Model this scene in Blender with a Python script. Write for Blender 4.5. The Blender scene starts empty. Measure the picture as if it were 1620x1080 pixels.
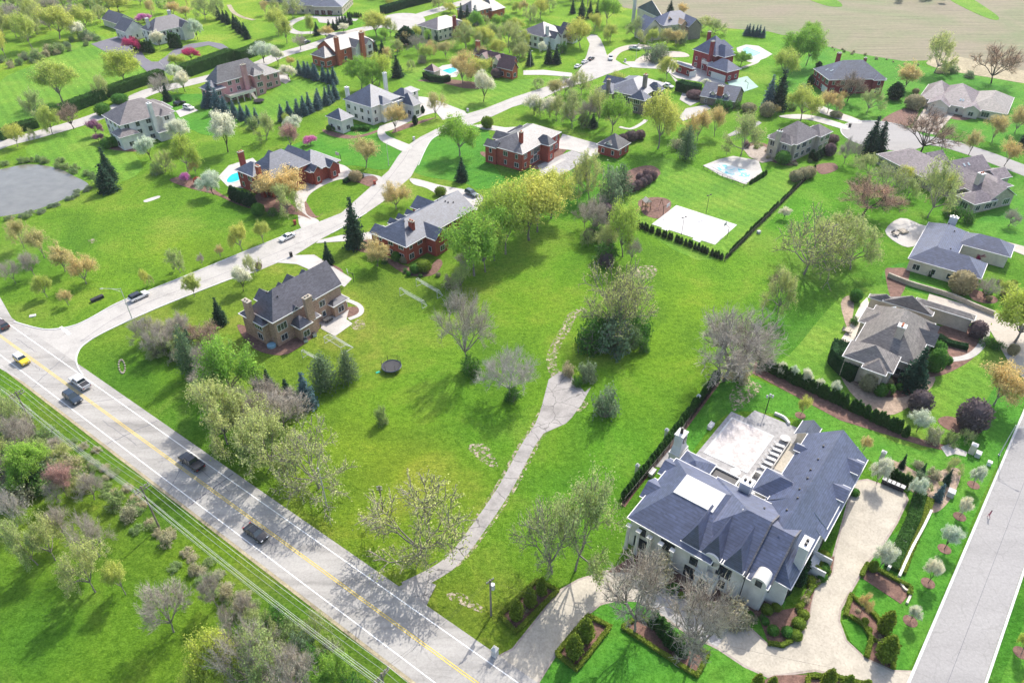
import bpy, bmesh, math, random
import numpy as np
from mathutils import Vector, Matrix, noise
from mathutils.geometry import tessellate_polygon
R = math.radians
scene = bpy.context.scene
COL = scene.collection
# ---------------- camera, world, sun ----------------
F, PITCH, CH = 1150.0, R(37), 100.0
cam = bpy.data.cameras.new('camera'); co = bpy.data.objects.new('camera', cam); COL.objects.link(co)
cam.sensor_width = 36; cam.lens = F/1620*36; cam.clip_start = 1; cam.clip_end = 6000
co.location = (0, 0, CH); co.rotation_euler = (R(90)-PITCH, 0, 0); scene.camera = co
SUN_EL, SUN_AZ = R(46), R(62)          # azimuth measured from +x, counter-clockwise
w = bpy.data.worlds.new('World'); scene.world = w; w.use_nodes = True
nt = w.node_tree; bg = nt.nodes['Background']
sky = nt.nodes.new('ShaderNodeTexSky'); sky.sky_type = 'NISHITA'; sky.sun_disc = False
sky.sun_elevation = SUN_EL; sky.sun_rotation = R(90)-SUN_AZ
nt.links.new(sky.outputs[0], bg.inputs[0]); bg.inputs[1].default_value = 0.15; sky.ozone_density = .4; sky.dust_density = 2.5; sky.air_density = .9
sl = bpy.data.lights.new('sun', 'SUN'); sl.energy = 2.65; sl.angle = R(0.6); sl.color = (1, .95, .87)
so = bpy.data.objects.new('sun', sl); COL.objects.link(so); so.location = (100, 200, 300)
sd = Vector((math.cos(SUN_EL)*math.cos(SUN_AZ), math.cos(SUN_EL)*math.sin(SUN_AZ), math.sin(SUN_EL)))
so.rotation_euler = sd.to_track_quat('Z', 'Y').to_euler()
scene.view_settings.view_transform = 'Standard'; scene.view_settings.look = 'None'
scene.view_settings.exposure = 1.03; scene.view_settings.gamma = 1
scene.render.engine = 'CYCLES'; scene.cycles.max_bounces = 6
RND = random.Random(7)
# ---------------- helpers ----------------
def P(u, v, z=0.0):
    x = u-810.; y = v-540.
    dz = -F*math.sin(PITCH)-y*math.cos(PITCH)
    t = -(CH-z)/dz
    return Vector((x*t, (F*math.cos(PITCH)-y*math.sin(PITCH))*t))
def depth(p, z=0.): return p[1]*math.cos(PITCH)+(CH-z)*math.sin(PITCH)
def vpix(y, z):
    zz = z-CH
    return 540+F*(-(zz*math.cos(PITCH)+y*math.sin(PITCH)))/(y*math.cos(PITCH)-zz*math.sin(PITCH))
def height(p, vt):
    lo, hi = 0., 60.
    for _ in range(40):
        z = (lo+hi)/2
        if vpix(p[1], z) > vt: lo = z
        else: hi = z
    return lo
def mesh(name, verts, faces, mats=(), mi=None, smooth=False):
    me = bpy.data.meshes.new(name); me.from_pydata([tuple(v) for v in verts], [], faces)
    for m in mats: me.materials.append(m)
    if mi is not None: me.polygons.foreach_set('material_index', mi)
    if smooth: me.polygons.foreach_set('use_smooth', [True]*len(me.polygons))
    me.update(); return me
def link(name, data, parent=None, loc=(0, 0, 0), rz=0., scale=None):
    o = bpy.data.objects.new(name, data); COL.objects.link(o)
    o.location = loc; o.rotation_euler = (0, 0, rz)
    if scale: o.scale = scale
    if parent: o.parent = parent
    return o
def tag(o, label=None, cat=None, group=None, kind=None):
    if label: o['label'] = label
    if cat: o['category'] = cat
    if group: o['group'] = group
    if kind: o['kind'] = kind
    return o
class MB:
    """collects boxes, prisms and tubes into one mesh"""
    def __init__(s): s.v = []; s.f = []; s.m = []
    def add(s, vs, fs, m=0):
        n = len(s.v); s.v += [tuple(v) for v in vs]; s.f += [tuple(i+n for i in f) for f in fs]; s.m += [m]*len(fs); return s
    def box(s, x0, y0, z0, x1, y1, z1, m=0):
        vs = [(x, y, z) for z in (z0, z1) for x, y in ((x0, y0), (x1, y0), (x1, y1), (x0, y1))]
        return s.add(vs, [(3, 2, 1, 0), (4, 5, 6, 7), (0, 1, 5, 4), (1, 2, 6, 5), (2, 3, 7, 6), (3, 0, 4, 7)], m)
    def obox(s, c, sx, sy, z0, z1, a=0., m=0, top=1.0):
        ca, sa = math.cos(a), math.sin(a); vs = []
        for z, k in ((z0, 1), (z1, top)):
            for x, y in ((-1, -1), (1, -1), (1, 1), (-1, 1)):
                x *= sx/2*k; y *= sy/2*k; vs.append((c[0]+x*ca-y*sa, c[1]+x*sa+y*ca, z))
        return s.add(vs, [(3, 2, 1, 0), (4, 5, 6, 7), (0, 1, 5, 4), (1, 2, 6, 5), (2, 3, 7, 6), (3, 0, 4, 7)], m)
    def prism(s, pts, z0, z1, m=0, mtop=None):
        n = len(pts); area = sum(pts[i][0]*pts[(i+1) % n][1]-pts[(i+1) % n][0]*pts[i][1] for i in range(n))
        if area < 0: pts = pts[::-1]
        vs = [(p[0], p[1], z0) for p in pts]+[(p[0], p[1], z1) for p in pts]
        tri = tessellate_polygon([[Vector((p[0], p[1], 0)) for p in pts]])
        s.add(vs, [(i, (i+1) % n, n+(i+1) % n, n+i) for i in range(n)], m)
        b = len(s.v)-2*n
        for t in tri:
            a_, b_, c_ = t
            ar = (pts[b_][0]-pts[a_][0])*(pts[c_][1]-pts[a_][1])-(pts[c_][0]-pts[a_][0])*(pts[b_][1]-pts[a_][1])
            if ar < 0: t = (a_, c_, b_)
            s.f.append(tuple(b+n+i for i in t)); s.m.append(m if mtop is None else mtop)
        return s
    def tube(s, a, b, r0, r1=None, n=6, m=0, cap=True):
        if r1 is None: r1 = r0
        a = Vector(a); b = Vector(b); d = (b-a)
        if d.length < 1e-6: return s
        d.normalize(); u = d.orthogonal().normalized(); w_ = d.cross(u)
        vs = [tuple(p+(u*math.cos(2*math.pi*i/n)+w_*math.sin(2*math.pi*i/n))*r) for p, r in ((a, r0), (b, r1)) for i in range(n)]
        fs = [(i, (i+1) % n, n+(i+1) % n, n+i) for i in range(n)]
        if cap: fs += [tuple(range(n))[::-1], tuple(range(n, 2*n))]
        return s.add(vs, fs, m)
    def ball(s, c, rx, ry=None, rz=None, m=0, nu=12, nv=7, half=False):
        ry = rx if ry is None else ry; rz = rx if rz is None else rz
        vs = []
        for j in range(nv+1):
            ph = -math.pi/2+math.pi*j/nv
            for i in range(nu):
                t = 2*math.pi*i/nu
                vs.append((c[0]+rx*math.cos(ph)*math.cos(t), c[1]+ry*math.cos(ph)*math.sin(t), c[2]+rz*math.sin(ph)))
        fs = [(j*nu+i, j*nu+(i+1) % nu, (j+1)*nu+(i+1) % nu, (j+1)*nu+i) for j in range(nv) for i in range(nu)]
        return s.add(vs, fs, m)
    def data(s, name, mats, smooth=False): return mesh(name, s.v, s.f, mats, s.m, smooth)
    def build(s, name, mats, parent=None, loc=(0, 0, 0), rz=0., smooth=False):
        if not isinstance(mats, (list, tuple)): mats = [mats]
        return link(name, s.data(name, mats, smooth), parent, loc, rz)
# ---------------- materials ----------------
def nodes(name, rough=.8, spec=.3):
    m = bpy.data.materials.new(name); m.use_nodes = True; n = m.node_tree
    b = n.nodes['Principled BSDF']; b.inputs['Roughness'].default_value = rough
    b.inputs['Specular IOR Level'].default_value = spec
    return m, n, b
def N(n, t, **k):
    x = n.nodes.new(t)
    for a, v in k.items():
        if a in x.inputs.keys(): x.inputs[a].default_value = v
        else: setattr(x, a, v)
    return x
def coords(n, kind='obj', scale=(1, 1, 1)):
    if kind == 'world':
        g = n.nodes.new('ShaderNodeNewGeometry'); src = g.outputs['Position']
    else:
        g = n.nodes.new('ShaderNodeTexCoord'); src = g.outputs['Object']
    mp = n.nodes.new('ShaderNodeMapping'); mp.inputs['Scale'].default_value = scale
    n.links.new(src, mp.inputs[0]); return mp.outputs[0]
def ramp(n, src, stops):
    r = n.nodes.new('ShaderNodeValToRGB'); e = r.color_ramp.elements
    while len(e) < len(stops): e.new(.5)
    for x, (p, c) in zip(e, stops): x.position = p; x.color = (*c, 1)
    n.links.new(src, r.inputs[0]); return r.outputs[0]
def mix(n, a, b, fac, mode='MIX'):
    x = n.nodes.new('ShaderNodeMix'); x.data_type = 'RGBA'; x.blend_type = mode
    for s, i in ((fac, 0), (a, 6), (b, 7)):
        if hasattr(s, 'links') or hasattr(s, 'is_linked'): n.links.new(s, x.inputs[i])
        elif i == 0: x.inputs[0].default_value = s
        else: x.inputs[i].default_value = (*s, 1)
    return x.outputs[2]
def nz(n, co, sc, det=4, rough=.6, dist=0.):
    x = N(n, 'ShaderNodeTexNoise', Scale=sc, Detail=det, Roughness=rough, Distortion=dist)
    n.links.new(co, x.inputs['Vector']); return x.outputs['Fac']
def bump(n, b, h, st, d=.1):
    x = N(n, 'ShaderNodeBump', Strength=st, Distance=d); n.links.new(h, x.inputs['Height']); n.links.new(x.outputs[0], b.inputs['Normal'])
def C3(c, k): return tuple(min(1., x*k) for x in c)
def speckle(name, c, var=.25, sc=1.5, fine=12., rough=.85, bmp=.0, spec=.3, kind='world', big=.15):
    """plain surface with stains at two scales"""
    m, n, b = nodes(name, rough, spec); co = coords(n, kind)
    a = ramp(n, nz(n, co, sc, 5), [(.3, C3(c, 1-var)), (.7, C3(c, 1+var))])
    f = ramp(n, nz(n, co, fine, 3), [(.3, (1-var,)*3), (.7, (1+var*.6,)*3)])
    g = ramp(n, nz(n, co, big, 3), [(.35, (.85,)*3), (.65, (1.1,)*3)])
    o = mix(n, mix(n, a, f, 1., 'MULTIPLY'), g, 1., 'MULTIPLY'); n.links.new(o, b.inputs['Base Color'])
    if bmp: bump(n, b, nz(n, co, fine, 4), bmp)
    return m
def shingle(name, c, var=.35, course=.32):
    m, n, b = nodes(name, .5, .9 if 'blue' in name else .55); co = coords(n)
    sep = n.nodes.new('ShaderNodeSeparateXYZ'); n.links.new(co, sep.inputs[0])
    cell = N(n, 'ShaderNodeTexVoronoi', Scale=1.0); mp = n.nodes.new('ShaderNodeMapping'); mp.inputs['Scale'].default_value = (1.6, 1.6, 1/(course*.62))
    n.links.new(co, mp.inputs[0]); n.links.new(mp.outputs[0], cell.inputs['Vector'])
    a = mix(n, C3(c, 1-var), C3(c, 1+var), cell.outputs['Color'])
    st = ramp(n, nz(n, co, .35, 4), [(.3, (.82,)*3), (.7, (1.15,)*3)])
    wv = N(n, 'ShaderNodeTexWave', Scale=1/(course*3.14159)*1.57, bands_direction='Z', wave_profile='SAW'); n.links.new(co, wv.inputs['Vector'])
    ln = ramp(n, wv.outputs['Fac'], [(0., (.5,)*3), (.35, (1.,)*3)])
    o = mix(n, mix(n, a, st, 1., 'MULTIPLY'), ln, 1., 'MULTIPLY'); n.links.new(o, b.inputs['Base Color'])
    bump(n, b, wv.outputs['Fac'], .25, .02); return m
def brick(name, c, mortar=None, var=.3):
    m, n, b = nodes(name, .9, .2); co = coords(n)
    v = N(n, 'ShaderNodeTexVoronoi', Scale=1.); mp = n.nodes.new('ShaderNodeMapping'); mp.inputs['Scale'].default_value = (3.5, 3.5, 9)
    n.links.new(co, mp.inputs[0]); n.links.new(mp.outputs[0], v.inputs['Vector'])
    a = mix(n, C3(c, 1-var), C3(c, 1+var), v.outputs['Color'])
    st = ramp(n, nz(n, co, .5, 4), [(.3, (.85,)*3), (.7, (1.12,)*3)])
    wv = N(n, 'ShaderNodeTexWave', Scale=2.2, bands_direction='Z'); n.links.new(co, wv.inputs['Vector'])
    ln = ramp(n, wv.outputs['Fac'], [(0., C3((1, 1, 1), .8)), (.25, (1, 1, 1))])
    n.links.new(mix(n, mix(n, a, st, 1., 'MULTIPLY'), ln, 1., 'MULTIPLY'), b.inputs['Base Color']); return m
def leafmat(name, c, var=.3, trans=.45):
    c = C3(c, LEAFK.get(name[5:], 1.3))
    m = bpy.data.materials.new(name); m.use_nodes = True; n = m.node_tree; n.nodes.clear()
    out = n.nodes.new('ShaderNodeOutputMaterial'); g = n.nodes.new('ShaderNodeNewGeometry'); oi = n.nodes.new('ShaderNodeObjectInfo')
    a = mix(n, C3(c, 1-var), C3(c, 1+var), g.outputs['Random Per Island'])
    co = coords(n); cl = ramp(n, nz(n, co, .55, 3), [(.3, (.75, .8, .8)), (.7, (1.2, 1.15, 1.1))])
    tint = ramp(n, oi.outputs['Random'], [(0., (.85, .95, .95)), (.5, (1, 1, 1)), (1., (1.1, 1.04, 1.))])
    col = mix(n, mix(n, a, cl, 1., 'MULTIPLY'), tint, 1., 'MULTIPLY')
    d = n.nodes.new('ShaderNodeBsdfDiffuse'); t = n.nodes.new('ShaderNodeBsdfTranslucent'); x = n.nodes.new('ShaderNodeMixShader')
    x.inputs[0].default_value = trans
    for s in (d, t): n.links.new(col, s.inputs['Color'])
    n.links.new(d.outputs[0], x.inputs[1]); n.links.new(t.outputs[0], x.inputs[2]); n.links.new(x.outputs[0], out.inputs[0]); return m
LEAFK = dict(wb=1.2, sp=1.5, bs=1.6, pine=1.5, sb=1.6, bz=2.0, tn=1.5, ye=1.15)
def plain(name, c, rough=.6, metal=0., spec=.4):
    m, n, b = nodes(name, rough, spec); b.inputs['Metallic'].default_value = metal
    co = coords(n); n.links.new(ramp(n, nz(n, co, 3., 3), [(.3, C3(c, .88)), (.7, C3(c, 1.1))]), b.inputs['Base Color']); return m
M = {}
def grass(name, c1, c2, c3, stripes=0., sang=0., bm=.5, attr=False):
    m, n, b = nodes(name, .95, .1); co = coords(n, 'world')
    base = ramp(n, nz(n, co, .045, 5, .65, .5), [(.3, c1), (.5, c2), (.72, c3)])
    if attr:
        at = n.nodes.new('ShaderNodeAttribute'); at.attribute_name = 'turf'
        base = mix(n, base, at.outputs['Color'], 1., 'MULTIPLY')
    f = ramp(n, nz(n, co, .9, 6, .75, .3), [(.3, (.52, .62, .5)), (.5, (1., 1., 1.)), (.72, (1.4, 1.28, 1.6))])
    g = ramp(n, nz(n, co, 2.6, 5, .8), [(.3, (.5, .6, .5)), (.5, (1., 1., 1.)), (.72, (1.5, 1.35, 1.6))])
    dr = ramp(n, nz(n, co, .16, 7, .7, 1.), [(.6, (0, 0, 0)), (.78, (1, 1, 1))])
    o = mix(n, mix(n, base, f, 1., 'MULTIPLY'), g, 1., 'MULTIPLY')
    sv = n.nodes.new('ShaderNodeMath'); sv.operation = 'MULTIPLY'; sv.inputs[1].default_value = .45; n.links.new(dr, sv.inputs[0])
    o = mix(n, o, C3(c3, 1.15), sv.outputs[0])
    if stripes:
        mp = n.nodes.new('ShaderNodeMapping'); mp.inputs['Rotation'].default_value = (0, 0, sang); g2 = n.nodes.new('ShaderNodeNewGeometry')
        n.links.new(g2.outputs['Position'], mp.inputs[0]); wv = N(n, 'ShaderNodeTexWave', Scale=.09, Distortion=.6); n.links.new(mp.outputs[0], wv.inputs['Vector'])
        o = mix(n, o, ramp(n, wv.outputs['Fac'], [(.3, (1-stripes,)*3), (.7, (1+stripes,)*3)]), 1., 'MULTIPLY')
    n.links.new(o, b.inputs['Base Color'])
    bump(n, b, nz(n, co, 1.6, 7, .85), min(1, bm*1.5), 1.1); return m
M['meadow'] = grass('meadow', (.10, .245, .018), (.155, .34, .022), (.27, .395, .05), attr=True, bm=.8)
M['lawn'] = grass('lawn', (.09, .225, .024), (.135, .28, .028), (.21, .31, .045), .06, R(-37), .35)
M['lawn_deep'] = grass('lawn_deep', (.045, .18, .02), (.075, .235, .022), (.12, .26, .03), .04, R(52), .3)
M['lawn_dry'] = grass('lawn_dry', (.15, .25, .03), (.215, .29, .04), (.30, .32, .075), .03, R(52), .4)
M['field'] = speckle('field', (.42, .35, .26), .16, .35, 4., .95, 0, .1, big=.03)
def field_mat():
    m, n, b = nodes('crop_field', .95, .1); co = coords(n, 'world')
    a = ramp(n, nz(n, co, .012, 6, .65, 1.2), [(.35, (.25, .215, .16)), (.5, (.235, .22, .145)), (.66, (.18, .21, .11))])
    mp = coords(n, 'world', (.03, .5, 1)); f = ramp(n, nz(n, mp, 1., 4), [(.3, (.8,)*3), (.7, (1.15,)*3)])
    g = ramp(n, nz(n, co, .5, 5, .8), [(.3, (.8,)*3), (.7, (1.15,)*3)])
    n.links.new(mix(n, mix(n, a, f, 1., 'MULTIPLY'), g, 1., 'MULTIPLY'), b.inputs['Base Color']); return m
M['crop'] = field_mat()
def road_mat(name, c, crack=.35, patch=.3, stretch=(1, 1, 1)):
    m, n, b = nodes(name, .9, .2); co = coords(n, 'world')
    mp = n.nodes.new('ShaderNodeMapping'); mp.inputs['Rotation'].default_value = (0, 0, R(36.5)); mp.inputs['Scale'].default_value = stretch
    n.links.new(co, mp.inputs[0])
    a = ramp(n, nz(n, mp.outputs[0], .22, 6, .65, .3), [(.32, C3(c, 1-patch)), (.5, c), (.7, C3(c, 1+patch*.6))])
    f = ramp(n, nz(n, co, 2.5, 5, .8), [(.3, (.82,)*3), (.7, (1.12,)*3)])
    v = N(n, 'ShaderNodeTexVoronoi', Scale=.22, feature='DISTANCE_TO_EDGE'); d = N(n, 'ShaderNodeTexNoise', Scale=.8, Detail=4.)
    n.links.new(co, d.inputs['Vector']); vm = n.nodes.new('ShaderNodeVectorMath'); vm.operation = 'ADD'
    n.links.new(co, vm.inputs[0]); n.links.new(d.outputs['Color'], vm.inputs[1]); n.links.new(vm.outputs[0], v.inputs['Vector'])
    k = ramp(n, v.outputs['Distance'], [(0., (1-crack,)*3), (.02, (1,)*3)])
    n.links.new(mix(n, mix(n, mix(n, a, f, 1., 'MULTIPLY'), k, 1., 'MULTIPLY'), (1, 1, 1), 0.), b.inputs['Base Color']); return m
M['road'] = road_mat('road', (.355, .34, .315), .12, .3, (.22, 1.6, 1))
M['street'] = road_mat('street', (.42, .40, .37), .15, .15)
M['asphalt_grey'] = road_mat('asphalt_grey', (.315, .305, .295), .12, .1, (.2, 1, 1))
M['asphalt_dark'] = road_mat('asphalt_dark', (.17, .165, .185), .1, .12)
M['old_drive'] = road_mat('old_drive', (.33, .31, .29), .6, .35)
M['concrete'] = road_mat('concrete', (.48, .455, .42), .1, .15)
M['tan_concrete'] = road_mat('tan_concrete', (.46, .41, .35), .1, .12)
M['kerb'] = speckle('kerb', (.58, .58, .56), .12)
def paver_mat(name, c, var=.25, sc=2.2):
    m, n, b = nodes(name, .9, .2); co = coords(n, 'world')
    v = N(n, 'ShaderNodeTexVoronoi', Scale=sc); n.links.new(co, v.inputs['Vector'])
    a = mix(n, C3(c, 1-var), C3(c, 1+var), v.outputs['Color'])
    g = ramp(n, nz(n, co, .3, 5), [(.3, (.86,)*3), (.7, (1.12,)*3)])
    n.links.new(mix(n, a, g, 1., 'MULTIPLY'), b.inputs['Base Color']); return m
M['pavers'] = paver_mat('pavers', (.43, .39, .32), .14, 4.)
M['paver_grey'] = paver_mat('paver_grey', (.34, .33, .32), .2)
M['paver_edge'] = paver_mat('paver_edge', (.34, .29, .25), .2)
M['mulch'] = speckle('mulch', (.19, .11, .085), .35, 1.2, 6., .95, .5)
M['mulch_pale'] = speckle('mulch_pale', (.36, .27, .20), .25, 1.2, 6., .95, .5)
M['dry_grass'] = speckle('dry_grass', (.36, .31, .20), .3, .8, 5., .95, .5)
M['court'] = speckle('court', (.55, .54, .52), .04)
M['white'] = speckle('white', (.57, .565, .55), .08, kind='obj')
M['paint_white'] = speckle('paint_white', (.85, .85, .82), .1)
M['paint_yellow'] = speckle('paint_yellow', (.70, .52, .10), .15)
M['stucco'] = speckle('stucco', (.67, .65, .61), .08, .6, 8., kind='obj')
M['cream'] = speckle('cream', (.62, .56, .47), .1, kind='obj')
M['siding'] = speckle('siding', (.70, .70, .71), .06, kind='obj')
M['red'] = brick('red_brick', (.36, .085, .062))
M['darkred'] = brick('dark_red_brick', (.27, .055, .058))
M['orange'] = brick('orange_brick', (.42, .12, .07))
M['tanbrick'] = brick('tan_brick', (.44, .29, .215), var=.4)
M['pink'] = brick('pink_brick', (.50, .27, .27), var=.15)
M['paleb'] = brick('pale_brick', (.50, .43, .35), var=.15)
M['greyb'] = brick('grey_brick', (.24, .20, .17), var=.3)
M['stone'] = brick('stone', (.42, .37, .30), var=.3)
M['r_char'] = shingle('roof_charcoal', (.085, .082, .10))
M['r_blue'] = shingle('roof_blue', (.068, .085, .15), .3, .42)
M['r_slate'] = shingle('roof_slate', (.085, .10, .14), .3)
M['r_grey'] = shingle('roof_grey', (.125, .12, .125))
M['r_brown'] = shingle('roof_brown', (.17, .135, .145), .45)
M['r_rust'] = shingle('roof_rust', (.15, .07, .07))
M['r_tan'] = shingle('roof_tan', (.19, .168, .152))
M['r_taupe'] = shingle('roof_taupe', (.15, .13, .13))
M['trim'] = speckle('trim', (.72, .71, .68), .05, kind='obj')
M['black'] = plain('black_metal', (.012, .012, .014), .5)
M['dark'] = plain('dark', (.03, .03, .034), .6)
M['steel'] = plain('steel', (.5, .5, .5), .45, .7)
M['galv'] = plain('galvanised', (.55, .56, .55), .6, .3)
M['wood'] = speckle('wood', (.30, .18, .10), .25, kind='obj')
M['polewood'] = speckle('pole_wood', (.26, .22, .18), .2, kind='obj')
M['ply'] = speckle('plywood', (.52, .34, .20), .15, kind='obj')
M['bark'] = speckle('bark', (.30, .26, .23), .35, 1., 9., kind='obj')
M['bark_pale'] = speckle('bark_pale', (.52, .48, .43), .25, 1., 9., kind='obj')
M['bark_dark'] = speckle('bark_dark', (.085, .07, .06), .35, 1., 9., kind='obj')
M['twig'] = speckle('twig', (.56, .50, .41), .2, 1., 9., kind='obj')
M['door'] = plain('garage_door', (.66, .65, .62), .6)
M['ddoor'] = plain('dark_door', (.10, .03, .03), .6)
M['terracotta'] = plain('terracotta', (.45, .16, .08), .8)
M['rubber'] = plain('rubber', (.02, .02, .02), .9)
def glass_mat():
    m, n, b = nodes('window_glass', .12, .8); co = coords(n)
    n.links.new(ramp(n, nz(n, co, 1.2, 2), [(.35, (.015, .02, .028)), (.7, (.06, .075, .09))]), b.inputs['Base Color']); return m
M['glass'] = glass_mat()
def water(name, c, rough, bm=.05, sc=1.2):
    m, n, b = nodes(name, rough, .5); co = coords(n, 'world')
    n.links.new(ramp(n, nz(n, co, .25, 3), [(.3, C3(c, .85)), (.7, C3(c, 1.15))]), b.inputs['Base Color']); bump(n, b, nz(n, co, sc, 4), bm, .1); return m
M['pool'] = water('pool_water', (.03, .50, .62), .1)
M['cover'] = water('pool_cover', (.72, .78, .76), .5, .3, .8)
def cover_mat():
    m, n, b = nodes('pool_cover_patchy', .5, .4); co = coords(n, 'world')
    n.links.new(ramp(n, nz(n, co, .32, 5, .6, 1.2), [(.46, (.62, .66, .63)), (.52, (.45, .66, .66)), (.58, (.04, .46, .52))]), b.inputs['Base Color']); return m
M['cover'] = cover_mat()
M['pond'] = water('pond_water', (.16, .155, .13), .07, .06, .5)
M['poolcover_grey'] = speckle('pool_cover_tan', (.52, .475, .45), .22, .6, 3., .7)
def ragged(name, c, lo=.5):
    m = speckle(name, c, .3, .8, 5., .95, .5); n = m.node_tree; b = n.nodes['Principled BSDF']; co = coords(n, 'world')
    n.links.new(ramp(n, nz(n, co, 1.1, 6, .8), [(lo, (0, 0, 0)), (lo+.06, (1, 1, 1))]), b.inputs['Alpha']); return m
M['dry_patch'] = ragged('dry_patch', (.40, .34, .24))
M['net'] = plain('net', (.70, .72, .66), .9)
for k, c in dict(yg=(.44, .47, .12), lg=(.24, .40, .07), og=(.52, .43, .20), ol=(.37, .42, .165), ye=(.42, .50, .10), wb=(.66, .68, .53), pk=(.62, .20, .46),
                 mg=(.42, .06, .16), pu=(.33, .15, .24), pinkbr=(.42, .27, .24), bz=(.30, .235, .19), sp=(.035, .07, .045), bs=(.085, .135, .15),
                 pine=(.11, .16, .085), ar=(.05, .115, .03), ard=(.028, .07, .03), gr=(.085, .20, .04), sb=(.13, .095, .10), tn=(.27, .24, .15), sage=(.20, .26, .15),
                 wild=(.22, .30, .11), rd=(.30, .06, .05), yel=(.60, .52, .03), box=(.16, .22, .035), bud=(.40, .37, .24)).items():
    M['L_'+k] = leafmat('leaf_'+k, c)
# ---------------- ground ----------------
TURF = [(560,470,1.5,1.02,1.6),(600,515,1.55,1.02,1.6),(540,560,1.5,1.0,1.5),(480,600,1.3,1,1.3),(430,590,1.3,1,1.3),(620,470,1.4,1,1.4),(640,540,1.2,1.05,1.1),(340,475,1.4,1.0,1.4),(260,500,1.4,1.0,1.4),(420,450,1.4,1.0,1.3),(650,500,1.1,1,1),(560,430,1.0,.95,1),(500,630,1.2,1.05,1.),(440,400,1.3,1,1.2),(470,340,1.0,.95,1),(380,340,.85,.92,1),(330,340,1.0,1,1),(60,1000,.8,.95,1),(200,1000,1.1,1.05,1),(330,860,1.35,1.05,1),(300,1000,1.2,1,1),(100,850,1.5,1.0,1.3),(40,900,1.,1.,1),(60,700,.9,.8,1),
 (180,650,1.0,.95,1),(300,800,.7,.75,1),(450,950,.75,.75,1),(550,1040,.8,.8,1),(640,1075,.9,.85,1),
 (200,600,.9,1.0,1),(300,660,.75,.9,1),(560,850,1.5,1.05,1),(520,900,.9,.95,1),(640,740,1.7,1.1,1.2),(700,800,1.5,1.05,1.2),(700,620,1.0,1.1,1),(780,680,.9,1.05,1),
 (620,640,1.3,1.15,1),(560,700,1.6,1.15,1.2),(860,480,1.25,1.1,1),(820,600,1.2,1.1,1),(880,700,1.1,1.05,1),(960,700,.85,1.1,1),(900,780,.8,1.0,1),(1050,560,1.3,1.15,1),
 (1100,480,1.35,1.15,1),(1180,440,1.1,1.1,1),(1040,440,1.2,1.1,1),(1250,340,.8,1.05,1),(1000,640,1.1,1.1,1),(780,880,1.1,1,1),(820,860,1.0,1,1),
 (740,960,1.6,1.0,1.4),(850,420,1.1,1.1,1),(900,400,1.0,1.05,1),(1300,450,.8,.9,1.2),(1250,520,.6,.85,1),(900,300,.6,.85,1),
 (150,260,1.0,.95,1),(60,400,.9,.95,1),(200,330,1.1,1.0,1),(300,400,1.4,1.1,1),(220,450,1.2,1.1,1),(50,540,1.0,1,1),(120,100,1.3,1.1,1),(60,180,1.2,1.05,1),(300,60,1.3,1.1,1.2),
 (340,20,1.5,1.15,1.2),(560,40,.9,1,1),(700,10,1.1,1,1),(900,60,1.2,1.1,1),(1000,30,1.3,1.1,1),(1300,90,.9,1.05,1),(1500,150,.8,1,1),(1600,300,.6,.9,1),(1550,620,.6,.9,1),
 (1450,700,.9,1,1),(1500,900,.8,1,1),(1600,1000,.5,.9,1),(950,1040,.8,1,1)]
def ground():
    tw = np.array([list(P(t[0], t[1])) for t in TURF]); tc = np.array([t[2:] for t in TURF])
    xs = list(range(-340, 341, 4)); ys = list(range(20, 520, 4))
    xs = [-2500, -1200, -600]+xs+[600, 1200, 2500]; ys = [-1500, -500, -100]+ys+[800, 1500, 3500]
    vs = [(x, y, 0) for y in ys for x in xs]; nx = len(xs)
    fs = [(j*nx+i, j*nx+i+1, (j+1)*nx+i+1, (j+1)*nx+i) for j in range(len(ys)-1) for i in range(nx-1)]
    me = mesh('ground', vs, fs, [M['meadow']])
    V = np.array(vs)[:, :2]; d = ((V[:, None, :]-tw[None])**2).sum(2)
    w_ = 1/(d**1.5+60.); c = (w_[:, :, None]*tc[None]).sum(1)/w_.sum(1)[:, None]
    a = me.color_attributes.new('turf', 'FLOAT_COLOR', 'POINT')
    a.data.foreach_set('color', np.concatenate([c, np.ones((len(c), 1))], 1).astype(np.float32).ravel())
    tag(link('ground', me), kind='structure')
ground()
def dens(pts, closed=True, k=6):
    """Catmull-Rom through world points"""
    n = len(pts); out = []
    rng = range(n) if closed else range(n-1)
    for i in rng:
        p = [pts[(i+j) % n] if closed else pts[max(0, min(n-1, i+j))] for j in (-1, 0, 1, 2)]
        for s in range(k):
            t = s/k
            out.append(.5*((2*p[1])+(-p[0]+p[2])*t+(2*p[0]-5*p[1]+4*p[2]-p[3])*t*t+(-p[0]+3*p[1]-3*p[2]+p[3])*t**3))
    if not closed: out.append(pts[-1])
    return out
def W(px): return [P(*p) for p in px]
SHN = [0]
def sheet(name, m, pts, z, smooth=0, kind='structure', skirt=True):
    if smooth: pts = dens(pts, True, smooth)
    SHN[0] += 1; z += .0004*(SHN[0] % 12)
    b = MB(); b.prism([tuple(p) for p in pts], z-.2, z)
    o = b.build(name, M[m]); o['kind'] = kind; return o
def strip(pts, wd):
    L = []; Rr = []
    for i, p in enumerate(pts):
        d = (pts[min(i+1, len(pts)-1)]-pts[max(i-1, 0)]).normalized(); nn = Vector((-d.y, d.x))*wd/2
        L.append(p+nn); Rr.append(p-nn)
    return L, Rr
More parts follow.
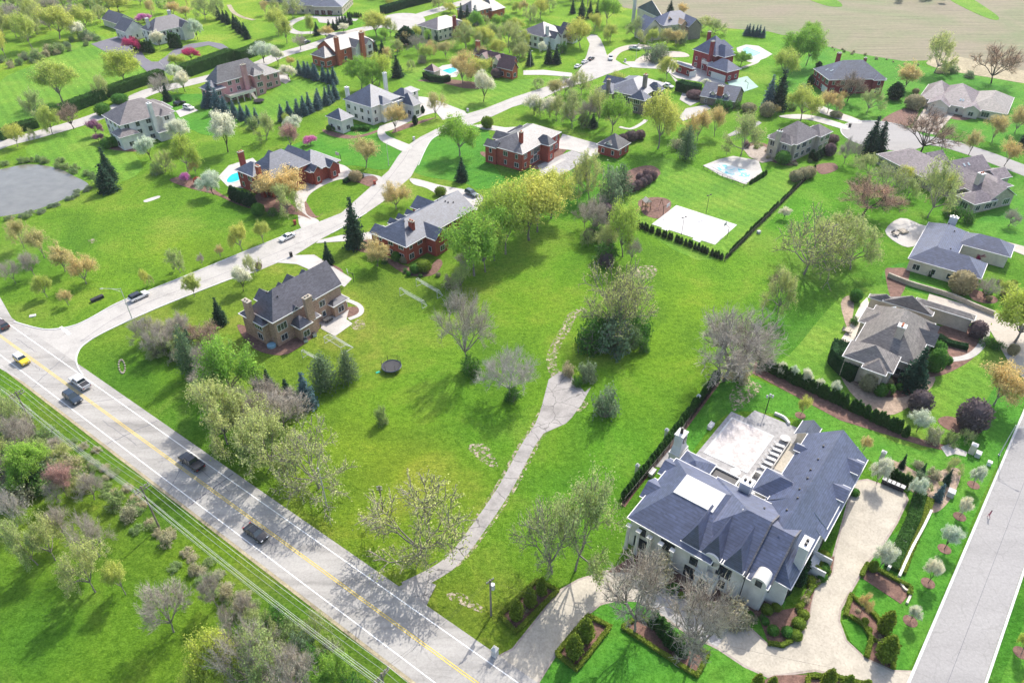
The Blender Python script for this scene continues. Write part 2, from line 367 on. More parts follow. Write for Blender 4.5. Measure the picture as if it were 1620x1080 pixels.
def ribbon(name, m, pts, wd, z, kind='structure', h=None, parent=None):
    L, Rr = strip(pts, wd); n = len(pts); z0 = z-.2 if h is None else z; z1 = z if h is None else z+h
    vs = []; fs = []
    for a, b_ in zip(L, Rr): vs += [(a.x, a.y, z1), (b_.x, b_.y, z1), (a.x, a.y, z0), (b_.x, b_.y, z0)]
    for i in range(n-1):
        a = 4*i; c = a+4
        fs += [(a+1, c+1, c, a), (a, c, c+2, a+2), (c+1, a+1, a+3, c+3)]
    fs += [(0, 2, 3, 1), (4*n-4, 4*n-3, 4*n-1, 4*n-2)]
    o = link(name, mesh(name, vs, fs, [M[m]]), parent)
    if kind: o['kind'] = kind
    return o
def line(a, b, t0, t1, n=24):
    a = P(*a); b = P(*b); return [a+(b-a)*(t0+(t1-t0)*i/n) for i in range(n+1)]
# lawns lying over the rougher ground
LAWNS = [('lawn_deep', [(1170,590),(1330,655),(1500,705),(1620,520),(1620,640),(1552,790),(1437,1060),(1372,1042),(1345,1000),(1345,960),(1385,870),(1460,800),(1400,745),(1330,700),(1250,660),(1150,655),(1080,730),(1060,700),(1130,610)]),
 ('lawn', [(1250,560),(1330,470),(1400,450),(1440,460),(1620,500),(1620,520),(1500,705),(1330,655),(1200,590)]),
 ('lawn', [(950,345),(1015,262),(1060,250),(1110,270),(1175,290),(1245,262),(1300,262),(1287,272),(1144,410),(1008,360)]),
 ('lawn', [(0,130),(60,100),(140,60),(175,62),(220,85),(235,120),(120,165),(0,205)]),
 ('lawn_deep', [(660,225),(700,202),(745,200),(772,205),(780,260),(800,285),(760,300),(735,290),(650,270)]),
 ('lawn_deep', [(420,250),(500,215),(530,200),(600,200),(640,240),(612,268),(560,262),(500,262)]),
 ('lawn', [(640,115),(700,100),(760,125),(840,125),(900,120),(870,135),(740,180),(700,170),(640,140)]),
 ('lawn', [(355,170),(425,150),(450,128),(520,130),(535,160),(440,195),(380,200)]),
 ('lawn_deep', [(1310,70),(1430,95),(1480,110),(1620,135),(1620,235),(1500,200),(1470,220),(1340,180),(1240,140)]),
 ('lawn_deep', [(1540,355),(1620,300),(1620,400),(1605,385),(1540,365)]),
 ('lawn_deep', [(1395,440),(1437,415),(1545,448),(1545,480),(1480,470)]),
 ('lawn_deep', [(1175,880),(1250,890),(1215,1020),(1150,990)]),
 ('lawn_deep', [(1660,905),(1700,905),(1700,1085),(1600,1085),(1590,1060)]),
 ('lawn_deep', [(850,1085),(885,1037),(935,970),(1010,945),(1180,1055),(1210,1085)]),
 ('lawn', [(40,235),(110,205),(165,210),(225,260),(180,290),(90,270)]),
 ('lawn_deep', [(330,150),(380,175),(370,200),(330,215),(280,190),(255,155)])]
for i, (m, px) in enumerate(LAWNS): sheet('lawn', m, W(px), .012+.0009*i, 4)
def farx(u, v): return P(u, max(v, -120))
fld = W([(935,-60),(985,12),(1040,22),(1085,32),(1150,45),(1215,50),(1302,72),(1355,85),(1430,97),(1465,96),(1515,100),(1560,118),(1640,134)])
sheet('field', 'crop', fld+[Vector((900, 330)), Vector((1500, 2500)), Vector((0, 2500)), Vector((60, 800))], .03)
sheet('grass_strip', 'lawn', W([(1268,-6),(1285,2),(1310,10),(1331,11),(1330,5),(1318,-4),(1320,-14),(1275,-14)]), .1, 4)
sheet('grass_strip', 'lawn', W([(1500,-2),(1540,20),(1572,32),(1580,28),(1562,14),(1530,-6),(1515,-10)]), .1, 4)
sheet('dry_ground', 'dry_grass', W([(1465,100),(1500,112),(1560,122),(1640,134),(1640,118),(1560,100),(1500,88)]), .06, 4)
# main road: two world-straight edges
NA, NB = P(145, 605), P(810, 1073)        # upper white line
LA, LB = P(0, 562), P(690, 1080)          # lower white line
dr_ = (NB-NA).normalized(); nrm = Vector((-dr_.y, dr_.x))
if nrm.y < 0: nrm = -nrm
mid = (NA+LA)/2; mid = mid-(mid-NA).dot(nrm)*nrm*0
wl = abs((LB-NA).dot(nrm)+(LA-NA).dot(nrm))/2    # line to line
cen = NA-nrm*wl/2
def rl(off, a=-330, b=160, n=60): return [cen+nrm*off+dr_*(a+(b-a)*i/n) for i in range(n+1)]
ribbon('main_road', 'road', rl(0.05), wl+3.2, .06)
ribbon('road_shoulder', 'dry_grass', rl(-wl/2-1.7), .8, .05)
for i, (t, sk, wd) in enumerate(((70, .5, .16), (38, -1.2, .12), (12, .8, .12), (95, 0, .2), (112, .6, .12), (-15, -.6, .14), (-60, .3, .12), (55, 2.0, .1), (86, -1.5, .1))):
    g_ = random.Random(i); pts_ = [cen+dr_*(t-49+sk*(j-6)/3+g_.gauss(0, .12))+nrm*((j-6)/6*(wl/2+1.3)) for j in range(13)]; ribbon('tar_seam', 'asphalt_dark', dens(pts_, False, 3), wd, .066)
for i, (t, off, ln_) in enumerate(((20, 1.7, 9), (62, -1.6, 12), (-5, -2.0, 7), (88, 1.8, 10), (44, 2.4, 8), (105, -1.2, 9), (30, -.9, 6))):
    g_ = random.Random(i+30); pts_ = [cen+dr_*(t-49+j*ln_/10)+nrm*(off+g_.gauss(0, .1)) for j in range(11)]; ribbon('tar_seam', 'asphalt_dark', dens(pts_, False, 3), .09, .067)
ribbon('road_marking', 'paint_white', rl(wl/2), .16, .075); ribbon('road_marking', 'paint_white', rl(-wl/2), .16, .075)
ribbon('road_marking', 'paint_yellow', rl(.17), .13, .075); ribbon('road_marking', 'paint_yellow', rl(-.17), .13, .075)
# side street
SL = [(0,470),(22,509),(70,521),(110,517),(140,505),(185,480),(235,460),(310,430),(390,397),(477,362),(540,337),(585,297),(615,270),(630,247),(645,230),(665,217),(705,197),(740,180),(767,172),(810,155),(850,142),(885,130),(910,120),(921,104),(928,88),(933,70),(928,60),(935,55),(944,56),(950,62),(956,75),(960,87),(972,94),(985,102)]
SR = [(1000,106),(985,110),(960,118),(935,128),(892,140),(860,155),(810,170),(780,184),(747,197),(715,206),(687,217),(675,232),(660,262),(650,280),(605,320),(580,337),(547,357),(505,380),(465,405),(405,430),(370,440),(325,457),(250,487),(185,516),(150,534),(128,550),(121,567),(124,582),(132,596),(100,640),(-40,560)]
sheet('side_street', 'street', W(SL+SR), .052)
ribbon('kerb', 'kerb', dens(W([(22,509),(70,521),(110,517),(140,505),(185,480),(235,460),(310,430),(390,397),(477,362)]), False), .3, 0, h=.15)
ribbon('kerb', 'kerb', dens(W([(580,337),(547,357),(525,369)]), False), .3, 0, h=.15)
ribbon('kerb', 'kerb', dens(W([(465,405),(440,414)]), False), .3, 0, h=.15)
ribbon('kerb', 'kerb', dens(W([(402,431),(370,440),(325,457),(250,487),(185,516),(150,534),(128,550),(121,567),(124,582),(132,594)]), False), .3, 0, h=.15)
ribbon('kerb', 'kerb', dens(W([(747,198),(715,207),(687,218),(675,233),(662,262)]), False), .3, 0, h=.15)
ribbon('road_joint', 'asphalt_dark', dens(W([(128,540),(180,505),(240,476),(320,446),(400,415),(470,386),(550,348),(592,311),(637,255),(660,226),(730,191),(800,165),(870,143)]), False), .10, .058)
sheet('road_marking', 'paint_white', W([(94,518),(98,516),(113,528),(108,530)]), .062)
ribbon('north_street', 'street', dens(W([(-60,255),(0,229),(60,213),(120,196),(170,178),(235,146),(300,131),(400,105),(445,87),(500,71),(560,50),(620,37),(690,17),(760,-4)]), False), 8.2, .05)
sheet('turning_circle', 'street', W([(600,30),(625,22),(655,22),(672,30),(668,42),(650,48),(625,48),(605,42)]), .056, 5)
ribbon('top_driveway', 'street', dens(W([(565,32),(520,30),(490,27),(465,34),(455,44),(470,52),(495,52),(520,54),(560,50)]), False), 5, .053)
sheet('drive_apron', 'street', W([(500,27),(545,26),(552,33),(545,40),(505,36)]), .057)
# south-east road
kl = line((1552, 810), (1437, 1080), -2.2, 1.8); ribbon('kerb', 'kerb', kl, .38, 0, h=.15)
q0, q1 = P(1552, 810), P(1437, 1080); dd = (q1-q0).normalized(); pr = Vector((-dd.y, dd.x))
if pr.x < 0: pr = -pr
w2 = (P(1590, 990)-q0).dot(pr)
ctr = [q0+pr*(w2/2)+dd*(-110+220*i/30) for i in range(31)]
ribbon('east_road', 'asphalt_grey', ctr, w2-.4, .05)
ribbon('kerb', 'kerb', [p+pr*(w2/2) for p in ctr], .34, 0, h=.15)
ribbon('road_joint', 'asphalt_dark', [p+pr*.05 for p in ctr], .06, .056)
# cul-de-sac on the right
cc = P(1397, 214)
sheet('cul_de_sac', 'asphalt_grey', [cc+Vector((math.cos(2*math.pi*i/40), math.sin(2*math.pi*i/40)))*14.5 for i in range(40)], .05)
ribbon('cul_de_sac_road', 'asphalt_grey', dens(W([(1420,222),(1480,224),(1540,240),(1600,262),(1700,300)]), False), 9, .054)
ribbon('kerb', 'kerb', [cc+Vector((math.cos(a), math.sin(a)))*14.6 for a in [R(35+i*6) for i in range(32)]], .35, 0, h=.15)
DRV = [('driveway','concrete',[(430,415),(465,404),(497,403),(530,424),(557,441),(545,454),(520,440),(470,418)],0),
 ('driveway','concrete',[(505,380),(540,372),(556,372),(590,366),(596,378),(560,381),(525,383),(500,385)],0),
 ('driveway','concrete',[(648,283),(662,284),(700,294),(735,300),(752,305),(765,312),(757,328),(748,332),(700,312),(675,298),(655,292)],4),
 ('driveway','concrete',[(745,198),(766,197),(800,202),(830,200),(812,212),(790,208),(765,205)],0),
 ('driveway','concrete',[(890,212),(925,222),(948,228),(962,240),(935,248),(905,238),(880,235)],0),
 ('driveway','concrete',[(655,152),(680,155),(735,176),(740,182),(700,190),(690,178),(668,184),(650,192),(620,206),(604,210),(600,200),(625,192),(650,182),(662,172),(655,162)],0),
 ('driveway','concrete',[(604,200),(612,214),(630,222),(652,232),(640,240),(620,232),(602,222),(597,208)],3),
 ('driveway','concrete',[(828,112),(860,111),(905,116),(906,122),(860,119),(828,119)],0),
 ('driveway','concrete',[(985,98),(1040,97),(1062,94),(1120,108),(1148,133),(1108,130),(1070,124),(1050,110),(1000,107)],0),
 ('sport_pad','sportpad',[(1150,128),(1182,121),(1200,138),(1176,146),(1155,138)],0),
 ('driveway','concrete',[(278,176),(300,168),(314,175),(285,186)],0),
 ('driveway','street',[(440,112),(455,118),(460,128),(452,133),(440,128)],0),
 ('driveway','tan_concrete',[(960,90),(966,84),(978,76),(1000,71),(1025,72),(1030,78),(1005,77),(985,82),(976,90),(972,98)],4),
 ('driveway','tan_concrete',[(1005,96),(1030,84),(1075,82),(1090,90),(1050,92),(1015,100)],4),
 ('driveway','asphalt_dark',[(144,70),(185,58),(216,68),(230,92),(240,98),(250,98),(262,90),(275,79),(300,70),(330,66),(352,70),(370,82),(372,95),(362,94),(352,80),(330,72),(300,78),(280,88),(262,106),(270,112),(236,117),(222,104),(200,88),(170,84)],0),
 ('driveway','concrete',[(1263,155),(1280,152),(1300,168),(1360,190),(1352,196),(1300,180),(1268,165)],4),
 ('driveway','concrete',[(1232,184),(1262,181),(1290,184),(1320,192),(1342,200),(1340,206),(1310,198),(1280,190),(1250,188)],4),
 ('driveway','tan_concrete',[(1463,170),(1515,175),(1480,214),(1440,205)],0),
 ('driveway','tan_concrete',[(1458,505),(1470,465),(1560,492),(1640,510),(1640,620),(1600,580),(1560,512),(1500,508)],0),
 ('driveway','tan_concrete',[(1550,372),(1620,390),(1640,400),(1640,412),(1600,396)],0),
 ('driveway','street',[(1085,172),(1118,166),(1125,172),(1100,185),(1080,192),(1074,186)],0),
 ('driveway','street',[(1060,118),(1080,146),(1075,158),(1092,168),(1108,160),(1090,150),(1072,128)],0),
 ('driveway','asphalt_grey',[(1150,218),(1190,205),(1205,195),(1200,192),(1180,198),(1150,214)],0)]
M['sportpad'] = speckle('sport_pad', (.32, .46, .40), .06)
for i, (n_, m, px, s) in enumerate(DRV): sheet(n_, m, W(px), .064+.002*i, s)
# circular drive at the red house with a pool
sheet('driveway', 'concrete', W([(477,362),(470,330),(466,312),(472,298),(490,286),(505,278),(525,262),(520,256),(545,262),(560,272),(588,276),(605,282),(602,300),(590,294),(575,286),(550,283),(530,286),(505,297),(488,310),(484,325),(490,340),(506,352)]), .045, 3)
# old cracked driveway across the empty lot
OLD = dens(W([(640,930),(690,905),(722,880),(760,830),(800,770),(835,705),(852,680),(868,650),(885,625)]), False)
ribbon('old_driveway', 'old_drive', OLD, 2.5, .04); ribbon('track_edge', 'dry_patch', [p+Vector((1.5, .6)) for p in OLD[6:]], 1.6, .032); ribbon('track_edge', 'dry_patch', [p-Vector((1.5, .6)) for p in OLD[6:]], 1.4, .030)
sheet('old_driveway', 'old_drive', W([(625,930),(664,912),(690,925),(680,945),(672,965)]), .04)
sheet('old_parking_pad', 'old_drive', W([(868,600),(885,588),(900,590),(925,620),(935,612),(920,640),(912,650),(905,660),(895,670),(872,680),(850,690),(843,680),(855,650)]), .042)
ribbon('dirt_track', 'dry_patch', dens(W([(880,595),(872,572),(880,545),(895,520),(905,500),(925,488)]), False), 2.3, .03, kind='structure')
for px, m in [([(740,705),(765,702),(780,718),(788,736),(776,738),(752,722)],'dry_patch'),([(707,938),(730,938),(752,952),(768,964),(760,968),(735,958),(712,948)],'dry_patch'),
 ([(1000,425),(1030,420),(1040,428),(1030,440),(1005,438)],'dry_patch'),([(900,645),(925,634),(930,640),(915,652)],'dry_patch'),([(555,512),(572,505),(578,518),(562,522)],'dry_patch'),
 ([(140,380),(150,378),(153,382),(143,385)],'dry_patch'),([(228,317),(250,310),(252,313),(232,320)],'concrete'),([(1165,556),(1230,575),(1225,590),(1150,600),(1130,620),(1125,610)],'dry_patch'),
 ([(1155,622),(1180,600),(1205,612),(1180,640),(1160,650)],'dry_patch')]:
    sheet('bare_ground', m, W(px), .034, 4)
# main house drive of pavers and the beds beside it
drv = [(780,1040),(810,1025),(850,975),(885,932),(915,915),(960,901),(1010,905),(1060,925),(1180,985),(1215,1017),(1235,1022),(1252,1015),(1267,1000),(1277,980),(1281,955),(1287,930),(1315,905),(1317,877),(1335,812),
       (1350,760),(1372,757),(1395,765),(1432,779),(1438,790),(1420,828),(1400,860),(1375,890),(1365,907),(1345,940),(1331,965),(1329,982),(1340,1012),(1370,1040),(1412,1059),(1445,1060),(1430,1100),(1370,1080),(1325,1070),(1290,1062),(1255,1067),(1215,1072),(1177,1055),(1135,1027),(1085,1002),(1010,952),(980,950),(950,957),(935,970),(910,1000),(880,1037),(850,1085),(830,1084)]
sheet('paver_border', 'paver_edge', W(drv), .036)
def shrink(pts, d):
    n = len(pts); ar = sum(pts[i].x*pts[(i+1) % n].y-pts[(i+1) % n].x*pts[i].y for i in range(n)); s = 1 if ar > 0 else -1
    out = []
    for i in range(n):
        a = (pts[i]-pts[i-1]).normalized(); b = (pts[(i+1) % n]-pts[i]).normalized(); nn = Vector((-(a.y+b.y), a.x+b.x))
        if nn.length < .2: nn = Vector((-a.y, a.x))
        out.append(pts[i]+nn.normalized()*d*s)
    return out
sheet('paver_drive', 'pavers', shrink(W(drv), .35), .048)
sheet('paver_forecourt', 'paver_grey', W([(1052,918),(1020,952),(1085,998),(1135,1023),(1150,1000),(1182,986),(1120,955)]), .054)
ribbon('paver_band', 'paver_edge', line((1023,915),(1030,950),0,1,3), 1.0, .053)
for px in ([(1253,1015),(1268,1000),(1279,978),(1283,955),(1289,930),(1316,905),(1320,880),(1300,885),(1262,960),(1235,965),(1200,975),(1215,1015)],
           [(1345,942),(1352,950),(1380,975),(1398,1000),(1413,1030),(1412,1058),(1370,1040),(1378,1010),(1368,985),(1345,975),(1337,972)],
           [(1371,893),(1395,905),(1440,930),(1438,940),(1425,955),(1365,915),(1362,910)],
           [(790,972),(850,918),(882,934),(815,1000)],[(880,1035),(930,975),(965,992),(912,1060)],[(985,993),(1010,975),(1120,1035),(1102,1070)],
           [(1010,905),(1175,985),(1235,962),(1180,930),(1060,880),(1000,870)],[(960,905),(1000,880),(1010,905)],
           [(1185,1085),(1225,1068),(1290,1066),(1370,1085),(1340,1110),(1200,1110)]):
    sheet('mulch_bed', 'mulch', W(px), .058)
sheet('lawn', 'lawn_deep', W([(1331,982),(1340,978),(1362,988),(1372,1005),(1370,1020),(1363,1032),(1345,1015)]), .075)
sheet('mulch_bed', 'mulch_pale', W([(1330,480),(1350,470),(1345,520),(1320,560),(1345,620),(1395,655),(1435,645),(1480,600),(1440,570),(1380,590),(1350,545)]), .05, 4)
sheet('mulch_bed', 'mulch', W([(1340,590),(1370,615),(1400,628),(1440,625),(1462,600),(1500,590),(1545,560),(1540,520),(1475,520),(1440,570),(1400,585)]), .055, 4)
ribbon('garden_path', 'concrete', dens(W([(1562,510),(1558,535),(1545,555),(1525,566),(1490,570)]), False), 1.5, .08)
sheet('mulch_bed', 'mulch', W([(1483,665),(1500,658),(1530,668),(1552,675),(1548,686),(1530,688),(1500,680)]), .056, 4)
sheet('mulch_bed', 'mulch', W([(1195,572),(1330,640),(1440,690),(1500,705),(1505,715),(1460,705),(1330,665),(1190,590)]), .05)
sheet('mulch_bed', 'mulch_pale', W([(1400,725),(1430,735),(1465,752),(1500,740),(1520,745),(1512,775),(1490,805),(1468,810),(1458,790),(1440,775),(1420,760),(1395,745)]), .052, 4)
sheet('flagstone_path', 'concrete', W([(1488,707),(1500,702),(1530,715),(1528,722),(1510,718),(1498,722)]), .06)
for q in ((1540,767),(1518,817),(1494,868),(1468,922),(1440,982),(1615,1032),(1266,657)):
    c_ = P(*q); sheet('mulch_ring', 'mulch', [c_+Vector((math.cos(i*math.pi/9), math.sin(i*math.pi/9)))*1.05 for i in range(18)], .05)
for px in ([(560,375),(590,370),(600,380),(590,400),(555,392)],[(480,413),(500,408),(530,420),(542,428),(540,436),(520,430),(495,422)],[(598,402),(640,420),(672,428),(692,410),(700,418),(682,436),(640,433)],
           [(375,515),(400,550),(445,562),(480,545),(500,525),(440,540),(400,520)],[(500,495),(560,485),(568,495),(545,503),(520,505)],[(855,208),(890,220),(900,232),(870,262),(850,268),(770,250),(765,240),(820,262)],
           [(268,285),(295,280),(330,295),(360,312),(400,322),(420,335),(380,325),(340,308),(300,298)],[(400,330),(470,340),(490,345),(420,300)],[(483,318),(500,342),(512,335),(500,345),(485,338)],[(560,285),(590,278),(600,290),(588,296),(570,290)],
           [(625,210),(680,190),(690,186),(660,192),(630,200),(622,207)],[(512,205),(560,215),(600,205),(590,212),(555,220),(520,214)],[(180,190),(200,180),(206,186),(190,196)],[(158,215),(170,235),(215,240),(215,232),(180,228)],
           [(1180,232),(1205,250),(1245,262),(1262,258),(1240,240),(1200,225)],[(1290,262),(1318,258),(1325,268),(1300,276)],[(1010,318),(1040,312),(1062,320),(1050,345),(1020,340)],[(995,270),(1030,262),(1045,275),(1020,290),(985,305),(980,295)],
           [(1395,190),(1412,202),(1440,198),(1452,178),(1430,172)],[(1500,180),(1545,186),(1560,178),(1530,190),(1505,188)],[(1415,480),(1440,430),(1412,424),(1400,430)],[(1530,455),(1575,470),(1572,480),(1540,475)],
           [(660,128),(700,132),(735,140),(770,140),(760,132),(700,125)]):
    sheet('mulch_bed', 'mulch', W(px), .046, 4)
# pond
o = sheet('pond', 'pond', W([(-60,275),(0,268),(45,260),(90,266),(120,280),(140,292),(128,302),(95,318),(50,334),(0,343),(-60,350)]), .045, 5); o.name = 'pond_water'
# sports court and play area
sheet('sports_court', 'court', W([(1070,325),(1031,355),(1131,387.5),(1166,356)]), .09)
sheet('court_pad', 'court', W([(1046,362),(1050,358),(1060,362),(1056,366)]), .085); sheet('court_pad', 'court', W([(1095,379),(1098,376),(1110,380),(1107,384)]), .085)
# patios and pools
def pool(px, deck, wm='pool', dm='concrete', cope='white', s=0, s2=0):
    sheet('pool_deck', dm, W(deck), .06, s2); p = W(px)
    if s: p = dens(p, True, s)
    c_ = sheet('pool_coping', cope, p, .13)
    q = shrink(p, .45); o = sheet('pool_water', wm, q, .137); return o
pool([(1157.5,660),(1112.5,716),(1182,749),(1225,690)], [(1098,722),(1157,651),(1180,661),(1194,649),(1262,677),(1285,700),(1250,745),(1240,770),(1215,800),(1180,790),(1080,745),(1060,722),(1085,705)], 'poolcover_grey', 'paver_grey')
sheet('fire_patio', 'paver_grey', W([(1036,738),(1060,710),(1090,712),(1100,722),(1080,748),(1050,740)]), .07)
pool([(357,285),(366,276),(385,270),(398,264),(404,260),(400,270),(390,279),(375,288),(360,290)], [(345,280),(362,262),(400,250),(412,262),(400,290),(385,298),(360,295)], s=3)
pool([(698,112),(712,108),(722,106),(724,113),(712,118)], [(685,112),(700,104),(725,100),(732,108),(722,122),(700,124),(690,120)])
pool([(1172,78),(1182,74),(1196,80),(1206,84),(1194,90),(1180,86)], [(1165,76),(1180,71),(1200,73),(1222,86),(1212,92),(1190,100),(1172,94),(1168,86)])
pool([(1125,263),(1141,257),(1180,269),(1190,275),(1182,290),(1172,287),(1150,278)], [(1112,262),(1138,252),(1160,247),(1200,254),(1206,272),(1180,292),(1140,278)], 'cover')
sheet('terrace', 'paver_edge', W([(1175,235),(1200,228),(1225,240),(1222,255),(1205,258),(1185,248)]), .07)
sheet('terrace', 'concrete', W([(508,497),(530,500),(552,490),(548,505),(558,512),(530,532),(508,520)]), .06)
ribbon('garden_path', 'concrete', dens(W([(550,475),(566,482),(572,490),(568,498),(552,505)]), False), 1.2, .07)
sheet('terrace', 'paver_grey', W([(492,505),(512,493),(525,498),(505,515)]), .065)
sheet('terrace', 'paver_grey', W([(850,262),(905,238),(935,250),(905,268),(878,282),(855,272)]), .06)
ribbon('garden_path', 'concrete', dens(W([(850,285),(868,266),(892,252)]), False), 1.6, .075)
ribbon('garden_path', 'concrete', dens(W([(980,201),(998,204),(1015,196),(1022,190)]), False), 1.6, .075)
ribbon('garden_path', 'concrete', dens(W([(1172,108),(1195,100),(1200,94)]), False), 1.8, .075)
sheet('terrace', 'concrete', W([(1400,365),(1425,345),(1455,355),(1470,362),(1445,390),(1420,385)]), .06, 3)
sheet('terrace', 'cream', W([(1325,545),(1345,515),(1362,480),(1372,470),(1380,500),(1365,560),(1350,575)]), .06)
ribbon('dirt_track', 'dry_grass', dens(W([(362,8),(370,20),(385,28),(402,32)]), False), 2.5, .05)
ribbon('garden_path', 'mulch', dens(W([(1135,605),(1072,690),(1010,765),(985,800)]), False), 1.0, .04)
# ---------------- houses ----------------
def window_data(w_, h, name, nx=2):
    f = MB(); t = .09; f.box(-w_/2-t, -.05, -h/2-t, w_/2+t, .05, -h/2); f.box(-w_/2-t, -.05, h/2, w_/2+t, .05, h/2+t)
    f.box(-w_/2-t, -.05, -h/2, -w_/2, .05, h/2); f.box(w_/2, -.05, -h/2, w_/2+t, .05, h/2)
    for i in range(1, nx): x = -w_/2+w_*i/nx; f.box(x-.035, -.045, -h/2, x+.035, .045, h/2)
    p = MB(); p.box(-w_/2, -.03, -h/2, w_/2, .02, h/2)
    return f.data('window_'+name, [M['trim']]), p.data('pane_'+name, [M['glass']])
def frame_dark(w_, h, name, nx=2):
    a, b = window_data(w_, h, name, nx); a.materials[0] = M['black']; return a, b
WIN = {'s': window_data(.9, 1.4, 's', 1), 'd': window_data(1.6, 1.5, 'd', 2), 't': window_data(2.5, 1.7, 't', 3), 'w': window_data(1.9, 2.3, 'w', 3),
       'k': frame_dark(1.1, 1.5, 'k', 2), 'K': frame_dark(2.2, 2.2, 'K', 3)}
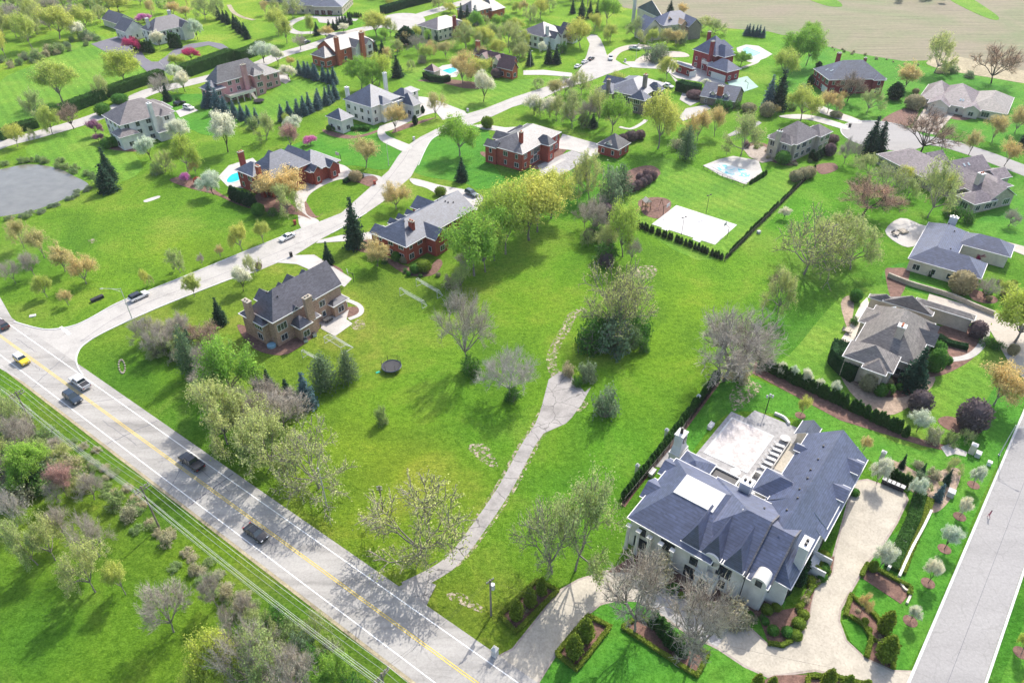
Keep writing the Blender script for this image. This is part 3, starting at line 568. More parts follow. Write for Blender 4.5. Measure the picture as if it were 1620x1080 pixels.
class House:
    def __init__(s, name, label, cat, ang=52.5, org=None, wall='red', roof='r_char', trim='trim', group=None, wins='dsdt', maxw=46, step=3.4):
        s.wall = M[wall]; s.roof = M[roof]; s.trim = M[trim]; s.a = R(ang); s.wins = wins; s.maxw = maxw; s.step = step
        s.e1 = Vector((math.cos(s.a), math.sin(s.a))); s.e2 = Vector((-s.e1.y, s.e1.x)); s.O = org
        s.name = name; s.label = label; s.cat = cat; s.wings = []; s.nw = 0; s.chs = []; s.root = None; s.group = group; s.wk = []
    def loc(s, u, v, z):
        d = P(u, v, z)-s.O; return d.dot(s.e1), d.dot(s.e2)
    def wing(s, a, c, z, t='hip', ax='x', r=None, k=.7, z0=0., wall=None, roof=None, mx=6.5, nowin=False, L=False, cap=None, dk=None):
        """a = pixel of (x-,y+) eave corner, c = pixel of (x+,y-) corner; L: both given as local metres (x0,y0,x1,y1) from the first wing's (x-,y-) corner"""
        if s.O is None:
            pa, pc = P(*a, z), P(*c, z); d = pc-pa; s.O = pa+s.e2*d.dot(s.e2)
            s.root = link(s.name, None, None, (s.O.x, s.O.y, 0), s.a); tag(s.root, s.label, s.cat, s.group)
        if L: x0, y0, x1, y1 = a
        else:
            xa, ya = s.loc(*a, z); xc, yc = s.loc(*c, z); x0, x1, y0, y1 = min(xa, xc), max(xa, xc), min(ya, yc), max(ya, yc)
        half = (y1-y0)/2 if ax == 'x' else (x1-x0)/2
        rise = half*k
        if r:
            mid_ = (y0+y1)/2 if ax == 'x' else (x0+x1)/2; lo, hi = z+.5, z+9
            best = min(((abs((s.loc(*r, lo+(hi-lo)*i/100)[1 if ax == 'x' else 0])-mid_), lo+(hi-lo)*i/100) for i in range(101)))
            rise = best[1]-z
        rise = max(half*.42, min(rise, mx, half*1.5))
        print('HOUSE %s wing %.1f x %.1f rise %.1f at %.1f %.1f' % (s.name, x1-x0, y1-y0, rise, x0, y0))
        z += .011*len(s.wings)
        s.wings.append(dict(x0=x0, y0=y0, x1=x1, y1=y1, z=z, t=t, ax=ax, rise=rise, z0=z0, wall=wall, roof=roof, nowin=nowin, cap=cap, half=half, dk=dk)); return s
    def roofz(s, x, y):
        best = 0
        for g in s.wings:
            if g['x0'] <= x <= g['x1'] and g['y0'] <= y <= g['y1']:
                dx = min(x-g['x0'], g['x1']-x); dy = min(y-g['y0'], g['y1']-y); q = g['rise']/g['half']
                if g['t'] == 'flat': h = g['z']
                elif g['t'] == 'hip': h = g['z']+q*min(dx, dy)
                else: h = g['z']+q*(dy if g['ax'] == 'x' else dx)
                best = max(best, h)
        return best
    def build(s):
        wb = MB()
        for i, g in enumerate(s.wings):
            o = .42 if g['t'] != 'flat' else .05
            x0, y0, x1, y1, z, k = g['x0'], g['y0'], g['x1'], g['y1'], g['z'], g['rise']/g['half']
            t, ax = g['t'], g['ax']; wm = 1 if g['wall'] else 0
            wx0, wy0, wx1, wy1 = x0+o, y0+o, x1-o, y1-o; e = .013*i
            wb_ = wb
            if g['wall']:
                if g['wall'] not in s.wk: s.wk.append(g['wall'])
                wm = 1+s.wk.index(g['wall'])
            wb_.box(wx0+e, wy0+e, g['z0'], wx1-e, wy1-e, z-.12, wm)
            cx, cy = (x0+x1)/2, (y0+y1)/2; H = g['rise']; th = .16; rb = MB()
            rm = M[g['roof']] if g['roof'] else s.roof
            hx0 = t in ('hip', 'hg'); hx1 = t in ('hip', 'gh')
            if t == 'flat':
                rb.box(x0, y0, z-.1, x1, y1, z+.05); rb.box(x0, y0, z+.05, x1, y0+.25, z+.4, 1); rb.box(x0, y1-.25, z+.05, x1, y1, z+.4, 1)
                rb.box(x0, y0+.25, z+.05, x0+.25, y1-.25, z+.4, 1); rb.box(x1-.25, y0+.25, z+.05, x1, y1-.25, z+.4, 1)
            else:
                if ax == 'x': la, lb, wa, wb2 = x0, x1, y0, y1
                else: la, lb, wa, wb2 = y0, y1, x0, x1
                half = g['half']; ra = la+(half if hx0 else 0); rb_ = lb-(half if hx1 else 0)
                if ra > rb_-.05: ra = rb_ = (la+lb)/2; ra -= .05; rb_ += .05
                cm = (wa+wb2)/2
                T = (lambda l, w_, z_: (l, w_, z_)) if ax == 'x' else (lambda l, w_, z_: (w_, l, z_))
                if g['cap']:
                    q = g['cap']; f_ = 1-q; hh = H*q
                    ia, ib, ja, jb = la+(half*q), lb-half*q, wa+half*q, wb2-half*q
                    if g['dk']: ja, ia, jb, ib = g['dk'][:4]; hh = g['dk'][4]
                    vs = [T(la, wa, z), T(lb, wa, z), T(lb, wb2, z), T(la, wb2, z), T(ia, ja, z+hh), T(ib, ja, z+hh), T(ib, jb, z+hh), T(ia, jb, z+hh)]
                    fs = [(0, 1, 5, 4), (1, 2, 6, 5), (2, 3, 7, 6), (3, 0, 4, 7)]
                    rb.add(vs, fs+[(3, 2, 1, 0)], 0)
                    dk = MB(); 
                    if ax == 'x': dk.box(ia, ja, z+hh-.1, ib, jb, z+hh+.12)
                    else: dk.box(ja, ia, z+hh-.1, jb, ib, z+hh+.12)
                    s.deck = dk
                else:
                    vs = [T(la, wa, z), T(lb, wa, z), T(lb, wb2, z), T(la, wb2, z), T(ra, cm, z+H), T(rb_, cm, z+H)]
                    if hx0 and hx1: rb.add(vs, [(0, 1, 5, 4), (1, 2, 5), (2, 3, 4, 5), (3, 0, 4), (3, 2, 1, 0)], 0)
                    else:
                        # slabs with real thickness; gable walls filled below
                        vs2 = [(a_, b_, c_-th) for a_, b_, c_ in vs]; fs = [(0, 1, 5, 4), (2, 3, 4, 5), (7, 6, 10, 11), (9, 8, 11, 10)]; rb.add(vs+vs2, fs, 0)
                        rb.add(vs+vs2, [(0, 6, 7, 1), (2, 8, 9, 3)], 1)
                        if hx0: rb.add(vs+vs2, [(3, 0, 4), (9, 10, 6)], 0)
                        else: rb.add(vs+vs2, [(0, 4, 10, 6), (4, 3, 9, 10)], 1)
                        if hx1: rb.add(vs+vs2, [(1, 2, 5), (8, 7, 11)], 0)
                        else: rb.add(vs+vs2, [(1, 7, 11, 5), (5, 11, 8, 2)], 1)
                        # gable wall prism
                        pa = (wa+o+e); pb = (wb2-o-e); za = z-.12; zb = z+H-o*k-th*.6
                        ll = la+(o+e if not hx0 else half*.9); lr = lb-(o+e if not hx1 else half*.9)
                        pv = [T(ll, pa, za), T(lr, pa, za), T(lr, pb, za), T(ll, pb, za), T(ll, cm, zb), T(lr, cm, zb)]
                        wb.add(pv, [(0, 1, 5, 4), (2, 3, 4, 5), (3, 0, 4), (1, 2, 5)], wm)
            ro = rb.build('roof', [rm, s.trim], s.root)
            if t != 'flat':
                gb = MB(); q = .13; zt, zl = z+.015, z-.17
                if not (t != 'hip' and ax == 'y'):
                    pass
                sides = {'hip': 'NSEW'}.get(t) or ('NS' if ax == 'x' else 'EW')
                if t == 'hg': sides += 'W' if ax == 'x' else 'S'
                if t == 'gh': sides += 'E' if ax == 'x' else 'N'
                if 'S' in sides: gb.box(x0-q, y0-q, zl, x1+q, y0-.004, zt)
                if 'N' in sides: gb.box(x0-q, y1+.004, zl, x1+q, y1+q, zt)
                if 'W' in sides: gb.box(x0-q, y0+.001, zl, x0-.004, y1-.001, zt)
                if 'E' in sides: gb.box(x1+.004, y0+.001, zl, x1+q, y1-.001, zt)
                gb.build('gutter', s.trim, ro)
            if g['cap']: s.deck.build('roof_deck', M['white'], ro)
        s.wallo = wb.build('wall', [s.wall]+[M[k_] for k_ in s.wk], s.root)
        for (x, y, sx, sy, zt, m, pot) in s.chs:
            z0 = 0 if s.roofz(x, y) == 0 else max(0, s.roofz(x, y)-1.2)
            c = MB(); c.obox((x, y), sx, sy, z0, zt); c.obox((x, y), sx+.25, sy+.25, zt, zt+.18, m=1)
            co_ = c.build('chimney', [M[m], M['trim'] if m in ('stucco', 'white', 'cream', 'paleb') else M['stone']], s.root)
            pm = MB()
            n = 2 if max(sx, sy) > 1.3 else 1
            for j in range(n):
                ox = (j-.5)*.8 if n == 2 else 0
                px_, py_ = (x+ox, y) if sx >= sy else (x, y+ox)
                pm.tube((px_, py_, zt+.18), (px_, py_, zt+(.9 if pot == 'dark' else .6)), .24, .2, 10)
            pm.build('chimney_pot', M[pot], co_)
        for g in s.wings:
            if g['nowin']: continue
            o = .42; fl = [(1.6, 0)] if g['z'] < 4.6 else [(1.7, 0), (4.6, 1)]
            if g['z'] > 7.2: fl = [(1.4, 0), (4.2, 1), (6.9, 2)]
            if g['z0'] > 1: fl = [(g['z']-1.1, 0)]
            for side in range(4):
                if side == 0: n_, L_, fn = (0, -1), g['x1']-g['x0']-2*o, lambda q: (g['x0']+o+q, g['y0']+o)
                elif side == 1: n_, L_, fn = (1, 0), g['y1']-g['y0']-2*o, lambda q: (g['x1']-o, g['y0']+o+q)
                elif side == 2: n_, L_, fn = (0, 1), g['x1']-g['x0']-2*o, lambda q: (g['x1']-o-q, g['y1']-o)
                else: n_, L_, fn = (-1, 0), g['y1']-g['y0']-2*o, lambda q: (g['x0']+o, g['y1']-o-q)
                if L_ < 1.8: continue
                cnt = max(1, int(L_/s.step))
                for zc, fi in fl:
                    if zc > g['z']-.8: continue
                    for j in range(cnt):
                        if s.nw >= s.maxw: break
                        q = L_*(j+.5)/cnt; x, y = fn(q); tx, ty = x+n_[0]*.5, y+n_[1]*.5
                        bad = False
                        for h in s.wings:
                            if h is g: continue
                            for dx in (-1, 0, 1):
                                xx, yy = tx+abs(n_[1])*dx, ty+abs(n_[0])*dx
                                if h['x0']+.2 < xx < h['x1']-.2 and h['y0']+.2 < yy < h['y1']-.2 and h['z0'] < zc+.8 and zc-.9 < h['z']+h['rise']*.4: bad = True
                        for (cx_, cy_, sx, sy, *_r) in s.chs:
                            if abs(tx-cx_) < sx/2+.9 and abs(ty-cy_) < sy/2+.9: bad = True
                        if bad: continue
                        kk = s.wins[(j+fi+side) % len(s.wins)]
                        if L_/cnt < 2.9 and kk in 'twK': kk = 'd' if kk != 'K' else 'k'
                        s.put_window(kk, x+n_[0]*.03, y+n_[1]*.03, zc, math.atan2(n_[1], n_[0])+math.pi/2)
                        s.nw += 1
        return s
    def put_window(s, kk, x, y, z, rz):
        f = link('window', WIN[kk][0], s.root, (x, y, z), rz); link('pane', WIN[kk][1], f)
    def panel(s, name, x, y, z0, z1, w_, n_, m, parent=None, t=.08):
        """flat panel on a wall: n_ is the outward direction"""
        a = math.atan2(n_[1], n_[0])+math.pi/2; b = MB(); b.box(-w_/2, -t, 0, w_/2, 0, z1-z0)
        b.box(-w_/2-.12, -t-.02, -.0, -w_/2-.001, .01, z1-z0+.12, 1); b.box(w_/2+.001, -t-.02, 0, w_/2+.12, .01, z1-z0+.12, 1); b.box(-w_/2, -t-.02, z1-z0+.001, w_/2, .01, z1-z0+.12, 1)
        return b.build(name, [M[m], s.trim], s.root, (x, y, z0), a)
    def skylight(s, x, y, slope_n=(0, -1), k=.6, sx=.6, sy=1.1):
        z = s.roofz(x, y); b = MB(); b.box(-sx/2, -sy/2, -.05, sx/2, sy/2, .12, 0); b.box(-sx/2+.08, -sy/2+.08, .12, sx/2-.08, sy/2-.08, .14, 1)
        o = b.build('skylight', [M['trim'], M['glass_sky']], s.root, (x, y, z+.02), math.atan2(slope_n[1], slope_n[0])+math.pi/2)
        o.rotation_euler = (math.atan(k)*1.0, 0, math.atan2(slope_n[1], slope_n[0])+math.pi/2)
        return o
    def vents(s, pts):
        for x, y in pts:
            z = s.roofz(x, y); b = MB(); b.tube((x, y, z-.1), (x, y, z+.3), .16, .16, 8); b.build('roof_vent', M['dark'], s.root)
M['glass_sky'] = plain('skylight_glass', (.35, .45, .48), .2)
DK = 'terracotta'
# tan brick house near the junction
H = House('brick_house', 'tan brick house with charcoal roof, small gables and back patio', 'house', wall='tanbrick', roof='r_char', wins='dtds')
H.wing((392,489), (541,449), 7.0, 'hg', r=(458,442))
X = H.wings[0]['x1']; Y = H.wings[0]['y1']
H.wing((-1.2, 2.5, 5, Y+2.2), None, 5.6, L=True, k=.75)
for x0, x1, d in ((4, 8, 3.5), (9, 12.4, 2.6), (12.2, 16, 3.6), (15.4, 19.6, 2.2)): H.wing((x0, 4.5, x1, Y+d), None, 6.3, 'gable', 'y', L=True, k=.95)
H.wing((4.6, -2.8, 8.2, 1.5), None, 3.8, L=True, k=.9)
H.wing((9.3, -2.0, 11.3, 1.5), None, 3.6, L=True, k=.7)
H.wing((5.2, -.12, 7.8, 3.5), None, 6.6, 'gable', 'y', L=True, k=1.05, z0=5); H.wing((9.6, -.12, 12.2, 3.5), None, 6.6, 'gable', 'y', L=True, k=1.05, z0=5)
H.wing((515,480), (552,472), 3.4, k=.6)
H.chs = [(-.9, Y-2.0, 1.0, 2.0, 10.5, 'tanbrick', 'stone'), (8.8, -1.6, 1.9, 1.0, 9.8, 'tanbrick', 'stone')]
H.build(); H.vents([(3.4, 5.2), (6, 5.4), (9, 5.5), (13, 5.5), (15, 5.6), (4.5, 3.0)])
tan_house = H
# red brick house, big hipped roof
H = House('brick_house', 'low red brick house with one large slate roof and single chimney', 'house', wall='red', roof='r_slate', wins='dsd')
H.wing((589.7,369.3), (751.7,329.7), 5.4, 'hg', k=.62)
X = H.wings[0]['x1']; Y = H.wings[0]['y1']
H.wing((0, Y-4, 5, Y+1.5), None, 5.2, 'gable', 'y', L=True, k=.7)
for x0 in (7.2, 10.4, 13.8): H.wing((x0, Y-5, x0+2.6, Y+1.8), None, 5.0, 'gable', 'y', L=True, k=.9)
H.wing((18, Y-8, 24.5, Y+3.5), None, 5.0, 'gable', 'y', L=True, k=.75)
H.wing((7.5, -3.5, 13.5, 6), None, 5.2, 'gable', 'y', L=True, k=.75)
H.chs = [(6.0, 3.4, .9, 1.6, 9.4, 'red', 'terracotta')]
H.build(); H.vents([(5.5, Y/2-.6), (20, Y/2+.5), (21.5, Y/2-1), (22, Y/2-1.6), (23.5, 4)])
# red brick house with turret
H = House('brick_house', 'red brick house with white-banded chimney and two-storey rounded bay', 'house', ang=55, wall='red', roof='r_grey', wins='sdsd')
H.wing((771,229), (888,209), 6.2, 'hip', r=(835,200))
X = H.wings[0]['x1']; Y = H.wings[0]['y1']
H.wing((-.6, Y-4, 3.6, Y+1.2), None, 6.0, 'gable', 'y', L=True, k=.8); H.wing((6, Y-6, 11, Y+2.5), None, 6.0, 'gable', 'y', L=True, k=.8)
H.wing((15, Y-5, 22, Y+3.0), None, 5.0, 'hip', 'y', L=True, k=.7)
H.wing((11, -3.2, 15.5, 3), None, 6.1, 'hip', 'y', L=True, k=1.1)
H.chs = [(4.4, 3.6, 1.1, 1.1, 11.5, 'red', 'terracotta')]
H.build()
H.put_window('w', 8.2, -.0+.36, 2.0, 0); H.put_window('w', 8.2, .36, 4.6, 0)
H = House('garage_house', 'detached red brick garage with grey hipped roof and one white dormer', 'garage', wall='red', roof='r_grey', wins='s')
H.wing((944,228), (998,225.7), 3.4, 'hip', r=(970,212))
H.wing((.2, 3.2, 3.2, 5.6), None, 4.3, 'gable', 'x', L=True, k=.9, z0=3.4, wall='trim'); H.build()
H.panel('garage_door', 4.0, H.wings[0]['y1']-.42, 0, 2.4, 3.4, (0, 1), 'door')
# red brick house with the kidney pool
H = House('brick_house', 'red brick house with charcoal roof beside a turquoise pool and a looping concrete drive', 'house', wall='red', roof='r_slate', wins='sdts')
H.wing((387,268.6), (493,257), 6.2, 'hip', r=(435,239))
X = H.wings[0]['x1']; Y = H.wings[0]['y1']
H.wing((-1.5, Y-6, 6, Y+3.0), None, 6.0, 'hip', 'y', L=True, k=.65)
H.wing((X-3, -2.5, X+9.5, Y-2), None, 4.4, 'hip', 'x', L=True, k=.65)
H.wing((X-2.5, -3.6, X+1.0, 3), None, 4.6, 'gable', 'y', L=True, k=.9); H.wing((X+3.5, -4.2, X+7.3, 3), None, 4.2, 'gable', 'y', L=True, k=.95)
H.wing((10, Y-5, 15, Y+4), None, 5.6, 'gable', 'y', L=True, k=.8); H.wing((X+1, Y-6, X+8, Y+5), None, 4.0, 'gable', 'y', L=True, k=.7)
H.wing((X-10, -1.0, X-6, 3), None, 6.0, 'gable', 'y', L=True, k=.9)
H.chs = [(2, Y+3.4, 1.8, .9, 10.5, 'red', 'terracotta'), (-.9, 3.2, 1.0, 1.6, 10.0, 'red', 'terracotta')]
H.build()
# white stucco mansion in the middle of the street
H = House('stucco_house', 'long white stucco house with arched portico and blue-grey hipped roofs on the street bend', 'house', wall='stucco', roof='r_slate', wins='dsds')
H.wing((543,157), (633,153), 7.0, 'hip', r=(571,138))
X = H.wings[0]['x1']; Y = H.wings[0]['y1']
H.wing((515,183.5), (560,184), 5.0, 'hip', k=.7)
H.wing((4.5, -1.6, 9.5, 5), None, 6.9, 'hip', 'y', L=True, k=.9); H.wing((16, -1.6, 21, 5), None, 6.9, 'hip', 'y', L=True, k=.9)
H.wing((625,160), (667.4,163), 4.8, 'hip', k=.75); H.wing((612,152), (663.7,142), 5.4, 'hip', k=.65)
H.chs = [(2.0, Y-.5, 1.2, 1.2, 11, 'stucco', 'white'), (22, Y-.5, 1.4, 1.0, 11.5, 'stucco', 'white')]
H.build()
b = MB()
for i in range(5): b.tube((10.4+i*1.3, -.9, 0), (10.4+i*1.3, -.9, 5.4), .2, .18, 10)
b.box(9.9, -1.2, 5.4, 16.1, -.6, 6.2); b.build('portico', M['stucco'], H.root)
for i in range(4):
    a = MB(); a.box(10.75+i*1.3, .3, .3, 11.35+i*1.3, .4, 3.6, 0); a.tube((11.05+i*1.3, .3, 3.6), (11.05+i*1.3, .4, 3.6), .3, .3, 14); a.build('arched_window', M['glass'], H.root)
# white stucco house at the left
H = House('stucco_house', 'three-storey white stucco house with brown hipped roof and tall white chimney near the pond', 'house', ang=46, wall='stucco', roof='r_taupe', wins='dsdk')
H.wing((161,182), (277,176), 8.0, 'hip', r=(215,156), mx=5)
X = H.wings[0]['x1']; Y = H.wings[0]['y1']
H.wing((-2, -2.5, 5, 5), None, 4.8, 'hip', L=True, k=.6); H.wing((14, -1.6, 18, 4), None, 7.9, 'hip', 'y', L=True, k=.8); H.wing((X-7, Y-6, X+3, Y+3), None, 6.5, 'hip', L=True, k=.7)
H.wing((11, -3.5, 20, .5), None, 2.8, 'flat', L=True, nowin=True, roof='concrete')
H.chs = [(11.6, -.5, 1.3, 1.5, 13, 'stucco', 'white')]
H.build()
# pink brick house
H = House('brick_house', 'pink brick three-storey house with grey roof, rear balcony deck and stair', 'house', ang=50, wall='pink', roof='r_grey', wins='dtsd', maxw=60)
H.wing((325,126), (418,112), 8.2, 'hip', r=(365,98), mx=5.5)
X = H.wings[0]['x1']; Y = H.wings[0]['y1']
H.wing((-4, Y-9, 3, Y-1), None, 6.2, 'hip', L=True, k=.7, roof='r_slate'); H.wing((15, -2.8, 20, 4), None, 8.1, 'hip', 'y', L=True, k=.85)
H.wing((X-4, 1, X+8, 11), None, 6.0, 'hip', L=True, k=.65); H.wing((10, 5, 16, Y+3), None, 8.0, 'gable', 'y', L=True, k=.8)
H.chs = [(12.5, -.7, 2.0, 1.2, 12.8, 'pink', 'stone')]
H.build()
b = MB(); b.box(2, -4.4, 2.75, 14, -.0, 2.95); b.box(2, -4.4, 2.95, 14, -4.3, 3.8); b.box(2, -4.3, 2.95, 2.1, 0, 3.8); b.box(13.9, -4.3, 2.95, 14, 0, 3.8)
for i in range(5): b.box(2.1+i*2.9, -4.25, 0, 2.4+i*2.9, -3.95, 2.75)
b.build('balcony', M['cream'], H.root)
b = MB()
for i in range(10): b.box(11+i*.0, -4.6-i*.32, 2.6-i*.28, 12.3, -4.3-i*.32, 2.75-i*.28)
b.build('stair', M['cream'], H.root)
# orange brick house at the top
H = House('brick_house', 'tan-roofed house with two tall orange brick chimneys beside the upper street', 'house', ang=52, wall='orange', roof='r_tan', wins='tdsd')
H.wing((500,74), (583,66), 6.2, 'gable', r=(540,56), mx=5)
X = H.wings[0]['x1']; Y = H.wings[0]['y1']
H.wing((-6, 0, 3, 10), None, 4.6, 'hip', L=True, k=.7, roof='r_taupe'); H.wing((10, -3, 16, 6), None, 6.1, 'gable', 'y', L=True, k=.95, wall='stucco'); H.wing((17, -2.5, 22, 6), None, 6.0, 'gable', 'y', L=True, k=.9, wall='stucco')
H.wing((X-3, 2, X+6, 11), None, 5.0, 'hip', L=True, k=.7, roof='r_taupe'); H.wing((8, 5, 15, Y+4), None, 6, 'gable', 'y', L=True, k=.8, roof='r_taupe')
H.chs = [(1.2, -.8, 1.8, 1.4, 12.2, 'orange', 'terracotta'), (13.8, -3.6, 2.0, 1.4, 12.2, 'orange', 'terracotta')]
H.build()
# far left white house with the dark drive
H = House('stucco_house', 'far white house with dark roof, oval dormers and curved dark asphalt drive', 'house', ang=50, wall='stucco', roof='r_char', wins='dsk')
H.wing((222,45), (306,38), 6.2, 'hip', r=(262,25), mx=5.5)
X = H.wings[0]['x1']; Y = H.wings[0]['y1']
H.wing((180,45), (232,44), 4.6, 'gable', 'y', k=.8); H.wing((160,30), (215,32), 3.4, 'gable', 'y', k=.7)
H.wing((X-8, -2.5, X-2, 5), None, 6.2, 'gable', 'y', L=True, k=.9)
H.chs = [(1.5, 6, 1.3, 1.3, 11.5, 'white', 'white'), (X-6, Y-2, 1.3, 1.3, 12, 'white', 'white')]
H.build()
# top house with three brown garage doors
H = House('brick_house', 'tan garage wing with three maroon doors and slate roof at the top edge', 'house', ang=-3, wall='paleb', roof='r_slate', wins='ds')
H.wing((514,-7), (541,11), 4.5, 'hip', 'y', r=(523,-2)); H.wing((473,-10), (506,9), 4.6, 'gable', k=.8); H.wing((440,-30), (500,-12), 6, 'hip', k=.7)
H.build()
for i in range(3): H.panel('garage_door', 2.2+i*3.6, .42, 0, 2.5, 2.6, (0, -1), 'ddoor')
H = House('brick_house', 'grey-roofed house with maroon and white chimney beside the turning circle', 'house', ang=48, wall='cream', roof='r_taupe', wins='dsd')
H.wing((659,39.7), (740,35.5), 5.6, 'hip', r=(705,24)); H.wing((12, -2, 18, 5), None, 5.6, 'gable', 'y', L=True, k=.7, wall='darkred')
H.chs = [(11, -.8, 1.6, 1.2, 10.5, 'darkred', 'terracotta')]; H.build()
H = House('brick_house', 'red brick garage end and grey roof at the top edge behind blue spruces', 'house', ang=48, wall='orange', roof='r_grey', wins='ds')
H.wing((745,10), (800,12), 4.8, 'hip', k=.65); H.wing((-14, 2, 4, 14), None, 6, 'hip', L=True, k=.7); H.build()
# brown roofed ranch
H = House('brick_house', 'single-storey brick house with rust-brown roof and steep gables near a small pool', 'house', ang=52, wall='orange', roof='r_rust', wins='dt')
H.wing((748,86), (820,98), 3.9, 'gable', 'y', r=(793,84), mx=5.5)
H.wing((785,106), (821,108), 4.0, 'gable', 'y', r=(800,94.5)); H.wing((-2.4, 14, 4, 18.5), None, 4.1, 'gable', 'x', L=True, k=.9, wall='cream'); H.wing((-2.4, 6.5, 4, 11), None, 4.1, 'gable', 'x', L=True, k=.9, wall='cream')
H.chs = [(3.5, H.wings[0]['y1']-.2, 1.2, 1.8, 9.0, 'orange', 'terracotta')]
H.build()
H = House('pool_gazebo', 'small open gazebo with brown pyramid roof at the end of the small pool', 'gazebo', wall='cream', roof='r_rust', wins='s')
H.wing((670,110), (698,110), 2.8, 'hip', k=.8, nowin=True); H.build()
# white house with navy roof
H = House('stucco_house', 'white house with navy roof and three front gables at the top of the street', 'house', ang=47, wall='siding', roof='r_char', wins='dtd')
H.wing((822,50), (897,49), 6.2, 'hip', r=(866,33), mx=5.5)
H.wing((4, -3.2, 9, 6), None, 5.2, 'gable', 'y', L=True, k=1.1); H.wing((10.5, -2.2, 15.5, 6), None, 6.0, 'gable', 'y', L=True, k=1.1); H.wing((18.5, -2.6, 23.5, 6), None, 6.0, 'gable', 'y', L=True, k=1.1)
H.chs = [(3.0, 1.0, 1.2, 1.4, 10.5, 'white', 'white')]; H.build()
# house under construction
H = House('unfinished_house', 'large unfinished house with navy felt roof and bare plywood patches beside the ploughed field', 'house', ang=20, wall='cream', roof='r_blue', wins='dsd')
H.wing((1008,12), (1052,32), 7.5, 'hip', k=.75); X = H.wings[0]['x1']; Y = H.wings[0]['y1']
H.wing((X-4, -6, X+16, 8), None, 6.4, 'hip', L=True, k=.7); H.wing((X+7, -12, X+15, 0), None, 6.2, 'gable', 'y', L=True, k=.9, wall='greyb'); H.wing((-15, -7, -4, 4), None, 5.2, 'gable', 'y', L=True, k=.9); H.wing((-6, 0, 3, 8), None, 5, 'hip', L=True, k=.6)
H.wing((X-2, -3.5, X+4, 5), None, 6.6, 'gable', 'y', L=True, k=.95, roof='ply', wall='ply')
H.wing((X+4.5, -9, X+8.5, 0), None, 6.7, 'gable', 'y', L=True, k=1.0, roof='ply', wall='ply')
H.chs = [(X-2, Y+.2, 1.4, 1.4, 14.5, 'white', 'stone')]; H.build()
# big dark red house with the blue roof
H = House('brick_house', 'tall dark red brick house with steep navy roof, white trim and attached three-car garage', 'house', ang=35, wall='darkred', roof='r_blue', wins='dsd')
H.wing((1096,78), (1162,82), 7.6, 'hip', k=.95, mx=8); X = H.wings[0]['x1']; Y = H.wings[0]['y1']
H.wing((1118,104), (1172.7,109), 4.4, 'hip', 'y', k=.8)
H.wing((1068,100), (1101,108), 3.8, 'hip', 'y', k=.7)
H.wing((X-2, Y-8, X+6, Y-1), None, 7, 'hip', L=True, k=1.0); H.wing((2, -3.5, 9, 6), None, 7.5, 'hip', 'y', L=True, k=1.1)
H.chs = [(-.8, 2.0, 1.5, 1.2, 13.5, 'darkred', 'white'), (X-4, Y-1, 1.2, 1.2, 14, 'darkred', 'white')]
H.build()
g = H.wings[1]
for t in (.42, .75): H.panel('garage_door', g['x0']+.42, g['y0']+(g['y1']-g['y0'])*(1-t), 0, 2.5, 4.0, (-1, 0), 'door')
g = H.wings[2]; H.panel('garage_door', (g['x0']+g['x1'])/2, g['y0']+.42, 0, 2.5, 4.2, (0, -1), 'door')
b = MB(); b.box(-3.4, .5, 4.2, -.4, 4.5, 4.4); b.box(-3.4, .5, 4.4, -3.3, 4.5, 5.4); b.box(-3.3, .5, 4.4, -.4, .6, 5.4); b.box(-3.3, 4.4, 4.4, -.4, 4.5, 5.4)
for q in ((-3.2, .7), (-3.2, 4.2)): b.box(q[0]-.12, q[1]-.12, 0, q[0]+.12, q[1]+.12, 4.2)
b.build('balcony', M['white'], H.root)
H = House('coach_house', 'open coach house with slate gable roof, two dormers and central chimney', 'outbuilding', ang=60, wall='greyb', roof='r_slate', wins='s')
H.wing((1106.6,151.8), (1178,146), 3.1, 'gable', 'y', r=(1144,133)); Y = H.wings[0]['y1']; X = H.wings[0]['x1']
for yy in (3.2, Y-6.0): H.wing((.8, yy, 3.6, yy+2.2), None, 4.6, 'gable', 'x', L=True, k=.9, z0=3.2, wall='cream')
H.chs = [(1.9, Y/2-.3, 1.0, 2.2, 7.6, 'orange', 'white')]
H.build()
# grey-brown stone house
H = House('stone_house', 'grey-brown stone house with slate roof and two decorative chimneys behind tall trees', 'house', ang=54, wall='greyb', roof='r_slate', wins='tdtd')
H.wing((955,141), (1053.6,131.7), 6.4, 'hip', r=(1016,117)); X = H.wings[0]['x1']; Y = H.wings[0]['y1']
H.wing((-2, Y-5, 6, Y+3), None, 6, 'hip', L=True, k=.75); H.wing((8, Y-6, 14, Y+5), None, 6, 'gable', 'y', L=True, k=.8); H.wing((X-11, -2.5, X-6, 4), None, 6.3, 'hip', 'y', L=True, k=1.); H.wing((-1, -2, 5, 5), None, 5.6, 'hip', L=True, k=.8)
H.chs = [(-1.8, Y-3, 1.1, 1.1, 11, 'greyb', 'terracotta'), (8.0, 3.0, 1.5, 1.3, 12.4, 'greyb', 'terracotta')]
H.build()
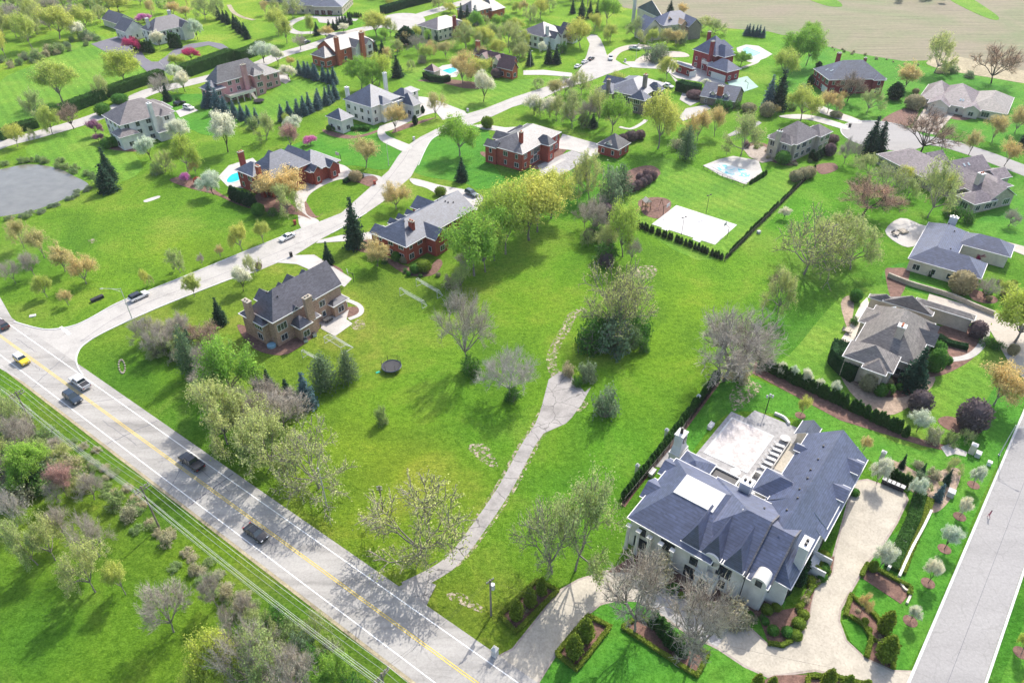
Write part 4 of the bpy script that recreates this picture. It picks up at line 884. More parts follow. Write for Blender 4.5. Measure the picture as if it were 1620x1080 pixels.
# right red house
pa = P(1306.5,126.8,6); pb = P(1400,124.5,6); an = math.degrees(math.atan2(pb.y-pa.y, pb.x-pa.x))
H = House('brick_house', 'wide dark red brick house with smooth slate hipped roof below the ploughed field', 'house', ang=an, wall='darkred', roof='r_slate', wins='dsdt')
H.wing((1287,108.5), (1403,124.7), 6.0, 'hip', r=(1350,95), mx=5.5); X = H.wings[0]['x1']
H.wing((X-6, -1.4, X-.8, 4), None, 5.9, 'hip', 'y', L=True, k=.7)
H.chs = [(9, H.wings[0]['y1']-1.5, 1.4, 1.4, 12.5, 'darkred', 'white'), (X-4, H.wings[0]['y1']-2.5, 1.0, 1.0, 10.5, 'darkred', 'white')]
H.build(); H.panel('garage_door', .42, 3, 0, 2.5, 4.5, (-1, 0), 'door'); H.skylight(3.0, 5.5, (-1, 0)); H.skylight(2.3, 8.5, (-1, 0))
# ranch right
pa = P(1479,161.6,3.2); pb = P(1537.8,172,3.2); an = math.degrees(math.atan2(pb.y-pa.y, pb.x-pa.x))
H = House('ranch_house', 'tan single-storey ranch house with mottled brown roof and double garage on the turning circle', 'house', ang=an, wall='cream', roof='r_brown', wins='dts')
H.wing((1490,137), (1542,173), 3.2, 'hip', k=.5); X = H.wings[0]['x1']; Y = H.wings[0]['y1']
H.wing((X-3, .5, X+11, Y+1), None, 3.3, 'hip', 'y', L=True, k=.5, roof='r_tan'); H.wing((-5, 2, 5, Y), None, 3.2, 'hip', L=True, k=.5, nowin=True); H.wing((-1.0, -3.0, 6.8, 5), None, 3.2, 'gable', 'y', L=True, k=.55, nowin=True); H.wing((X-3.6, -1.8, X+2.2, 5), None, 3.25, 'gable', 'y', L=True, k=.55)
H.build(); H.panel('garage_door', 2.9, -2.58, 0, 2.3, 4.9, (0, -1), 'cream'); H.skylight(X-5, 3.2, (0, -1)); H.skylight(X-5.9, 3.2, (0, -1))
# tan house above the covered pool
H = House('stucco_house', 'pale brick two-storey house with grey roof and round window above the covered pool', 'house', ang=41, wall='paleb', roof='r_taupe', wins='tdtd')
H.wing((1215,214.5), (1300,211), 6.2, 'hip', 'y', r=(1256,189)); X = H.wings[0]['x1']; Y = H.wings[0]['y1']
H.wing((-1.5, Y-10, 4, Y-.8), None, 6.1, 'hip', 'y', L=True, k=.7); H.wing((-1.2, 3, 5, 8), None, 6.1, 'hip', 'x', L=True, k=.9); H.wing((X-3, -1.4, X+5, 6), None, 6.0, 'hip', L=True, k=.7)
H.chs = [(-1.9, Y-5, 1.1, 1.5, 9.6, 'paleb', 'dark')]
H.build()
# brown ranch
H = House('ranch_house', 'sprawling ranch house with purple-brown roofs, gables and a tan chimney with rusty cap', 'house', ang=21, wall='stone', roof='r_brown', wins='dt')
H.O = P(1540, 322.5, 3.3); H.root = link('ranch_house', None, None, (H.O.x, H.O.y, 0), H.a); tag(H.root, H.label, H.cat)
for q_, z_, t_, ax_, k_ in (((.5, 12, 15, 39.5), 3.3, 'hip', 'y', .5), ((6.2, -.4, 16.8, 17), 3.4, 'gable', 'y', .62), ((-.2, -.6, 9, 6.4), 3.3, 'hip', 'x', .6), ((10.5, 15.4, 25, 26), 3.5, 'gable', 'x', .62), ((15, 5, 22, 16.5), 3.2, 'hip', 'y', .5), ((21, 10, 27.5, 17), 3.2, 'gable', 'x', .5), ((2, 9, 9.5, 15), 3.25, 'gable', 'x', .6), ((10, 24, 17, 34), 3.35, 'gable', 'x', .6)):
    H.wing(q_, None, z_, t_, ax_, k=k_, L=True)
H.chs = [(9.2, 7.5, 1.6, 1.6, 8.2, 'cream', 'terracotta')]
H.build(); H.skylight(15.5, 18.6, (0, -1)); H.skylight(17.4, 18.6, (0, -1)); H.vents([(8, 16), (5, 22), (9, 26), (19, 22.5)])
# white ranch with blue roof
H = House('ranch_house', 'cream single-storey house with royal blue-grey hipped roofs and a wide white chimney', 'house', ang=54, wall='cream', roof='r_blue', trim='trim', wins='dsd', maxw=14)
H.wing((1437,408.6), (1562,417), 3.6, 'hip', 'y', r=(1516,400))
X = H.wings[0]['x1']; Y = H.wings[0]['y1']
q = H.loc(1479, 353.8, 3.6)
H.wing((.0, 7.0, q[0], Y+.0), None, 3.6, 'hip', 'x', L=True, k=.62)
H.wing((1515,385), (1605.5,388), 3.6, 'hip', 'y', k=.62)
H.chs = [(q[0]-.2, Y-5.5, 1.0, 2.0, 6.8, 'white', 'steel')]
H.build(); H.vents([(q[0]-3, Y-4), (q[0]-5, Y-5), (q[0]-6, Y-7), (9, Y-8)])
# grey house on the right
H = House('stucco_house', 'large grey-roofed stucco house with arched turret windows, terrace and curved hedge', 'house', ang=54, wall='paleb', roof='r_tan', wins='dtd', maxw=22)
H.wing((1350,545), (1480,512), 4.6, 'hip', r=(1420,500), k=.6, mx=5)
X = H.wings[0]['x1']; Y = H.wings[0]['y1']
H.wing((1447,478), (1544.4,499), 3.9, 'hip', 'y', k=.6, nowin=True)
H.wing((1400,470), (1475,500), 4.5, 'hip', 'x', k=.55)
H.wing((1358,508), (1415,500), 4.4, 'hip', 'x', k=.6); H.wing((1374,470), (1425,480), 4.0, 'hip', 'x', k=.5)
q = H.loc(1374.4, 581.6, 5); q2 = H.loc(1418, 570, 5)
H.wing((q[0]+.3, q2[1]-.5, q[0]+7, q2[1]+9.5), None, 5.4, 'hip', 'x', L=True, k=.6)
H.wing((q[0]-1.2, q2[1]+.5, q[0]+4, q2[1]+5.2), None, 5.3, 'hip', 'x', L=True, k=.7)
q = H.loc(1475, 535, 4.6)
H.wing((q[0]-3, q[1]-1, q[0]+1.2, q[1]+6), None, 4.5, 'gable', 'y', L=True, k=1.0); H.wing((q[0]+1.8, q[1]-.5, q[0]+5, q[1]+6), None, 4.4, 'gable', 'y', L=True, k=1.0)
q = H.loc(1420, 535, 7); H.chs = [(q[0], q[1], 1.5, 1.5, 10.2, 'paleb', 'terracotta')]
H.build()
q = H.loc(1415, 485, 6.5)
for i in range(3): H.skylight(q[0]-1.5+i*1.5, q[1]+i*.2, (0, 1), k=.5)
# ---- the large white house in front ----
H = House('white_mansion', 'large white house with blue slate roofs and flat white deck in the foreground', 'house', ang=52, org=None, wall='stucco', roof='r_blue', wins='kKkK', maxw=30, step=3.8)
O_ = P(1231.7, 963.4); H.O = O_; H.root = link('white_mansion', None, None, (O_.x, O_.y, 0), H.a); tag(H.root, H.label, H.cat)
w_ = lambda *a, **k: H.wing(a[:4], None, *a[4:], L=True, **k)
w_(-2.9, 5.6, 12.9, 17.4, 6.75, 'gh', 'y', k=.6)
w_(-2.6, 1.9, 12.6, 16.6, 6.35, 'gh', 'y', k=.6)
w_(-.4, -.6, 16.2, 8.4, 6.2, 'hg', 'x', k=.95)
w_(-4.0, 10.6, 12.6, 25.1, 6.6, 'hip', 'y', cap=.58, k=.72, dk=(2.4, 13.9, 7.2, 20.8, 3.3))
w_(1.4, 19, 6.4, 26.0, 6.3, 'gable', 'y', k=.6); w_(8.0, 19, 12.4, 26.2, 6.1, 'gable', 'y', k=.6)
w_(10.5, 19.3, 17.0, 25.0, 5.0, 'hip', 'y', k=.62)
w_(12.0, 14.6, 17.2, 19.5, 4.2, 'flat', 'y', roof='dark')
w_(10.0, 9.5, 14.0, 16.0, 5.2, 'hip', 'y', k=.8)
w_(14.0, -1.0, 20.4, 8.8, 6.1, 'gable', 'x', k=.84)
w_(12.0, -1.5, 34.0, 9.2, 5.6, 'gable', 'x', k=.78)
w_(31, 1.0, 37.2, 5.8, 4.6, 'gable', 'x', k=.7)
w_(14.6, 3.5, 21.0, 11.8, 5.8, 'hip', 'y', k=.8)
w_(20.5, -1.4, 24.2, 5, 6.7, 'gable', 'y', k=.6, z0=5.0); w_(28.0, -1.4, 31.6, 5, 6.7, 'gable', 'y', k=.6, z0=5.0)
w_(27.8, 7.4, 29.8, 9.8, 6.1, 'gable', 'y', k=.7, z0=4.6)
for yc in (14.5, 11.1, 7.5): w_(-3.1, yc-1.55, 5.0, yc+1.55, 6.9, 'hip', 'x', k=2.0)
w_(-3.0, 2.0, 4, 5.2, 6.55, 'hip', 'x', k=.5)
for g in H.wings[-4:-1]: g['rise'] = 3.5
H.chs = [(4.6, .1, 2.4, 1.3, 11.2, 'white', 'black'), (12.6, 12.4, 1.7, 1.8, 9.2, 'white', 'black')]
H.build(); mansion = H
H.vents([(9, 8), (10.5, 5), (13.5, 4.5), (16, 5), (19, 4.8), (22, 5.2), (25, 5), (29, 5.4), (14, 16), (13, 18)])
# entrance bay: balcony, arched door, pediment
b = MB(); b.box(-4.3, 9.2, 0, -2.6, 12.4, 3.0); b.box(-4.5, 9.0, 3.0, -2.6, 12.6, 3.25); b.build('entrance_porch', M['stucco'], H.root)
b = MB(); b.box(-4.33, 9.9, .1, -4.28, 11.7, 2.1); b.tube((-4.33, 10.8, 2.1), (-4.28, 10.8, 2.1), .9, .9, 20); b.build('arched_door', M['glass'], H.root)
b = MB(); b.box(-4.45, 9.1, 4.05, -4.3, 12.5, 4.2)
for i in range(14): b.box(-4.42, 9.15+i*.25, 3.25, -4.34, 9.25+i*.25, 4.05)
for y in (9.05, 12.4): b.box(-4.4, y, 4.05, -2.6, y+.12, 4.2)
b.build('balustrade', M['white'], H.root)
b = MB(); b.tube((-3.25, 10.8, 6.6), (-2.9, 10.8, 6.6), 1.25, 1.25, 24); b.box(-3.25, 9.55, 5.2, -2.7, 12.05, 6.6); b.build('pediment', M['stucco'], H.root)
b = MB(); b.box(-3.3, 10.35, 5.5, -3.24, 11.25, 6.5, 0); b.build('window', M['glass'], H.root)
b = MB(); b.tube((-3.1, 3.4, 7.0), (-.6, 3.4, 7.0), 1.15, 1.15, 20); b.build('arched_dormer', [M['stucco']], H.root)
b = MB(); b.box(-3.16, 2.9, 6.4, -3.1, 3.9, 7.7); b.build('window', M['glass'], H.root)
for y in (16.6, 18.6, 20.6, 22.6, 24.4):
    b = MB(); b.tube((-4.6, y, 0), (-4.6, y, 5.6), .32, .26, 12); b.box(-5.0, y-.4, 5.6, -4.2, y+.4, 5.85); b.build('column', M['stucco'], H.root)
for y, z0 in ((5.45, 0), (9.05, 0), (12.55, 0), (15.9, 0)):
    b = MB(); b.tube((-2.95, y, 0), (-2.95, y, 6.5), .07, .07, 6); b.build('downpipe', M['black'], H.root)
b = MB()
for i in range(8): b.box(9.3, -1.1-i*.32, 0, 12, -.8-i*.32, 1.6-i*.19)
b.box(9.0, -3.6, 0, 9.25, -.6, 2.2); b.box(12.05, -3.6, 0, 12.3, -.6, 2.2); b.build('entrance_steps', M['white'], H.root)
# walls and rails of the sunken court behind
b = MB(); b.box(21.5, 9.6, 0, 26.0, 9.8, 2.4); b.box(27.4, 12.0, 0, 36.0, 12.08, 1.0); b.box(16.5, 10.6, 0, 24.0, 10.8, 1.2); b.box(23.7, 9, 0, 24.0, 14.2, 1.2); b.box(16.5, 14.0, 0, 23.7, 14.2, 1.2); b.build('court_wall', M['stucco'], H.root)

# stepped cheeks where the front roof drops towards the corner
for (x0_, y_, z_, rise_, half_) in ((-2.9, 5.6, 6.75, 4.74, 7.9), (-2.6, 1.9, 6.36, 4.56, 7.6)):
    b = MB(); xm = x0_+half_; x1_ = x0_+2*half_
    for xa, za, xb, zb in ((x0_, z_, xm, z_+rise_), (xm, z_+rise_, x1_, z_)):
        b.add([(xa, y_-.09, za-.75), (xb, y_-.09, zb-.75), (xb, y_-.09, zb+.05), (xa, y_-.09, za+.05), (xa, y_+.12, za-.75), (xb, y_+.12, zb-.75), (xb, y_+.12, zb+.05), (xa, y_+.12, za+.05)],
              [(0, 1, 2, 3), (7, 6, 5, 4), (3, 2, 6, 7), (1, 0, 4, 5), (0, 3, 7, 4), (2, 1, 5, 6)])
    b.build('roof_flashing', M['r_grey'], mansion.root)
# ---------------- trees and shrubs ----------------
def quads(cent, size, up=.5, seed=0, aspect=1.5):
    """many small leaf-sized quads, randomly turned"""
    g = np.random.default_rng(seed); n = len(cent)
    nn = g.normal(size=(n, 3)); nn[:, 2] = np.abs(nn[:, 2])+up; nn /= np.linalg.norm(nn, axis=1)[:, None]
    t = g.normal(size=(n, 3)); t -= (t*nn).sum(1)[:, None]*nn; t /= np.linalg.norm(t, axis=1)[:, None]; b = np.cross(nn, t)
    s = (size*g.uniform(.6, 1.35, n))[:, None]
    v = np.stack([cent-t*s*aspect/2-b*s*.25, cent-b*s/2, cent+t*s*aspect/2+b*s*.2, cent+b*s/2], 1).reshape(-1, 3)
    return v
def qmesh(name, v, mats):
    n = len(v)//4; me = bpy.data.meshes.new(name); me.vertices.add(4*n); me.vertices.foreach_set('co', v.astype(np.float32).ravel())
    me.loops.add(4*n); me.loops.foreach_set('vertex_index', np.arange(4*n, dtype=np.int32))
    me.polygons.add(n); me.polygons.foreach_set('loop_start', np.arange(0, 4*n, 4, dtype=np.int32)); me.polygons.foreach_set('loop_total', np.full(n, 4, np.int32))
    for m in mats: me.materials.append(m)
    me.update(); me.validate(); return me
def skeleton(seed, shape='round', levels=4, trunk=.26, n1=6, spread=1.0):
    """limbs of a tree 10 m tall; returns segments and twig tips"""
    r = random.Random(seed); segs = []; tips = []
    def grow(p, d, L, rad, lev):
        steps = 3 if lev < levels else 2; q = p
        for i in range(steps):
            d2 = (d+Vector((r.gauss(0, .14), r.gauss(0, .14), r.gauss(0.03, .09)))).normalized(); e = q+d2*L/steps
            r1 = rad*(1-.28*(i+1)/steps*1.6); segs.append((q, e, rad*(1-.28*i/steps*1.6), r1, lev)); q = e; d = d2
            if lev >= 2 and i < steps-1 and lev < levels and r.random() < .8:
                side = d.cross(Vector((r.gauss(0, 1), r.gauss(0, 1), r.gauss(0, 1)))).normalized(); grow(q, (d*.6+side*.8).normalized(), L*.55, r1*.5, lev+1)
            if lev >= levels-1: tips.append((q.copy(), lev))
        if lev < levels:
            k = r.choice((2, 3, 3)) if lev > 0 else n1
            for j in range(k):
                a = 2*math.pi*(j+r.random()*.6)/k
                if lev == 0:
                    tilt = {'round': (.35, 1.1), 'oval': (.2, .65), 'spread': (.6, 1.35), 'vase': (.25, .6)}[shape]
                    tl = tilt[0]+(tilt[1]-tilt[0])*r.random(); dd = Vector((math.sin(tl)*math.cos(a), math.sin(tl)*math.sin(a), math.cos(tl)))
                    LL = {'round': 3.0, 'oval': 3.3, 'spread': 3.4, 'vase': 3.9}[shape]*r.uniform(.8, 1.1)*spread
                else:
                    side = d.orthogonal().normalized(); side.rotate(Matrix.Rotation(a, 3, d)); w_ = r.uniform(.45, .95)
                    dd = (d+side*w_+Vector((0, 0, .12))).normalized(); LL = L*r.uniform(.6, .82)
                grow(q, dd, LL, (rad*.55 if lev else rad*.6), lev+1)
            if lev == 0: grow(q, Vector((r.gauss(0, .1), r.gauss(0, .1), 1)).normalized(), 3.2, rad*.65, 1)
    grow(Vector((0, 0, -.1)), Vector((0, 0, 1)), 10*trunk, .24, 0)
    return segs, tips
def limb_mesh(name, segs, mats, minr=.0, thick=1.0, fine=.028):
    b = MB()
    for a, e, r0, r1, lev in segs:
        b.tube(a, e, max(r0*thick, fine), max(r1*thick, fine*.8), 7 if lev == 0 else (5 if lev < 3 else 3), cap=False)
    return b.data(name, mats, True)
PROTO = {}
def norm(segs, tips):
    zt = max(t[0].z for t in tips); xy = sorted(math.hypot(t[0].x, t[0].y) for t in tips); rr = xy[int(len(xy)*.95)]
    return zt, rr
def make_leafy(key, seed, shape, levels, per, size, trunk=.24, n1=6, jit=.45, barkm='bark', fine=.03):
    segs, tips = skeleton(seed, shape, levels, trunk, n1); zt, rr = norm(segs, tips)
    g = np.random.default_rng(seed); c = np.repeat(np.array([list(t[0]) for t in tips]), per, 0)
    c = c+g.normal(size=c.shape)*jit; c[:, 2] = np.maximum(c[:, 2], 10*trunk*.7)
    PROTO[key] = (limb_mesh('trunk_'+key, segs, [M[barkm]], fine=fine), qmesh('crown_'+key, quads(c, size, seed=seed), [M['L_yg']]), zt+.3, rr+jit, len(tips))
for i in range(6): make_leafy('round%d' % i, 11+i, 'round', 4, 14, .22)
for i in range(5): make_leafy('sparse%d' % i, 31+i, 'spread', 4, 9, .20, trunk=.2, n1=6, jit=.35, fine=.04)
for i in range(3): make_leafy('oval%d' % i, 41+i, 'oval', 4, 20, .22, trunk=.2, n1=5, jit=.4)
for i in range(4): make_leafy('vase%d' % i, 51+i, 'vase', 4, 13, .21, trunk=.2, n1=5, jit=.4)
for i in range(3): make_leafy('limb%d' % i, 131+i, 'spread', 4, 4, .17, trunk=.17, n1=8, jit=.28, fine=.055)
# bare trees: the twig cloud is the crown
def make_bare(key, seed, shape, n1=7, tw=3):
    segs, tips = skeleton(seed, shape, 4, .22, n1); zt, rr = norm(segs, tips); r = random.Random(seed); b = MB()
    for t, lev in tips:
        for k in range(tw):
            d = Vector((t.x*.12, t.y*.12, .5))+Vector((r.gauss(0, .6), r.gauss(0, .6), r.gauss(0, .5))); d.normalize(); L = r.uniform(.5, 1.2)
            m_ = t+d*L*.6; e = m_+(d+Vector((r.gauss(0, .3), r.gauss(0, .3), .2))).normalized()*L*.5
            b.tube(t, m_, .02, .015, 3, cap=False); b.tube(m_, e, .015, .009, 3, cap=False)
    PROTO[key] = (limb_mesh('trunk_'+key, segs, [M['bark']], fine=.045), b.data('crown_'+key, [M['twig']]), zt+.6, rr+.5, 0)
for i in range(5): make_bare('bare%d' % i, 61+i, 'round' if i else 'spread')
def conifer(key, seed, wide=.22, dens_=1.0, pine=False):
    g = random.Random(seed); gn = np.random.default_rng(seed); pts = []; b = MB(); b.tube((0, 0, -.1), (0, 0, 9.6), .2, .03, 7, cap=False)
    z = .5
    while z < 9.9:
        R_ = 10*wide*(1-(z/10)**(1.15 if not pine else 2.2))*g.uniform(.85, 1.1)+.08; n = max(5, int(13*R_/2.2*dens_)+4)
        for j in range(n):
            a = 2*math.pi*(j+g.random())/n; rr = R_*g.uniform(.75, 1.12); droop = .22*rr if not pine else -.15*rr
            m = max(3, int(rr*9*dens_))
            for q in range(m):
                t = (q+.5)/m; t = t**.8; s_ = .13+.16*t
                pts.append((math.cos(a)*rr*t+gn.normal()*s_, math.sin(a)*rr*t+gn.normal()*s_, z-droop*t+gn.normal()*.1+(.12*rr*t*t)))
        z += .34+.1*g.random() if not pine else .5
    c = np.array(pts); c = c+gn.normal(size=c.shape)*(.28 if pine else 0)
    PROTO[key] = (b.data('trunk_'+key, [M['bark_dark']], True), qmesh('crown_'+key, quads(c, .22 if pine else .30, .3, seed, 1.8), [M['L_sp']]), 10.1, 10*wide+.1, 0)
for i in range(3): conifer('spruce%d' % i, 71+i, .21+.02*i)
for i in range(2): conifer('pine%d' % i, 81+i, .27, .8, True)
def solid(key, seed, prof, n, size, shell=.12, core=.86):
    """dense clipped or columnar evergreens: a solid core under a skin of leaf clumps. prof(z in 0..1) -> radius (height 1)"""
    gn = np.random.default_rng(seed); b = MB(); nu = 12; nv = 9; vs = []
    for j in range(nv+1):
        t = j/nv
        for i in range(nu):
            a = 2*math.pi*i/nu; r_ = prof(t)*core*(1+.08*math.sin(3*a+seed+5*t)); vs.append((r_*math.cos(a), r_*math.sin(a), t*.96+.01))
    fs = [(j*nu+i, j*nu+(i+1) % nu, (j+1)*nu+(i+1) % nu, (j+1)*nu+i) for j in range(nv) for i in range(nu)]+[tuple(range(nv*nu, nv*nu+nu))]
    core_v = vs; t = gn.uniform(.02, 1, n*3); w_ = np.array([prof(x) for x in t]); keep = gn.uniform(0, w_.max(), n*3) < w_+.03; t = t[keep][:n]; w_ = w_[keep][:n]
    a = gn.uniform(0, 2*np.pi, len(t)); rr = w_*(1+gn.normal(size=len(t))*shell*.6)
    c = np.stack([rr*np.cos(a), rr*np.sin(a), t+gn.normal(size=len(t))*.015], 1); q = quads(c, size, .3, seed)
    vs = core_v+[tuple(x) for x in q]; k = len(core_v); fs = fs+[(k+4*i, k+4*i+1, k+4*i+2, k+4*i+3) for i in range(len(c))]
    me = mesh('crown_'+key, vs, fs, [M['L_ar']])
    st = MB(); st.tube((0, 0, -.02), (0, 0, .3), .03, .025, 6); PROTO[key] = (st.data('trunk_'+key, [M['bark_dark']]), me, 1.0, max(prof(x/20) for x in range(21)), 0)
for i in range(3):
    solid('arb%d' % i, 91+i, lambda t: .17*(max(0, 1-t)**.55)*(.75+.6*t if t < .4 else 1)*1.0, 420, .055)
    solid('ball%d' % i, 95+i, lambda t: .58*math.sqrt(max(0, 1-(2*t-.95)**2/1.12)), 900, .075)
for i in range(2): solid('colm%d' % i, 101+i, lambda t: .27*math.sin(math.pi*min(1, max(.04, t*.95+.04)))**.6*(1.1-.5*t), 900, .06, .25, .7)
def bush(key, seed, n=26):
    g = random.Random(seed); gn = np.random.default_rng(seed); b = MB(); cs = []
    for i in range(n):
        a = g.uniform(0, 6.28); tl = math.acos(g.uniform(.05, 1)); L = g.uniform(.75, 1.0); rx = .56; e = Vector((math.sin(tl)*math.cos(a)*L*rx, math.sin(tl)*math.sin(a)*L*rx, max(.12, math.cos(tl)*L))); m_ = Vector((e.x*.6, e.y*.6, e.z*.45))
        b.tube((e.x*.1, e.y*.1, -.01), m_, .012, .009, 4, cap=False); b.tube(m_, e, .009, .005, 3, cap=False)
        for k in range(7):
            t = m_+(e-m_)*g.random(); d = Vector((g.gauss(0, 1), g.gauss(0, 1), g.gauss(.2, .8))).normalized()*g.uniform(.1, .2); b.tube(t, t+d, .006, .003, 3, cap=False); cs.append(t+d)
        cs.append(e)
    c = np.repeat(np.array([list(x) for x in cs]), 8, 0); c = c+gn.normal(size=c.shape)*.06; c[:, 2] = np.abs(c[:, 2])
    PROTO[key] = (b.data('trunk_'+key, [M['twig']]), qmesh('crown_'+key, quads(c, .05, .4, seed), [M['L_gr']]), 1.02, .58, 0)
for i in range(3): bush('bush%d' % i, 111+i)
# kind: (protos, leaf material, name, description, bark, category)
K = {'yg': ('round', 'L_yg', 'maple_tree', 'yellow-green leafing tree', 'bark', 'tree'), 'lg': ('round', 'L_lg', 'leafy_tree', 'fresh green leafy tree', 'bark', 'tree'),
 'og': ('vase', 'L_og', 'budding_tree', 'golden budding tree', 'bark', 'tree'), 'ol': ('sparse', 'L_ol', 'oak_tree', 'sparse olive tree', 'bark', 'tree'), 'ob': ('limb', 'L_ol', 'oak_tree', 'broad barely leafing oak', 'bark', 'tree'), 'ye': ('round', 'L_ye', 'leafy_tree', 'bright yellow-green tree', 'bark', 'tree'),
 'br': ('bare', 'twig', 'bare_tree', 'leafless grey tree', 'bark', 'tree'), 'bz': ('bare', 'L_bz', 'bare_tree', 'reddish budding tree', 'bark_dark', 'tree'), 'bw': ('bare', 'bark_pale', 'bare_tree', 'whitish leafless tree', 'bark_pale', 'tree'),
 'wb': ('oval', 'L_wb', 'pear_tree', 'white blossoming tree', 'bark_dark', 'tree'), 'pk': ('round', 'L_pk', 'redbud_tree', 'purple-pink blossoming tree', 'bark_dark', 'tree'), 'mg': ('round', 'L_mg', 'crabapple_tree', 'deep pink blossoming tree', 'bark_dark', 'tree'),
 'pu': ('round', 'L_pu', 'plum_tree', 'dusky purple-leaved tree', 'bark_dark', 'tree'), 'pb': ('vase', 'L_pinkbr', 'budding_tree', 'pinkish brown budding tree', 'bark', 'tree'),
 'sp': ('spruce', 'L_sp', 'spruce_tree', 'dark green spruce', 'bark_dark', 'tree'), 'bs': ('spruce', 'L_bs', 'spruce_tree', 'blue-grey spruce', 'bark_dark', 'tree'), 'pi': ('pine', 'L_pine', 'pine_tree', 'soft green pine', 'bark', 'tree'),
 'ar': ('arb', 'L_ar', 'arborvitae', 'slim dark arborvitae', 'bark_dark', 'shrub'), 'cy': ('colm', 'L_box', 'column_shrub', 'yellow-green column shrub', 'bark', 'shrub'), 'cg': ('colm', 'L_ard', 'column_shrub', 'dark green oval shrub', 'bark', 'shrub'),
 'bg': ('ball', 'L_gr', 'round_shrub', 'clipped green ball shrub', 'bark_dark', 'shrub'), 'bb': ('ball', 'L_sb', 'round_shrub', 'purple-brown ball shrub', 'bark_dark', 'shrub'), 'bt': ('ball', 'L_tn', 'round_shrub', 'tan-green ball shrub', 'bark', 'shrub'), 'bl': ('ball', 'L_box', 'round_shrub', 'yellow-green ball shrub', 'bark', 'shrub'), 'rd': ('ball', 'L_rd', 'round_shrub', 'dark red small shrub', 'bark', 'shrub'),
 'sh': ('bush', 'L_gr', 'wild_shrub', 'loose green shrub', 'bark', 'shrub'), 'sw': ('bush', 'L_wild', 'wild_shrub', 'wild olive-green bush', 'bark', 'shrub'), 'sg': ('bush', 'L_sage', 'wild_shrub', 'pale sage bush', 'bark', 'shrub'), 'sn': ('bush', 'L_bud', 'wild_shrub', 'brown twiggy bush', 'bark', 'shrub'), 'sb': ('bush', 'L_wb', 'wild_shrub', 'white-budded bush', 'bark', 'shrub')}
PLANTS = []; CNT = {}
def plant(kind, u, v, vt, wpx, group=None, label=None, pt=None, hh=None, rr=None, parts=True):
    pr, lm, nm, desc, bk, cat = K[kind]
    p = pt if pt is not None else P(u, v)
    if hh is None:
        hh = max(.8, height(p, vt)); Rw = wpx/2*depth(p, hh*.6)/F
        if pr in ('round', 'sparse', 'limb', 'bare', 'oval', 'vase'):      # the far side of a wide crown also reaches up in the view
            lo, hi = Rw*.8, hh
            for _ in range(25):
                h_ = (lo+hi)/2
                if min(vpix(p.y, h_), vpix(p.y+.8*Rw, h_*.74)) > vt: lo = h_
                else: hi = h_
            hh = max(1., lo)
    if rr is None: rr = wpx/2*depth(p, hh*.6)/F
    i = CNT.get(pr, 0); CNT[pr] = i+1
    n_ = sum(1 for k in PROTO if k.startswith(pr)); td, cd, zt, r0, _ = PROTO['%s%d' % (pr, i % n_)]
    sz = hh/zt; sx = rr/r0; sx = max(sx, sz*.45); sx = min(sx, sz*2.2)
    root = link(nm, None, None, (p.x, p.y, 0), RND.uniform(0, 6.28)); root.empty_display_size = .5
    for nm2, d, m in (('trunk', td, bk), ('crown', cd, lm)):
        o = link(nm2, d, root, scale=(sx, sx, sz)); mat = M[m] if m in M else M['twig']
        if d.materials[0] != mat: o.material_slots[0].link = 'OBJECT'; o.material_slots[0].material = mat
    tag(root, label, cat, group); PLANTS.append((root, desc, u, v, label, hh)); return root
def many(txt):
    for ln in txt.replace('\n', ';').split(';'):
        t = ln.split()
        if len(t) == 5: plant(t[0], *map(float, t[1:]))
        elif t: raise ValueError(ln)
